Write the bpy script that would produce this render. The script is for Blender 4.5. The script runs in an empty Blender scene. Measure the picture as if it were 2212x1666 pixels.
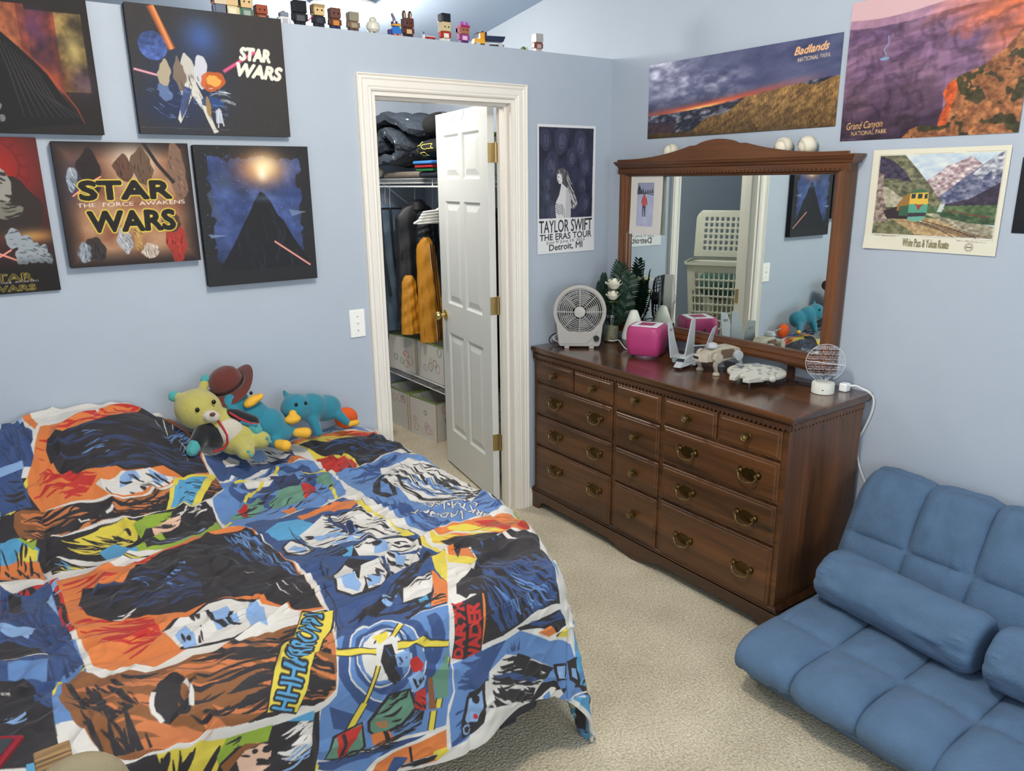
import bpy, bmesh, math, random
import numpy as np
from mathutils import Vector, Matrix
PI=math.pi
C=bpy.context.scene.collection
# ------------------------------------------------------------------ camera
cam_d=bpy.data.cameras.new('camera'); cam=bpy.data.objects.new('camera',cam_d); C.objects.link(cam)
rt=Vector((0.81173578,-0.58392444,-0.01082951)); up=Vector((0.16212312,0.20748198,0.964711)); fw=Vector((0.5610714,0.78484615,-0.2630882))
M=Matrix((rt,up,-fw)).transposed().to_4x4(); M.translation=Vector((-2.76349,-2.97787,1.68053)); cam.matrix_world=M
cam_d.sensor_fit='HORIZONTAL'; cam_d.sensor_width=36; cam_d.lens=26.433; cam_d.clip_start=.02; cam_d.clip_end=50
bpy.context.scene.camera=cam
sc=bpy.context.scene
sc.view_settings.view_transform='Standard'; sc.view_settings.look='None'; sc.view_settings.gamma=1; sc.view_settings.use_curve_mapping=False
sc.view_settings.exposure=0.42
# ------------------------------------------------------------------ daylight outside the added windows
wd=bpy.data.worlds.new('sky'); sc.world=wd; wd.use_nodes=True
bgn=wd.node_tree.nodes['Background']; bgn.inputs[0].default_value=(.72,.85,1,1); bgn.inputs[1].default_value=1.2
# ------------------------------------------------------------------ lights of the room, with added fill
def area(name,loc,size,power,col,rot=(0,0,0),sy=None):
    d=bpy.data.lights.new(name,'AREA'); d.shape='RECTANGLE' if sy else 'DISK'; d.size=size
    if sy: d.size_y=sy
    d.energy=power; d.color=col; o=bpy.data.objects.new(name,d); o.location=loc; o.rotation_euler=rot; C.objects.link(o); return o
def point(name,loc,r,power,col):
    d=bpy.data.lights.new(name,'POINT'); d.energy=power; d.shadow_soft_size=r; d.color=col
    o=bpy.data.objects.new(name,d); o.location=loc; C.objects.link(o); return o
point('room_lamp_light',(-1.95,-1.75,2.60),.14,66,(1,.90,.76))
point('closet_lamp_light',(-1.02,.88,2.33),.07,26,(1,.95,.88))
area('rear_fill_light',(-1.9,-4.42,1.55),1.9,26,(.86,.94,1),(PI/2,0,0),1.3)   # fill light added at the made-up rear window
area('side_fill_light',(-3.62,-3.2,1.6),1.3,9,(.86,.94,1),(PI/2,0,-PI/2),1.2) # extra fill from the invented side window
# ------------------------------------------------------------------ helpers
def lin(c):
    c=[x/255. for x in c]; return [x/12.92 if x<=.04045 else ((x+.055)/1.055)**2.4 for x in c]
MATS={}
def mat(name,col,rough=.6,metal=0,bump=0,bscale=60,var=0,vscale=8,trans=0,ior=1.45,spec=.5,coat=0,sheen=0,stretch=None,emit=0,alpha=1):
    if name in MATS: return MATS[name]
    m=bpy.data.materials.new(name); m.use_nodes=True; nt=m.node_tree; b=nt.nodes['Principled BSDF']
    c=lin(col)+[1]
    b.inputs['Base Color'].default_value=c; b.inputs['Roughness'].default_value=rough; b.inputs['Metallic'].default_value=metal
    b.inputs['Specular IOR Level'].default_value=spec; b.inputs['Transmission Weight'].default_value=trans; b.inputs['IOR'].default_value=ior
    b.inputs['Coat Weight'].default_value=coat; b.inputs['Sheen Weight'].default_value=sheen
    if emit: b.inputs['Emission Color'].default_value=c; b.inputs['Emission Strength'].default_value=emit
    tc=nt.nodes.new('ShaderNodeTexCoord'); src=tc.outputs['Object']
    if stretch:
        mp=nt.nodes.new('ShaderNodeMapping'); mp.inputs['Scale'].default_value=stretch; nt.links.new(src,mp.inputs[0]); src=mp.outputs[0]
    n=nt.nodes.new('ShaderNodeTexNoise'); n.inputs['Scale'].default_value=vscale; n.inputs['Detail'].default_value=5; nt.links.new(src,n.inputs['Vector'])
    cr=nt.nodes.new('ShaderNodeMix'); cr.data_type='RGBA'
    v=var if var else .03
    cr.inputs[6].default_value=[x*(1-v) for x in c[:3]]+[1]; cr.inputs[7].default_value=[min(1,x*(1+v)) for x in c[:3]]+[1]
    nt.links.new(n.outputs['Fac'],cr.inputs[0]); nt.links.new(cr.outputs[2],b.inputs['Base Color'])
    if bump:
        n2=nt.nodes.new('ShaderNodeTexNoise'); n2.inputs['Scale'].default_value=bscale; n2.inputs['Detail'].default_value=4; nt.links.new(src,n2.inputs['Vector'])
        bp=nt.nodes.new('ShaderNodeBump'); bp.inputs['Strength'].default_value=bump; bp.inputs['Distance'].default_value=.01
        nt.links.new(n2.outputs['Fac'],bp.inputs['Height']); nt.links.new(bp.outputs['Normal'],b.inputs['Normal'])
    MATS[name]=m; return m
def wood(name,dark,light,rough=.3,axis=1,coat=.3,scale=1.0):
    m=bpy.data.materials.new(name); m.use_nodes=True; nt=m.node_tree; b=nt.nodes['Principled BSDF']; L=nt.links
    tc=nt.nodes.new('ShaderNodeTexCoord'); mp=nt.nodes.new('ShaderNodeMapping'); s=[14,14,14]; s[axis]=.9; mp.inputs['Scale'].default_value=[x*scale for x in s]; L.new(tc.outputs['Object'],mp.inputs[0])
    n=nt.nodes.new('ShaderNodeTexNoise'); n.inputs['Scale'].default_value=1; n.inputs['Detail'].default_value=6; n.inputs['Distortion'].default_value=.8; L.new(mp.outputs[0],n.inputs['Vector'])
    mp2=nt.nodes.new('ShaderNodeMapping'); s=[90,90,90]; s[axis]=3; mp2.inputs['Scale'].default_value=s; L.new(tc.outputs['Object'],mp2.inputs[0])
    n2=nt.nodes.new('ShaderNodeTexNoise'); n2.inputs['Scale'].default_value=1; n2.inputs['Detail'].default_value=3; L.new(mp2.outputs[0],n2.inputs['Vector'])
    ma=nt.nodes.new('ShaderNodeMath'); ma.operation='MULTIPLY_ADD'; ma.inputs[1].default_value=.35; L.new(n2.outputs['Fac'],ma.inputs[0]); L.new(n.outputs['Fac'],ma.inputs[2])
    r=nt.nodes.new('ShaderNodeValToRGB'); r.color_ramp.elements[0].position=.42; r.color_ramp.elements[1].position=.86
    r.color_ramp.elements[0].color=lin(dark)+[1]; r.color_ramp.elements[1].color=lin(light)+[1]; L.new(ma.outputs[0],r.inputs[0]); L.new(r.outputs[0],b.inputs['Base Color'])
    b.inputs['Roughness'].default_value=rough; b.inputs['Coat Weight'].default_value=coat; b.inputs['Coat Roughness'].default_value=.18
    bp=nt.nodes.new('ShaderNodeBump'); bp.inputs['Strength'].default_value=.05; bp.inputs['Distance'].default_value=.002; L.new(n2.outputs['Fac'],bp.inputs['Height']); L.new(bp.outputs['Normal'],b.inputs['Normal'])
    return m
def printed(name,rough=.6,bump=0,bscale=900,coat=0,spec=.5,sheen=0):
    m=bpy.data.materials.new(name); m.use_nodes=True; nt=m.node_tree; b=nt.nodes['Principled BSDF']
    a=nt.nodes.new('ShaderNodeAttribute'); a.attribute_name='Col'; nt.links.new(a.outputs['Color'],b.inputs['Base Color']); b.inputs['Roughness'].default_value=rough
    b.inputs['Coat Weight'].default_value=coat; b.inputs['Coat Roughness'].default_value=.1; b.inputs['Specular IOR Level'].default_value=spec; b.inputs['Sheen Weight'].default_value=sheen
    if bump:
        tc=nt.nodes.new('ShaderNodeTexCoord'); n2=nt.nodes.new('ShaderNodeTexNoise'); n2.inputs['Scale'].default_value=bscale; nt.links.new(tc.outputs['Object'],n2.inputs['Vector'])
        bp=nt.nodes.new('ShaderNodeBump'); bp.inputs['Strength'].default_value=bump; bp.inputs['Distance'].default_value=.002; nt.links.new(n2.outputs['Fac'],bp.inputs['Height']); nt.links.new(bp.outputs['Normal'],b.inputs['Normal'])
    return m
class MB:
    """collects shapes, then links them as one mesh"""
    def __init__(s): s.v=[]; s.f=[]; s.M=None
    def add(s,vs,fs):
        n=len(s.v)
        if s.M is not None: vs=[tuple(s.M@Vector(p)) for p in vs]
        s.v+= [tuple(p) for p in vs]; s.f+=[tuple(i+n for i in f) for f in fs]; return s
    def box(s,x0,x1,y0,y1,z0,z1):
        return s.add([(x0,y0,z0),(x1,y0,z0),(x1,y1,z0),(x0,y1,z0),(x0,y0,z1),(x1,y0,z1),(x1,y1,z1),(x0,y1,z1)],[(0,3,2,1),(4,5,6,7),(0,1,5,4),(1,2,6,5),(2,3,7,6),(3,0,4,7)])
    def cbox(s,cx,cy,cz,sx,sy,sz): return s.box(cx-sx/2,cx+sx/2,cy-sy/2,cy+sy/2,cz-sz/2,cz+sz/2)
    def lathe(s,prof,n=32,c=(0,0,0),axis='z',cap=True):
        vs=[];fs=[]
        for r,h in prof:
            for i in range(n):
                a=2*PI*i/n; p=(r*math.cos(a),r*math.sin(a),h)
                if axis=='x': p=(h,p[0],p[1])
                elif axis=='y': p=(p[1],h,p[0])
                vs.append((p[0]+c[0],p[1]+c[1],p[2]+c[2]))
        for j in range(len(prof)-1):
            for i in range(n): fs.append((j*n+i,j*n+(i+1)%n,(j+1)*n+(i+1)%n,(j+1)*n+i))
        if cap: fs.append(tuple(range(n-1,-1,-1))); fs.append(tuple((len(prof)-1)*n+i for i in range(n)))
        return s.add(vs,fs)
    def cyl(s,a,b,r,r2=None,n=16):
        return s.tube([a,b],r,n,r2)
    def tube(s,pts,r,n=8,r2=None,closed=False):
        pts=[Vector(p) for p in pts]; vs=[];fs=[]; m=len(pts); prev=None
        for i,p in enumerate(pts):
            if closed: t=(pts[(i+1)%m]-pts[i-1])
            else: t=pts[min(i+1,m-1)]-pts[max(i-1,0)]
            t.normalize()
            if prev is None: u=t.orthogonal().normalized()
            else:
                u=prev-t*prev.dot(t)
                u=u.normalized() if u.length>1e-6 else t.orthogonal().normalized()
            prev=u; w=t.cross(u); rr=r if not callable(r) else r(i/(m-1))
            if r2 is not None: rr=r+(r2-r)*i/(m-1)
            for k in range(n):
                a=2*PI*k/n; vs.append(p+u*(rr*math.cos(a))+w*(rr*math.sin(a)))
        for j in range(m if closed else m-1):
            j2=(j+1)%m
            for i in range(n): fs.append((j*n+i,j*n+(i+1)%n,j2*n+(i+1)%n,j2*n+i))
        if not closed: fs.append(tuple(range(n-1,-1,-1))); fs.append(tuple((m-1)*n+i for i in range(n)))
        return s.add(vs,fs)
    def ell(s,c,r,n=24,m=14,rot=None):
        vs=[];fs=[]; R=rot or Matrix.Identity(3); c=Vector(c)
        for j in range(m+1):
            ph=-PI/2+PI*j/m
            for i in range(n):
                a=2*PI*i/n; p=Vector((r[0]*math.cos(ph)*math.cos(a),r[1]*math.cos(ph)*math.sin(a),r[2]*math.sin(ph))); vs.append(c+R@p)
        for j in range(m):
            for i in range(n): fs.append((j*n+i,j*n+(i+1)%n,(j+1)*n+(i+1)%n,(j+1)*n+i))
        return s.add(vs,fs)
    def prism(s,pts,ax,a,b):
        """polygon pts (2-D) extruded along axis ax from a to b"""
        def P(p,h):
            if ax=='x': return (h,p[0],p[1])
            if ax=='y': return (p[0],h,p[1])
            return (p[0],p[1],h)
        n=len(pts); vs=[P(p,a) for p in pts]+[P(p,b) for p in pts]
        fs=[tuple(range(n-1,-1,-1)),tuple(range(n,2*n))]+[(i,(i+1)%n,n+(i+1)%n,n+i) for i in range(n)]
        return s.add(vs,fs)
    def loft(s,rings,cap=True,closed=True):
        n=len(rings[0]); vs=[p for r in rings for p in r]; fs=[]
        for j in range(len(rings)-1):
            for i in range(n if closed else n-1): fs.append((j*n+i,j*n+(i+1)%n,(j+1)*n+(i+1)%n,(j+1)*n+i))
        if cap and closed: fs.append(tuple(range(n-1,-1,-1))); fs.append(tuple((len(rings)-1)*n+i for i in range(n)))
        return s.add(vs,fs)
    def mesh(s,name,m,angle=35):
        me=bpy.data.meshes.new(name); me.from_pydata(s.v,[],s.f)
        b=bmesh.new(); b.from_mesh(me); bmesh.ops.remove_doubles(b,verts=b.verts,dist=1e-6); bmesh.ops.recalc_face_normals(b,faces=b.faces); b.to_mesh(me); b.free()
        if m: me.materials.append(m)
        me.polygons.foreach_set('use_smooth',[True]*len(me.polygons))
        me.set_sharp_from_angle(angle=math.radians(angle)); return me
    def build(s,name,m,parent=None,bevel=0,seg=2,angle=35,world=False,sub=0,solid=0,remesh=0,smooth=0):
        o=bpy.data.objects.new(name,s.mesh(name,m,angle)); C.objects.link(o)
        if parent is not None: setparent(o,parent,world)
        if solid: md=o.modifiers.new('solid','SOLIDIFY'); md.thickness=solid; md.offset=0
        if remesh: md=o.modifiers.new('remesh','REMESH'); md.mode='VOXEL'; md.voxel_size=remesh; md.use_smooth_shade=True
        if smooth: md=o.modifiers.new('smooth','SMOOTH'); md.factor=.5; md.iterations=smooth
        if bevel: md=o.modifiers.new('bevel','BEVEL'); md.width=bevel; md.segments=seg; md.limit_method='ANGLE'; md.angle_limit=math.radians(40)
        if sub: md=o.modifiers.new('sub','SUBSURF'); md.levels=sub; md.render_levels=sub
        return o
def smooth_path(pts,k=6):
    P=[Vector(p) for p in pts]; P=[P[0]]+P+[P[-1]]; o=[]
    for i in range(1,len(P)-2):
        for j in range(k):
            t=j/k; o.append(.5*((2*P[i])+(P[i+1]-P[i-1])*t+(2*P[i-1]-5*P[i]+4*P[i+1]-P[i+2])*t*t+(3*P[i]-P[i-1]-3*P[i+1]+P[i+2])*t**3))
    return o+[P[-2]]
def wm(o):
    m=Matrix.LocRotScale(o.location,o.rotation_euler,o.scale)
    return (wm(o.parent)@o.matrix_parent_inverse@m) if o.parent else m
def setparent(o,p,world=False):
    o.parent=p
    if world: o.matrix_parent_inverse=wm(p).inverted()
def tag(o,label=None,cat=None,group=None,kind=None):
    if label: o['label']=label
    if cat: o['category']=cat
    if group: o['group']=group
    if kind: o['kind']=kind
    return o
def thing(name,label,cat,loc=(0,0,0),rotz=0,group=None,rot=None,kind=None):
    o=bpy.data.objects.new(name,None); C.objects.link(o); o.empty_display_size=.05
    o.location=loc; o.rotation_euler=rot or (0,0,rotz); return tag(o,label,cat,group,kind)
def dup_tree(o,parent=None):
    c=o.copy(); C.objects.link(c)
    if parent is not None: c.parent=parent
    for ch in [x for x in bpy.data.objects if x.parent is o]: dup_tree(ch,c)
    return c
def gridmesh(name,P,col,m,parent=None,world=False,flip=False):
    ny,nx=P.shape[:2]; me=bpy.data.meshes.new(name)
    me.vertices.add(nx*ny); me.vertices.foreach_set('co',P.reshape(-1).astype(np.float32))
    i=np.arange(nx*ny).reshape(ny,nx); q=np.stack([i[:-1,:-1],i[:-1,1:],i[1:,1:],i[1:,:-1]],-1).reshape(-1,4)
    if flip: q=q[:,::-1]
    n=len(q); me.loops.add(n*4); me.loops.foreach_set('vertex_index',q.reshape(-1).astype(np.int32))
    me.polygons.add(n); me.polygons.foreach_set('loop_start',np.arange(0,n*4,4,dtype=np.int32)); me.polygons.foreach_set('loop_total',np.full(n,4,np.int32))
    me.update(calc_edges=True); me.polygons.foreach_set('use_smooth',np.ones(n,bool))
    if col is not None:
        a=me.color_attributes.new('Col','FLOAT_COLOR','POINT'); c=np.clip(col,0,1)
        c=np.where(c<=.04045,c/12.92,((c+.055)/1.055)**2.4); c=np.concatenate([c.reshape(-1,3),np.ones((nx*ny,1))],1)
        a.data.foreach_set('color',c.reshape(-1).astype(np.float32))
    me.materials.append(m); me.validate()
    o=bpy.data.objects.new(name,me); C.objects.link(o)
    if parent is not None: setparent(o,parent,world)
    return o
def ss(e0,e1,x):
    t=np.clip((x-e0)/(e1-e0),0,1); return t*t*(3-2*t)
# ------------------------------------------------------------------ painting of printed patterns
def vnoise(x,y,seed=0):
    r=np.random.RandomState(seed).rand(64,64); xi=np.floor(x).astype(int); yi=np.floor(y).astype(int); fx=x-xi; fy=y-yi; fx=fx*fx*(3-2*fx); fy=fy*fy*(3-2*fy)
    g=lambda a,b:r[b%64,a%64]
    return (g(xi,yi)*(1-fx)+g(xi+1,yi)*fx)*(1-fy)+(g(xi,yi+1)*(1-fx)+g(xi+1,yi+1)*fx)*fy
def fbm(x,y,seed=0,o=5):
    s=0;a=.5
    for i in range(o): s=s+a*vnoise(x*2**i+i*7.3,y*2**i+i*3.1,seed+i); a*=.5
    return s/(1-.5**o)
_tc={}
def text_tris(s):
    if s in _tc: return _tc[s]
    cu=bpy.data.curves.new('t','FONT'); cu.body=s; cu.resolution_u=3; o=bpy.data.objects.new('t',cu); C.objects.link(o)
    dg=bpy.context.evaluated_depsgraph_get(); me=bpy.data.meshes.new_from_object(o.evaluated_get(dg)); me.calc_loop_triangles()
    v=np.array([p.co[:2] for p in me.vertices]); t=np.array([list(x.vertices) for x in me.loop_triangles])
    T=v[t]; mn=T.reshape(-1,2).min(0); mx=T.reshape(-1,2).max(0)
    bpy.data.objects.remove(o); bpy.data.curves.remove(cu); bpy.data.meshes.remove(me)
    T=(T-[mn[0],0])/[mx[0]-mn[0],.729]; _tc[s]=T; return T      # 0..1 wide, cap height 1
class Art:
    """x to the right, y down (poster units) unless yup; res in samples per unit after 2x2 averaging"""
    def __init__(s,x0,x1,y0,y1,res,bg,ss_=2):
        s.x0,s.y0=x0,y0; s.nx=int(round((x1-x0)*res))+1; s.ny=int(round((y1-y0)*res))+1; s.x1=x1; s.y1=y1; s.S=ss_
        s.kx=(s.nx*ss_)/(x1-x0); s.ky=(s.ny*ss_)/(y1-y0); s.w=s.nx*ss_; s.h=s.ny*ss_
        s.im=np.zeros((s.h,s.w,3),np.float32)+np.array(bg,np.float32)/255
        s.X=(np.arange(s.w)+.5)/s.kx+x0; s.Y=(np.arange(s.h)+.5)/s.ky+y0
    def _win(s,p):
        a=(np.asarray(p,float)-[s.x0,s.y0])*[s.kx,s.ky]; lo=np.floor(a.min(0)).astype(int)-1; hi=np.ceil(a.max(0)).astype(int)+2
        lo=np.maximum(lo,0); hi=np.minimum(hi,[s.w,s.h]); return a,lo,hi
    def mask(s,p):
        a,lo,hi=s._win(p)
        if (hi<=lo).any(): return None
        xs=np.arange(lo[0],hi[0])+.5; m=np.zeros((hi[1]-lo[1],len(xs)),bool)
        n=len(a)
        for j in range(hi[1]-lo[1]):
            y=lo[1]+j+.5; xx=[]
            for i in range(n):
                (ax,ay),(bx,by)=a[i],a[(i+1)%n]
                if (ay<=y)!=(by<=y): xx.append(ax+(y-ay)/(by-ay)*(bx-ax))
            xx.sort()
            for k in range(0,len(xx)-1,2): m[j]|=(xs>=xx[k])&(xs<xx[k+1])
        return m,lo,hi
    def put(s,mk,col,al=1,clip=None):
        if mk is None: return
        m,lo,hi=mk; sub=s.im[lo[1]:hi[1],lo[0]:hi[0]]
        if clip is not None: m=m&clip[lo[1]:hi[1],lo[0]:hi[0]]
        sub[m]=sub[m]*(1-al)+np.array(col,np.float32)/255*al
    def poly(s,p,col,al=1,clip=None): s.put(s.mask(p),col,al,clip)
    def full(s,mk):
        f=np.zeros((s.h,s.w),bool)
        if mk is not None: m,lo,hi=mk; f[lo[1]:hi[1],lo[0]:hi[0]]=m
        return f
    def line(s,p,w,col,al=1,taper=False,clip=None):
        p=[np.array(q,float) for q in p]; n=len(p); L=[];R=[]
        for i in range(n):
            t=p[min(i+1,n-1)]-p[max(i-1,0)]; t=t/(np.hypot(*t)+1e-9); nn=np.array([-t[1],t[0]]); ww=w/2*(math.sin(PI*(i+.35)/(n-.3))**.7 if taper else 1)
            L.append(p[i]+nn*ww); R.append(p[i]-nn*ww)
        s.poly(L+R[::-1],col,al,clip)
    def streaks(s,poly,d,n,L,w,col,seed=0,wob=.06,al=1,flow=None):
        mk=s.mask(poly)
        if mk is None: return
        clip=s.full(mk); rg=random.Random(seed); P=np.array(poly,float); lo=P.min(0); hi=P.max(0); d=np.array(d[1],float)-np.array(d[0],float); a0=math.atan2(d[1],d[0])
        for _ in range(n):
            for t in range(20):
                q=np.array([rg.uniform(lo[0],hi[0]),rg.uniform(lo[1],hi[1])]); ix=int((q[0]-s.x0)*s.kx); iy=int((q[1]-s.y0)*s.ky)
                if 0<=ix<s.w and 0<=iy<s.h and clip[iy,ix]: break
            l=L*rg.uniform(.3,1); a=a0+rg.uniform(-.18,.18); c=rg.uniform(-1.5,1.5)*wob/.06*.35; pts=[q]; N=7
            for k in range(N):
                aa=a+c*(k/N-.5)+.35*math.sin(q[0]*23+q[1]*17+k*.3)*(wob/.06); q=q+np.array([math.cos(aa),math.sin(aa)])*l/N; pts.append(q)
            s.line(pts,w*rg.uniform(.4,1.3),col,al,True,clip)
    def text(s,t,p0,p1,ph,col,oc=None,ow=0,grow=0):
        T=text_tris(t); p0=np.array(p0,float); ex=np.array(p1,float)-p0; ey=np.array(ph,float)-p0
        Q=p0+T[...,0:1]*ex+T[...,1:2]*ey; A=(Q-[s.x0,s.y0])*[s.kx,s.ky]
        lo=np.maximum(np.floor(A.reshape(-1,2).min(0)).astype(int)-12,0); hi=np.minimum(np.ceil(A.reshape(-1,2).max(0)).astype(int)+12,[s.w,s.h])
        if (hi<=lo).any(): return
        m=np.zeros((hi[1]-lo[1],hi[0]-lo[0]),bool)
        for a,b,c in A:
            l=np.maximum(np.floor(np.minimum(np.minimum(a,b),c)).astype(int),lo); h=np.minimum(np.ceil(np.maximum(np.maximum(a,b),c)).astype(int)+1,hi)
            if (h<=l).any(): continue
            X,Y=np.meshgrid(np.arange(l[0],h[0])+.5,np.arange(l[1],h[1])+.5)
            e=lambda p,q:(q[0]-p[0])*(Y-p[1])-(q[1]-p[1])*(X-p[0])
            e1,e2,e3=e(a,b),e(b,c),e(c,a); k=((e1>=0)&(e2>=0)&(e3>=0))|((e1<=0)&(e2<=0)&(e3<=0))
            m[l[1]-lo[1]:h[1]-lo[1],l[0]-lo[0]:h[0]-lo[0]]|=k
        def dil(m,r):
            o=m.copy()
            for dy in range(-r,r+1):
                for dx in range(-r,r+1):
                    if dx*dx+dy*dy<=r*r+.5: o|=np.roll(np.roll(m,dy,0),dx,1)
            return o
        if grow: m=dil(m,max(1,int(round(grow*s.kx))))
        if oc is not None: s.put((dil(m,max(1,int(round(ow*s.kx)))),lo,hi),oc)
        s.put((m,lo,hi),col)
    def blend(s,col,a):
        s.im=s.im*(1-a[...,None])+np.asarray(col,np.float32)/255*a[...,None]
    def uv(s): return np.meshgrid(s.X,s.Y)
    def glow(s,cx,cy,rx,ry,col,al=1,p=1.0):
        X,Y=s.uv(); d=((X-cx)/rx)**2+((Y-cy)/ry)**2; s.blend(col,al*np.exp(-d*p))
    def out(s):
        return s.im.reshape(s.ny,s.S,s.nx,s.S,3).mean((1,3))
def place_print(art,name,w,h,m,parent,curl=None):
    """grid of w x h metres, origin at its top-left corner, x right, z up, facing -y"""
    col=art.out(); ny,nx=col.shape[:2]; X,Z=np.meshgrid(np.linspace(0,w,nx),np.linspace(0,-h,ny)); Y=np.zeros_like(X)
    if curl is not None: Y=curl(X/w,-Z/h)
    return gridmesh(name,np.stack([X,Y,Z],-1),col,m,parent,flip=True)
# ================================================================== the room
HL=2.257; CZ=lambda y:2.70-.14*y
wallm=mat('wall_paint',(176,186,198),.62,bump=.03,bscale=220)
trimm=mat('white_gloss_trim',(236,230,220),.35)
doorm=mat('white_door_paint',(216,217,212),.42,bump=.04,bscale=90,stretch=(1,1,.15))
ceilm=mat('ceiling_paint',(168,184,206),.8)
def carpet():
    m=bpy.data.materials.new('carpet'); m.use_nodes=True; nt=m.node_tree; b=nt.nodes['Principled BSDF']; L=nt.links
    tc=nt.nodes.new('ShaderNodeTexCoord')
    n=nt.nodes.new('ShaderNodeTexNoise'); n.inputs['Scale'].default_value=120; n.inputs['Detail'].default_value=3; L.new(tc.outputs['Object'],n.inputs['Vector'])
    n2=nt.nodes.new('ShaderNodeTexNoise'); n2.inputs['Scale'].default_value=4; n2.inputs['Detail'].default_value=4; L.new(tc.outputs['Object'],n2.inputs['Vector'])
    ad=nt.nodes.new('ShaderNodeMath'); ad.operation='MULTIPLY_ADD'; ad.inputs[1].default_value=.45; L.new(n2.outputs['Fac'],ad.inputs[0]); L.new(n.outputs['Fac'],ad.inputs[2])
    r=nt.nodes.new('ShaderNodeValToRGB'); r.color_ramp.elements[0].position=.45; r.color_ramp.elements[0].color=lin((156,142,112))+[1]; r.color_ramp.elements[1].position=1.0; r.color_ramp.elements[1].color=lin((236,222,192))+[1]
    L.new(ad.outputs[0],r.inputs[0]); L.new(r.outputs[0],b.inputs['Base Color']); b.inputs['Roughness'].default_value=1; b.inputs['Sheen Weight'].default_value=.25
    bp=nt.nodes.new('ShaderNodeBump'); bp.inputs['Strength'].default_value=.9; bp.inputs['Distance'].default_value=.012; L.new(n.outputs['Fac'],bp.inputs['Height']); L.new(bp.outputs['Normal'],b.inputs['Normal'])
    return m
def struct(o): o['kind']='structure'; return o
struct(MB().box(-3.7,0,-4.5,1.94,-.08,0).build('floor',carpet()))
DX0,DX1,DH=-1.325,-.605,2.04
w=MB().box(-3.7,DX0,0,.12,0,HL).box(DX1,0,0,.12,0,HL).box(DX0,DX1,0,.12,DH,HL); struct(w.build('wall_left',wallm))
struct(MB().prism([(-4.5,0),(1.94,0),(1.94,CZ(1.94)+.05),(-4.5,CZ(-4.5)+.05)],'x',0,.1).build('wall_right',wallm))
struct(MB().box(-3.8,.1,1.94,2.04,0,2.6).build('wall_back',wallm))
wy0,wy1,wz0,wz1=-3.85,-2.55,.95,2.15
w=MB().prism([(-4.5,0),(wy0,0),(wy0,CZ(wy0)),(-4.5,CZ(-4.5)+.05)],'x',-3.8,-3.7)
w.prism([(wy1,0),(1.94,0),(1.94,CZ(1.94)+.05),(wy1,CZ(wy1)+.05)],'x',-3.8,-3.7).prism([(wy0,0),(wy1,0),(wy1,wz0),(wy0,wz0)],'x',-3.8,-3.7).prism([(wy0,wz1),(wy1,wz1),(wy1,CZ(wy1)+.05),(wy0,CZ(wy0)+.05)],'x',-3.8,-3.7)
struct(w.build('wall_side',wallm))
rx0,rx1,rz0,rz1=-2.85,-.95,.9,2.2
w=MB().box(-3.8,rx0,-4.6,-4.5,0,3.4).box(rx1,.1,-4.6,-4.5,0,3.4).box(rx0,rx1,-4.6,-4.5,0,rz0).box(rx0,rx1,-4.6,-4.5,rz1,3.4); struct(w.build('wall_rear',wallm))
struct(MB().prism([(-4.6,CZ(-4.6)),(2.04,CZ(2.04)),(2.04,CZ(2.04)+.1),(-4.6,CZ(-4.6)+.1)],'x',-3.8,.1).build('ceiling',ceilm))
glassm=mat('fill_window_glass',(255,255,255),.02,trans=1,ior=1.05)
def window(name,ax,a0,a1,z0,z1,pos):  # unseen windows, added to bring fill daylight into the room
    e=struct(thing(name,None,None)); f=MB(); fw_=.06
    def bx(m,p0,p1,q0,q1,t): 
        if ax=='y': m.box(p0,p1,pos-t/2,pos+t/2,q0,q1)
        else: m.box(pos-t/2,pos+t/2,p0,p1,q0,q1)
    bx(f,a0,a0+fw_,z0,z1,.1);bx(f,a1-fw_,a1,z0,z1,.1);bx(f,a0,a1,z0,z0+fw_,.1);bx(f,a0,a1,z1-fw_,z1,.1);bx(f,a0,a1,(z0+z1)/2-.02,(z0+z1)/2+.02,.06)
    f.build('fill_window_frame',trimm,e); g=MB(); bx(g,a0+fw_,a1-fw_,z0+fw_,z1-fw_,.006); g.build('fill_window_pane',glassm,e)
window('fill_window_1','y',rx0,rx1,rz0,rz1,-4.55); window('fill_window_2','x',wy0,wy1,wz0,wz1,-3.75)  # both made up, out of view behind and beside the camera
# baseboards
def base(name,pts): struct(MB().prism([(0,0),(.014,0),(.014,.07),(.011,.078),(.011,.088),(.004,.1),(0,.1)],*pts).build(name,trimm))
def bb(name,ax,a,b,off,sgn):
    pr=[(0,0),(.014,0),(.014,.07),(.010,.080),(.010,.088),(.004,.1),(0,.1)]; m=MB()
    if ax=='x':   # runs along x
        m.prism([(off+sgn*p,z) for p,z in pr],'x',a,b)
    else:
        n=len(pr); m.add([(off+sgn*p,a,z) for p,z in pr]+[(off+sgn*p,b,z) for p,z in pr],[tuple(range(n)),tuple(range(n,2*n))]+[(i,(i+1)%n,n+(i+1)%n,n+i) for i in range(n)])
    struct(m.build(name,trimm))
bb('baseboard_left','x',-.545,-.001,0,-1); bb('baseboard_bed_side','x',-3.7,-1.39,0,-1); bb('baseboard_right','y',-4.5,0,0,-1); bb('baseboard_closet','y',.12,1.94,0,-1); bb('baseboard_back','x',-3.7,0,1.94,-1)
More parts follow.
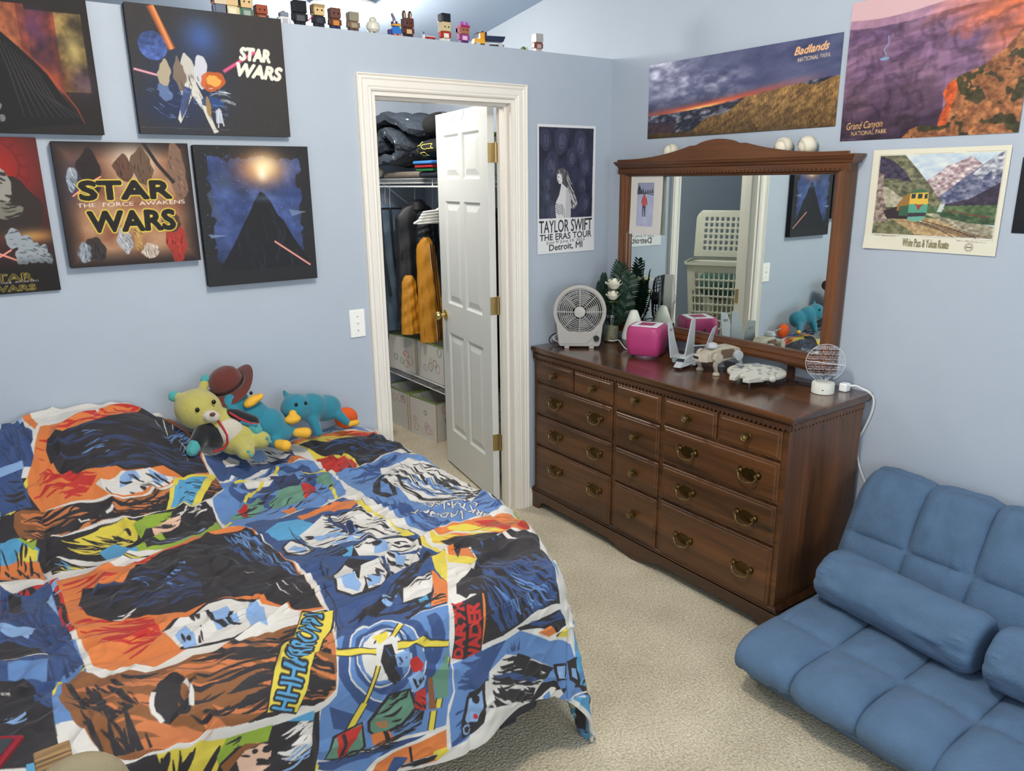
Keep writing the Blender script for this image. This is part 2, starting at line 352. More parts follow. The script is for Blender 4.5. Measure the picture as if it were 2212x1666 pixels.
# door casing, both sides, and jamb
def casing(m,x0,x1,zt,y,s):
    # moulded profile: distance from the opening, projection
    pr=[(0,0),(0,.010),(.006,.014),(.012,.010),(.018,.014),(.040,.014),(.046,.018),(.054,.012),(.060,.020),(.064,.020),(.066,0)]
    n=len(pr); R=[]
    for k,(px,pz,dx,dz) in enumerate([(x0,0,-1,0),(x0,zt,-1,1),(x1,zt,1,1),(x1,0,1,0)]): R.append([(px+dx*a,y+s*b,pz+dz*a) for a,b in pr])
    m.loft(R)
m=MB(); casing(m,DX0,DX1,DH,0,-1); casing(m,DX0,DX1,DH,.12,1); struct(m.build('trim_1',trimm,angle=25))
m=MB(); t=.018
m.box(DX0-.001,DX0+t,-.0005,.1205,0,DH+.001).box(DX1-t,DX1+.001,-.0005,.1205,0,DH+.001).box(DX0+t,DX1-t,-.0005,.1205,DH-t,DH+.001)
m.box(DX0+t,DX0+t+.012,.04,.08,0,DH-t).box(DX1-t-.012,DX1-t,.04,.08,0,DH-t).box(DX0+t+.012,DX1-t-.012,.04,.08,DH-t-.012,DH-t); struct(m.build('trim_2',trimm))
brass=mat('aged_brass',(196,172,118),.28,metal=1); brassb=mat('polished_brass',(222,192,120),.16,metal=1)
hx=MB().box(DX0+t,DX0+t+.002,.085,.115,.90,.99).box(DX0+t,DX0+t+.003,.09,.11,.93,.96); struct(hx.build('trim_3',brass))
# door leaf, hinged on the right, opened into the closet
dr=struct(thing('door_1','white six-panel closet door standing open, hinged on brass hinges','door',(-.643,.140,0),math.radians(90-10)))
# local: x along the leaf from the hinge, y thickness (towards -x world is +y local), z up
LW,LT,LH=.700,.035,2.022
def leaf():
    m=MB(); y1=LT/2
    xs=[0,.105,.325,.375,.595,LW]; zs=[.012,.235,.835,1.005,1.575,1.69,1.92,2.032]
    def panel(x0,x1,z0,z1,s):
        steps=[(0,0),(.012,-.009),(.020,-.009),(.050,-.002)]
        rings=[]
        for d,h in steps: rings.append([(x0+d,s*(y1+h),z0+d),(x1-d,s*(y1+h),z0+d),(x1-d,s*(y1+h),z1-d),(x0+d,s*(y1+h),z1-d)])
        m.loft(rings,cap=False); r=rings[-1]; m.add(r,[(0,1,2,3)])
    for s in (1,-1):
        for i in range(5):
            for j in range(7):
                if i in (1,3) and j in (1,3,5): panel(xs[i],xs[i+1],zs[j],zs[j+1],s)
                else: m.add([(xs[i],s*y1,zs[j]),(xs[i+1],s*y1,zs[j]),(xs[i+1],s*y1,zs[j+1]),(xs[i],s*y1,zs[j+1])],[(0,1,2,3)])
    m.add([(0,-y1,.012),(0,y1,.012),(0,y1,2.032),(0,-y1,2.032)],[(0,1,2,3)]); m.add([(LW,-y1,.012),(LW,y1,.012),(LW,y1,2.032),(LW,-y1,2.032)],[(0,1,2,3)])
    m.add([(0,-y1,.012),(0,y1,.012),(LW,y1,.012),(LW,-y1,.012)],[(0,1,2,3)]); m.add([(0,-y1,2.032),(0,y1,2.032),(LW,y1,2.032),(LW,-y1,2.032)],[(0,1,2,3)])
    return m
leaf().build('door_panel',doorm,dr,angle=12)
for s in (1,-1):
    MB().lathe([(.030,0),(.030,.006),(.012,.010),(.011,.032),(.022,.040),(.027,.052),(.024,.062),(.012,.067)],24,(0,0,0),'y').build('door_knob',brassb,dr)
    k=[o for o in bpy.data.objects if o.name.startswith('door_knob')][-1]; k.location=(LW-.062,s*LT/2,.93); k.rotation_euler=(0,0,0 if s>0 else PI)
MB().box(LW-.0005,LW+.002,-.012,.012,.90,.96).build('latch_plate',brass,dr)
for z in (.34,1.07,1.81):
    h=MB(); h.box(-.003,0,-.015,.018,z-.045,z+.045); h.cyl((-.010,-.020,z-.045),(-.010,-.020,z+.045),.006,n=14); h.cyl((-.010,-.020,z+.045),(-.010,-.020,z+.052),.004,n=10)
    h.add([(-.010,-.020,z-.045),(-.028,-.026,z-.045),(-.028,-.026,z+.045),(-.010,-.020,z+.045)],[(0,1,2,3)])
    for dz in (-.03,0,.03): h.cyl((-.004,.004*(1 if dz else -1),z+dz),(-.0055,.004*(1 if dz else -1),z+dz),.004,n=8)
    h.build('hinge',brass,dr)
m=MB()
for x in (.46,.40,.20): pass
hk=mat('steel_wire',(190,190,190),.3,metal=1)
for x in (.585,.43,.28):
    MB().tube([(x,-.022,2.0),(x,-.022,2.036),(x,.022,2.036),(x,.024,2.005),(x-.006,.034,1.985),(x+.004,.036,1.975)],.0013,6).build('over_door_hook',hk,dr)
# ceiling lamps
em=mat('lamp_glass',(255,246,230),.4,emit=14)
for nm,x,y in (('closet',-1.02,.88),('room',-1.95,-1.75)):
    e=thing('ceiling_lamp','round frosted glass lamp on the sloped ceiling '+('over the closet' if nm=='closet' else 'above the middle of the room'),'lamp',(x,y,CZ(y)))
    MB().lathe([(.10,.0),(.10,-.03),(.165,-.035),(.165,-.045)],40).build('lamp_base',trimm,e)
    MB().lathe([(.16,-.045),(.15,-.075),(.12,-.10),(.07,-.118),(.005,-.124)],40).build('lamp_shade',em,e)
# light switches
def switch(x,z,label):
    e=thing('light_switch',label,'switch',(x,0,z))
    MB().box(-.035,.035,-.006,0,-.060,.060).build('switch_plate',mat('switch_white',(246,244,238),.3),e,bevel=.004)
    MB().prism([(-.006,-.006),(-.014,.006),(-.006,.010)],'x',-.004,.004).build('toggle',mat('switch_white',(246,244,238),.3),e)
    for dz in (.030,-.030): MB().lathe([(.003,-.0062),(.003,-.0075),(.0006,-.008)],10,(0,0,dz),'y').build('screw',hk,e)
switch(-1.448,1.096,'white wall switch between the dark pictures and the closet door')
# ================================================================== bed
bedm=mat('dark_bed_base',(70,66,70),.9)
bed=thing('bed','low upholstered bed against the picture wall, covered by the patterned quilt','bed',(-2.5,-.75,0))
MB().box(-3.5,-1.52,-1.36,-.04,.06,.32).build('bed_base',bedm,bed,bevel=.01,world=True)
MB().box(-3.5,-1.56,-1.34,-.03,.32,.545).build('mattress',mat('mattress_white',(225,222,215),.9),bed,bevel=.05,seg=4,world=True)
for x in (-3.4,-1.6):
    for y in (-1.28,-.12): MB().box(x-.03,x+.03,y-.03,y+.03,0,.06).build('leg',bedm,bed,world=True)
MB().box(-3.6,-3.52,-1.45,-.02,0,1.05).build('headboard',mat('headboard_brown',(92,66,48),.5),bed,bevel=.01,world=True)
XE,YF=-1.455,-1.40
A0,A1,B0,B1=-3.30,-.95,-1.86,-.015
def sm(e0,e1,x):
    t=np.clip((x-e0)/(e1-e0),0,1); return t*t*(3-2*t)
def duvet_pos(a,b):
    xe=XE-.115*sm(-.95,-1.5,b)
    da=np.maximum(0,a-xe); db=np.maximum(0,YF-b); D=np.hypot(da,db); th=np.arctan2(db,np.maximum(da,1e-6))
    R=.10; L=R*np.pi/2
    c2=np.sin(2*th)**2
    fl=.05+.10*c2
    e=np.maximum(0,D-L)
    off=np.where(D<L,R*np.sin(np.minimum(D,L)/R),R+fl*e)
    dz=np.where(D<L,R*(1-np.cos(np.minimum(D,L)/R)),R+e*np.sqrt(1-fl*fl))
    fold=sm(.12,.5,D)
    off=off+fold*(.028*np.sin(a*13+1.0)*(db>0)*(1-c2)+.02*np.cos(th*7)*c2+.02*np.sin(b*12)*(db<=0))
    x=np.minimum(a,xe)+off*np.cos(th); y=np.maximum(b,YF)-off*np.sin(th)
    z=.625-dz
    # the pillows and rucked quilt by the wall
    z=z+.25*sm(-1.97,-2.42,a)*sm(-.60,-.10,b)+.045*sm(-.35,-.05,b)*sm(-1.35,-1.6,a)
    z=z-.012*np.abs(np.sin((a+.2*b)*6.1))*sm(.0,.0001,1.0)
    w=np.sin(a*9+b*4+1.5*np.sin(b*5))*.007+np.sin(a*21-b*13+2*np.sin(a*7))*.0035+np.sin(b*27+a*6+3*np.sin(a*4+b*3))*.003
    z=z+w*(1-.8*sm(.1,.3,D)); 
    z=np.maximum(z,.012)
    return x,y,z

COLS=dict(w=(207,202,194),o=(206,114,52),r=(178,36,28),k=(34,29,32),n=(46,70,116),b=(88,124,174),lb=(128,160,200),c=(78,148,188),y=(210,190,64),g=(134,160,46),br=(128,78,38),ob=(190,110,60),gr=(92,134,112),dn=(40,52,86),s=(216,176,150),gy=(120,126,132))
DUVET=[('p','n',[(-2.76,-0.016),(-2.732,-0.016),(-2.68,-0.128),(-2.684,-0.172),(-2.72,-0.24),(-2.736,-0.28),(-2.728,-0.332),(-2.724,-0.364),(-2.78,-0.368),(-2.808,-0.376)]),
('k','dn',26,0.16,0.006,[(-2.764,-0.036),(-2.696,-0.184)],[(-2.76,-0.016),(-2.732,-0.016),(-2.68,-0.128),(-2.684,-0.172),(-2.72,-0.24),(-2.736,-0.28),(-2.728,-0.332),(-2.724,-0.364),(-2.78,-0.368),(-2.808,-0.376)]),
('p','lb',[(-2.788,-0.236),(-2.724,-0.232),(-2.724,-0.256),(-2.792,-0.268)]),
('k','k',8,0.1,0.01,[(-2.8,-0.316),(-2.756,-0.316)],[(-2.792,-0.28),(-2.74,-0.288),(-2.732,-0.356),(-2.808,-0.372)]),
('p','o',[(-2.716,-0.016),(-2.684,-0.016),(-2.66,-0.1),(-2.672,-0.124),(-2.712,-0.016)]),
('p','n',[(-2.76,-0.016),(-2.72,-0.016),(-2.708,-0.016),(-2.732,-0.016),(-2.76,-0.016)]),
('p','k',[(-2.808,-0.376),(-2.784,-0.372),(-2.784,-0.416),(-2.784,-0.452),(-2.82,-0.46)]),
('p','o',[(-2.656,-0.116),(-2.588,-0.12),(-2.524,-0.108),(-2.496,-0.136),(-2.452,-0.1),(-2.388,-0.032),(-2.332,-0.064),(-2.236,-0.016),(-2.18,-0.016),(-2.188,-0.224),(-2.188,-0.32),(-2.2,-0.34),(-2.344,-0.4),(-2.424,-0.416),(-2.52,-0.4),(-2.616,-0.38),(-2.704,-0.376),(-2.728,-0.332),(-2.72,-0.28),(-2.692,-0.224)]),
('k','r',46,0.3,0.013,[(-2.704,-0.28),(-2.584,-0.288)],[(-2.66,-0.128),(-2.46,-0.088),(-2.34,-0.072),(-2.376,-0.144),(-2.588,-0.184),(-2.656,-0.192),(-2.668,-0.24),(-2.648,-0.288),(-2.528,-0.332),(-2.584,-0.372),(-2.704,-0.372),(-2.728,-0.328),(-2.692,-0.224)]),
('p','k',[(-2.656,-0.212),(-2.644,-0.18),(-2.612,-0.168),(-2.552,-0.172),(-2.48,-0.156),(-2.4,-0.128),(-2.324,-0.068),(-2.252,-0.036),(-2.22,-0.12),(-2.196,-0.232),(-2.188,-0.312),(-2.28,-0.36),(-2.332,-0.32),(-2.384,-0.332),(-2.476,-0.32),(-2.584,-0.312),(-2.628,-0.296),(-2.652,-0.252)]),
('k','dn',60,0.12,0.008,[(-2.596,-0.212),(-2.416,-0.22)],[(-2.656,-0.212),(-2.644,-0.18),(-2.612,-0.168),(-2.552,-0.172),(-2.48,-0.156),(-2.4,-0.128),(-2.324,-0.068),(-2.252,-0.036),(-2.22,-0.12),(-2.196,-0.232),(-2.188,-0.312),(-2.28,-0.36),(-2.332,-0.32),(-2.384,-0.332),(-2.476,-0.32),(-2.584,-0.312),(-2.628,-0.296),(-2.652,-0.252)]),
('k','b',26,0.1,0.005,[(-2.316,-0.228),(-2.212,-0.152)],[(-2.316,-0.192),(-2.228,-0.132),(-2.188,-0.224),(-2.212,-0.272),(-2.332,-0.284)]),
('k','w',6,0.1,0.003,[(-2.268,-0.116),(-2.292,-0.328)],[(-2.316,-0.096),(-2.232,-0.068),(-2.232,-0.28),(-2.316,-0.304)]),
('k','b',10,0.08,0.005,[(-2.56,-0.228),(-2.5,-0.232)],[(-2.58,-0.188),(-2.472,-0.204),(-2.484,-0.288),(-2.592,-0.284)]),
('p','w',[(-2.544,-0.352),(-2.508,-0.344),(-2.468,-0.336),(-2.408,-0.336),(-2.376,-0.328),(-2.336,-0.36),(-2.304,-0.368),(-2.34,-0.396),(-2.42,-0.408),(-2.516,-0.396)]),
('p','lb',[(-2.472,-0.344),(-2.428,-0.332),(-2.412,-0.356),(-2.448,-0.372),(-2.48,-0.376)]),
('p','lb',[(-2.384,-0.332),(-2.34,-0.356),(-2.332,-0.376),(-2.376,-0.392)]),
('k','k',14,0.07,0.007,[(-2.52,-0.352),(-2.464,-0.404)],[(-2.544,-0.352),(-2.508,-0.344),(-2.468,-0.336),(-2.408,-0.336),(-2.376,-0.328),(-2.336,-0.36),(-2.304,-0.368),(-2.34,-0.396),(-2.42,-0.408),(-2.516,-0.396)]),
('p','br',[(-2.772,-0.372),(-2.752,-0.368),(-2.704,-0.376),(-2.62,-0.388),(-2.524,-0.408),(-2.416,-0.42),(-2.324,-0.408),(-2.172,-0.336),(-2.168,-0.432),(-2.26,-0.476),(-2.368,-0.488),(-2.44,-0.492),(-2.496,-0.484),(-2.58,-0.468),(-2.652,-0.472),(-2.712,-0.476),(-2.768,-0.468),(-2.78,-0.412)]),
('k','ob',40,0.22,0.022,[(-2.764,-0.4),(-2.568,-0.424)],[(-2.772,-0.372),(-2.752,-0.368),(-2.704,-0.376),(-2.62,-0.388),(-2.524,-0.408),(-2.416,-0.42),(-2.324,-0.408),(-2.172,-0.336),(-2.168,-0.432),(-2.26,-0.476),(-2.368,-0.488),(-2.44,-0.492),(-2.496,-0.484),(-2.58,-0.468),(-2.652,-0.472),(-2.712,-0.476),(-2.768,-0.468),(-2.78,-0.412)]),
('k','k',120,0.24,0.008,[(-2.764,-0.408),(-2.528,-0.42)],[(-2.772,-0.372),(-2.752,-0.368),(-2.704,-0.376),(-2.62,-0.388),(-2.524,-0.408),(-2.416,-0.42),(-2.324,-0.408),(-2.172,-0.336),(-2.168,-0.432),(-2.26,-0.476),(-2.368,-0.488),(-2.44,-0.492),(-2.496,-0.484),(-2.58,-0.468),(-2.652,-0.472),(-2.712,-0.476),(-2.768,-0.468),(-2.78,-0.412)]),
('p','k',[(-2.612,-0.436),(-2.576,-0.424),(-2.528,-0.42),(-2.508,-0.432),(-2.536,-0.452),(-2.592,-0.456)]),
('l','w',0.005,[(-2.612,-0.44),(-2.608,-0.452),(-2.584,-0.456)]),
('l','w',0.006,[(-2.536,-0.448),(-2.52,-0.44),(-2.512,-0.432)]),
('p','y',[(-2.312,-0.372),(-2.268,-0.352),(-2.172,-0.32),(-2.176,-0.344),(-2.22,-0.416),(-2.26,-0.476),(-2.316,-0.484),(-2.372,-0.492),(-2.352,-0.448)]),
('p','c',[(-2.3,-0.38),(-2.252,-0.36),(-2.2,-0.344),(-2.252,-0.428),(-2.288,-0.476),(-2.356,-0.484),(-2.332,-0.436)]),
('k','k',22,0.05,0.004,[(-2.324,-0.408),(-2.224,-0.392)],[(-2.3,-0.38),(-2.2,-0.344),(-2.288,-0.476),(-2.356,-0.484)]),
('p','k',[(-2.716,-0.476),(-2.652,-0.48),(-2.58,-0.476),(-2.488,-0.492),(-2.432,-0.496),(-2.36,-0.488),(-2.252,-0.488),(-2.232,-0.5),(-2.244,-0.684),(-2.332,-0.708),(-2.428,-0.708),(-2.496,-0.688),(-2.572,-0.644),(-2.628,-0.596),(-2.688,-0.564),(-2.716,-0.528)]),
('p','y',[(-2.64,-0.504),(-2.564,-0.484),(-2.488,-0.492),(-2.46,-0.524),(-2.484,-0.612),(-2.528,-0.612),(-2.568,-0.564)]),
('k','k',14,0.1,0.008,[(-2.6,-0.476),(-2.568,-0.556)],[(-2.64,-0.504),(-2.488,-0.492),(-2.484,-0.612),(-2.568,-0.564)]),
('k','y',16,0.14,0.006,[(-2.688,-0.512),(-2.596,-0.556)],[(-2.7,-0.484),(-2.612,-0.504),(-2.564,-0.604),(-2.664,-0.552)]),
('p','g',[(-2.436,-0.496),(-2.352,-0.5),(-2.368,-0.532),(-2.432,-0.552),(-2.468,-0.592),(-2.476,-0.532)]),
('p','g',[(-2.496,-0.636),(-2.416,-0.612),(-2.38,-0.676),(-2.28,-0.624),(-2.24,-0.572),(-2.244,-0.684),(-2.332,-0.708),(-2.428,-0.708),(-2.492,-0.692)]),
('p','c',[(-2.584,-0.584),(-2.54,-0.568),(-2.496,-0.648),(-2.492,-0.692),(-2.572,-0.644)]),
('p','s',[(-2.432,-0.552),(-2.38,-0.532),(-2.336,-0.528),(-2.344,-0.556),(-2.396,-0.608),(-2.428,-0.6)]),
('k','w',12,0.08,0.004,[(-2.324,-0.504),(-2.264,-0.492)],[(-2.344,-0.5),(-2.24,-0.496),(-2.256,-0.516),(-2.352,-0.54)]),
('k','k',12,0.08,0.006,[(-2.432,-0.552),(-2.356,-0.54)],[(-2.448,-0.532),(-2.336,-0.52),(-2.348,-0.572),(-2.428,-0.604)]),
('p','k',[(-2.468,-0.628),(-2.42,-0.64),(-2.308,-0.608),(-2.32,-0.656),(-2.392,-0.684),(-2.468,-0.692)]),
('k','lb',10,0.07,0.004,[(-2.472,-0.648),(-2.32,-0.656)],[(-2.468,-0.628),(-2.42,-0.64),(-2.28,-0.604),(-2.316,-0.688),(-2.468,-0.692)]),
('p','k',[(-2.716,-0.56),(-2.684,-0.576),(-2.608,-0.644),(-2.552,-0.688),(-2.468,-0.728),(-2.388,-0.74),(-2.424,-0.744),(-2.576,-0.66),(-2.652,-0.636),(-2.712,-0.648)]),
('k','y',16,0.12,0.005,[(-2.704,-0.596),(-2.584,-0.664)],[(-2.716,-0.56),(-2.684,-0.576),(-2.608,-0.644),(-2.552,-0.688),(-2.468,-0.728),(-2.388,-0.74),(-2.424,-0.744),(-2.576,-0.66),(-2.652,-0.636),(-2.712,-0.648)]),
('k','c',8,0.1,0.006,[(-2.588,-0.636),(-2.468,-0.732)],[(-2.716,-0.56),(-2.684,-0.576),(-2.608,-0.644),(-2.552,-0.688),(-2.468,-0.728),(-2.388,-0.74),(-2.424,-0.744),(-2.576,-0.66),(-2.652,-0.636),(-2.712,-0.648)]),
('p','c',[(-2.82,-0.464),(-2.784,-0.46),(-2.748,-0.484),(-2.728,-0.504),(-2.74,-0.548),(-2.724,-0.66),(-2.836,-0.592)]),
('p','y',[(-2.78,-0.516),(-2.764,-0.496),(-2.732,-0.508),(-2.74,-0.54),(-2.788,-0.532)]),
('p','o',[(-2.828,-0.528),(-2.784,-0.528),(-2.736,-0.544),(-2.728,-0.66),(-2.836,-0.592)]),
('k','k',16,0.08,0.008,[(-2.808,-0.54),(-2.812,-0.596)],[(-2.82,-0.464),(-2.784,-0.46),(-2.748,-0.484),(-2.728,-0.504),(-2.74,-0.548),(-2.724,-0.66),(-2.836,-0.592)]),
('p','g',[(-2.784,-0.46),(-2.744,-0.484),(-2.724,-0.476),(-2.744,-0.508)]),
('p','n',[(-2.184,-0.236),(-2.092,-0.144),(-2.012,-0.096),(-1.832,-0.076),(-1.836,-0.196),(-1.796,-0.244),(-1.956,-0.228),(-2.052,-0.292),(-2.168,-0.364),(-2.172,-0.304)]),
('p','w',[(-2.112,-0.204),(-2.076,-0.164),(-2.044,-0.176),(-2.064,-0.24),(-2.116,-0.26)]),
('p','w',[(-2.024,-0.132),(-1.932,-0.088),(-1.824,-0.128),(-1.832,-0.172),(-1.912,-0.184),(-2.008,-0.196)]),
('k','k',26,0.06,0.007,[(-2.028,-0.144),(-1.94,-0.188)],[(-2.032,-0.12),(-1.82,-0.116),(-1.84,-0.192),(-2.016,-0.228)]),
('p','lb',[(-1.988,-0.116),(-1.94,-0.112),(-1.932,-0.168),(-1.988,-0.18)]),
('p','o',[(-1.848,-0.188),(-1.796,-0.244),(-1.872,-0.248),(-1.884,-0.212)]),
('p','b',[(-2.172,-0.38),(-2.056,-0.308),(-1.932,-0.24),(-1.796,-0.268),(-1.788,-0.316),(-1.784,-0.448),(-1.8,-0.604),(-1.82,-0.644),(-1.928,-0.664),(-2.016,-0.652),(-2.092,-0.668),(-2.164,-0.692),(-2.224,-0.68),(-2.228,-0.524),(-2.224,-0.484),(-2.168,-0.436)]),
('p','n',[(-2.16,-0.444),(-2.128,-0.364),(-1.936,-0.248),(-1.82,-0.304),(-1.828,-0.412),(-1.908,-0.532),(-2.048,-0.576),(-2.136,-0.508)]),
('p','b',[(-2.14,-0.436),(-2.104,-0.356),(-1.944,-0.268),(-1.86,-0.328),(-1.872,-0.428),(-1.94,-0.508),(-2.048,-0.504),(-2.116,-0.468)]),
('p','n',[(-2.108,-0.384),(-1.972,-0.276),(-1.908,-0.352),(-1.924,-0.428),(-2.02,-0.46),(-2.096,-0.436)]),
('p','w',[(-2.088,-0.36),(-2.012,-0.288),(-1.944,-0.288),(-1.94,-0.352),(-2.008,-0.388),(-2.084,-0.4)]),
('l','y',0.012,[(-2.116,-0.36),(-2.076,-0.36)]),
('l','y',0.012,[(-1.956,-0.304),(-1.924,-0.252)]),
('l','y',0.012,[(-1.904,-0.34),(-1.76,-0.376)]),
('l','y',0.012,[(-2.02,-0.368),(-2.132,-0.516)]),
('l','y',0.012,[(-1.804,-0.432),(-1.856,-0.652)]),
('l','y',0.012,[(-2.2,-0.596),(-2.228,-0.64)]),
('p','gr',[(-2.06,-0.54),(-1.992,-0.484),(-1.92,-0.488),(-1.924,-0.56),(-1.976,-0.6),(-2.052,-0.584)]),
('p','gr',[(-2.2,-0.572),(-2.148,-0.532),(-2.08,-0.516),(-2.076,-0.556),(-2.124,-0.596),(-2.188,-0.588)]),
('p','gr',[(-1.84,-0.408),(-1.78,-0.392),(-1.816,-0.54),(-1.852,-0.52)]),
('p','r',[(-1.912,-0.464),(-1.86,-0.46),(-1.892,-0.556),(-1.94,-0.572)]),
('p','r',[(-2.16,-0.532),(-2.124,-0.532),(-2.144,-0.588),(-2.16,-0.572)]),
('p','dn',[(-1.984,-0.312),(-1.92,-0.312),(-1.892,-0.408),(-1.928,-0.476),(-1.98,-0.444)]),
('k','k',46,0.08,0.006,[(-2.18,-0.564),(-1.888,-0.484)],[(-2.2,-0.58),(-1.984,-0.312),(-1.844,-0.388),(-1.816,-0.54),(-1.92,-0.644),(-2.144,-0.628)]),
('p','o',[(-2.036,-0.608),(-1.992,-0.616),(-2.0,-0.652),(-2.028,-0.664)]),
('p','b',[(-1.708,-0.02),(-1.624,-0.016),(-1.488,-0.044),(-1.456,-0.104),(-1.512,-0.1),(-1.668,-0.06),(-1.832,-0.096),(-1.796,-0.064)]),
('k','w',10,0.06,0.01,[(-1.68,-0.016),(-1.584,-0.08)],[(-1.708,-0.016),(-1.628,-0.016),(-1.532,-0.052),(-1.588,-0.092),(-1.684,-0.036)]),
('p','o',[(-1.836,-0.108),(-1.676,-0.076),(-1.568,-0.104),(-1.448,-0.108),(-1.44,-0.14),(-1.544,-0.168),(-1.628,-0.152),(-1.796,-0.148)]),
('k','r',14,0.2,0.014,[(-1.68,-0.092),(-1.464,-0.112)],[(-1.752,-0.112),(-1.568,-0.104),(-1.436,-0.132),(-1.548,-0.176)]),
('k','y',8,0.2,0.01,[(-1.816,-0.116),(-1.624,-0.144)],[(-1.836,-0.108),(-1.68,-0.092),(-1.632,-0.16),(-1.796,-0.148)]),
('p','y',[(-1.804,-0.14),(-1.68,-0.092),(-1.564,-0.156),(-1.456,-0.144),(-1.424,-0.268),(-1.424,-0.428),(-1.48,-0.36),(-1.596,-0.412),(-1.664,-0.424),(-1.7,-0.452),(-1.764,-0.432),(-1.772,-0.248),(-1.788,-0.172)]),
('k','o',16,0.1,0.012,[(-1.796,-0.152),(-1.684,-0.388)],[(-1.804,-0.14),(-1.68,-0.092),(-1.564,-0.156),(-1.456,-0.144),(-1.424,-0.268),(-1.424,-0.428),(-1.48,-0.36),(-1.596,-0.412),(-1.664,-0.424),(-1.7,-0.452),(-1.764,-0.432),(-1.772,-0.248),(-1.788,-0.172)]),
('p','k',[(-1.8,-0.144),(-1.728,-0.132),(-1.684,-0.172),(-1.584,-0.168),(-1.436,-0.132),(-1.412,-0.296),(-1.424,-0.416),(-1.488,-0.364),(-1.58,-0.416),(-1.664,-0.428),(-1.656,-0.328),(-1.68,-0.268),(-1.728,-0.244),(-1.76,-0.208)]),
('k','n',44,0.12,0.008,[(-1.668,-0.212),(-1.436,-0.272)],[(-1.8,-0.144),(-1.728,-0.132),(-1.684,-0.172),(-1.584,-0.168),(-1.436,-0.132),(-1.412,-0.296),(-1.424,-0.416),(-1.488,-0.364),(-1.58,-0.416),(-1.664,-0.428),(-1.656,-0.328),(-1.68,-0.268),(-1.728,-0.244),(-1.76,-0.208)]),
('p','r',[(-1.768,-0.244),(-1.704,-0.252),(-1.664,-0.4),(-1.692,-0.448),(-1.752,-0.436),(-1.78,-0.384)]),
('k','k',14,0.05,0.008,[(-1.752,-0.264),(-1.712,-0.42)],[(-1.768,-0.244),(-1.704,-0.252),(-1.664,-0.4),(-1.692,-0.448),(-1.752,-0.436)]),
('p','b',[(-1.772,-0.432),(-1.72,-0.44),(-1.676,-0.452),(-1.592,-0.428),(-1.456,-0.416),(-1.424,-0.448),(-1.4,-0.512),(-1.404,-0.692),(-1.424,-0.864),(-1.404,-0.964),(-1.4,-1.056),(-1.508,-1.064),(-1.58,-1.072),(-1.648,-1.072),(-1.74,-1.064),(-1.76,-1.004),(-1.756,-0.876),(-1.764,-0.644),(-1.78,-0.536)]),
('k','n',60,0.22,0.01,[(-1.756,-0.48),(-1.552,-0.5)],[(-1.768,-0.44),(-1.588,-0.444),(-1.46,-0.424),(-1.632,-0.536),(-1.756,-0.624)]),
('k','n',34,0.2,0.012,[(-1.732,-0.74),(-1.676,-1.044)],[(-1.764,-0.644),(-1.708,-0.76),(-1.644,-1.068),(-1.736,-1.06),(-1.756,-0.876)]),
('k','n',16,0.2,0.014,[(-1.532,-0.996),(-1.424,-1.012)],[(-1.428,-0.868),(-1.4,-1.056),(-1.576,-1.064),(-1.584,-0.984)]),
('p','w',[(-1.62,-0.512),(-1.488,-0.504),(-1.424,-0.536),(-1.404,-0.692),(-1.416,-0.908),(-1.5,-0.96),(-1.584,-0.908),(-1.652,-0.804),(-1.668,-0.68)]),
('k','k',64,0.2,0.01,[(-1.628,-0.6),(-1.48,-0.912)],[(-1.624,-0.508),(-1.488,-0.5),(-1.404,-0.528),(-1.416,-0.908),(-1.512,-0.964),(-1.656,-0.812),(-1.668,-0.656)]),
('k','b',16,0.16,0.012,[(-1.612,-0.62),(-1.492,-0.932)],[(-1.612,-0.572),(-1.432,-0.736),(-1.492,-0.932),(-1.64,-0.78)]),
('p','k',[(-1.692,-0.604),(-1.656,-0.584),(-1.66,-0.712),(-1.688,-0.784),(-1.728,-0.732),(-1.732,-0.68)]),
('p','b',[(-1.68,-0.636),(-1.668,-0.68),(-1.688,-0.752),(-1.712,-0.7)]),
('l','k',0.012,[(-1.692,-0.604),(-1.612,-0.572),(-1.588,-0.604)]),
('l','k',0.012,[(-1.604,-0.628),(-1.64,-0.728),(-1.604,-0.82),(-1.5,-0.924),(-1.448,-0.9)]),
('t','VADOOT','w','dn',0.006,[(-1.572,-1.044),(-1.676,-0.884),(-1.6,-1.068)]),
('t','BRKT-A-VEET','w','dn',0.006,[(-1.5,-1.076),(-1.612,-0.836),(-1.528,-1.1)]),
('t','DA','w','dn',0.006,[(-1.488,-0.984),(-1.52,-0.948),(-1.512,-1.004)]),
('p','o',[(-1.74,-1.068),(-1.644,-1.076),(-1.516,-1.084),(-1.424,-1.088),(-1.412,-1.152),(-1.428,-1.224),(-1.512,-1.22),(-1.556,-1.2),(-1.62,-1.132),(-1.692,-1.1)]),
('p','r',[(-1.576,-1.092),(-1.496,-1.116),(-1.492,-1.192),(-1.42,-1.196),(-1.432,-1.224),(-1.52,-1.196),(-1.548,-1.14)]),
('p','y',[(-1.668,-1.08),(-1.58,-1.116),(-1.52,-1.2),(-1.568,-1.18),(-1.66,-1.112)]),
('k','br',14,0.16,0.005,[(-1.648,-1.088),(-1.452,-1.136)],[(-1.74,-1.068),(-1.644,-1.076),(-1.516,-1.084),(-1.424,-1.088),(-1.412,-1.152),(-1.428,-1.224),(-1.512,-1.22),(-1.556,-1.2),(-1.62,-1.132),(-1.692,-1.1)]),
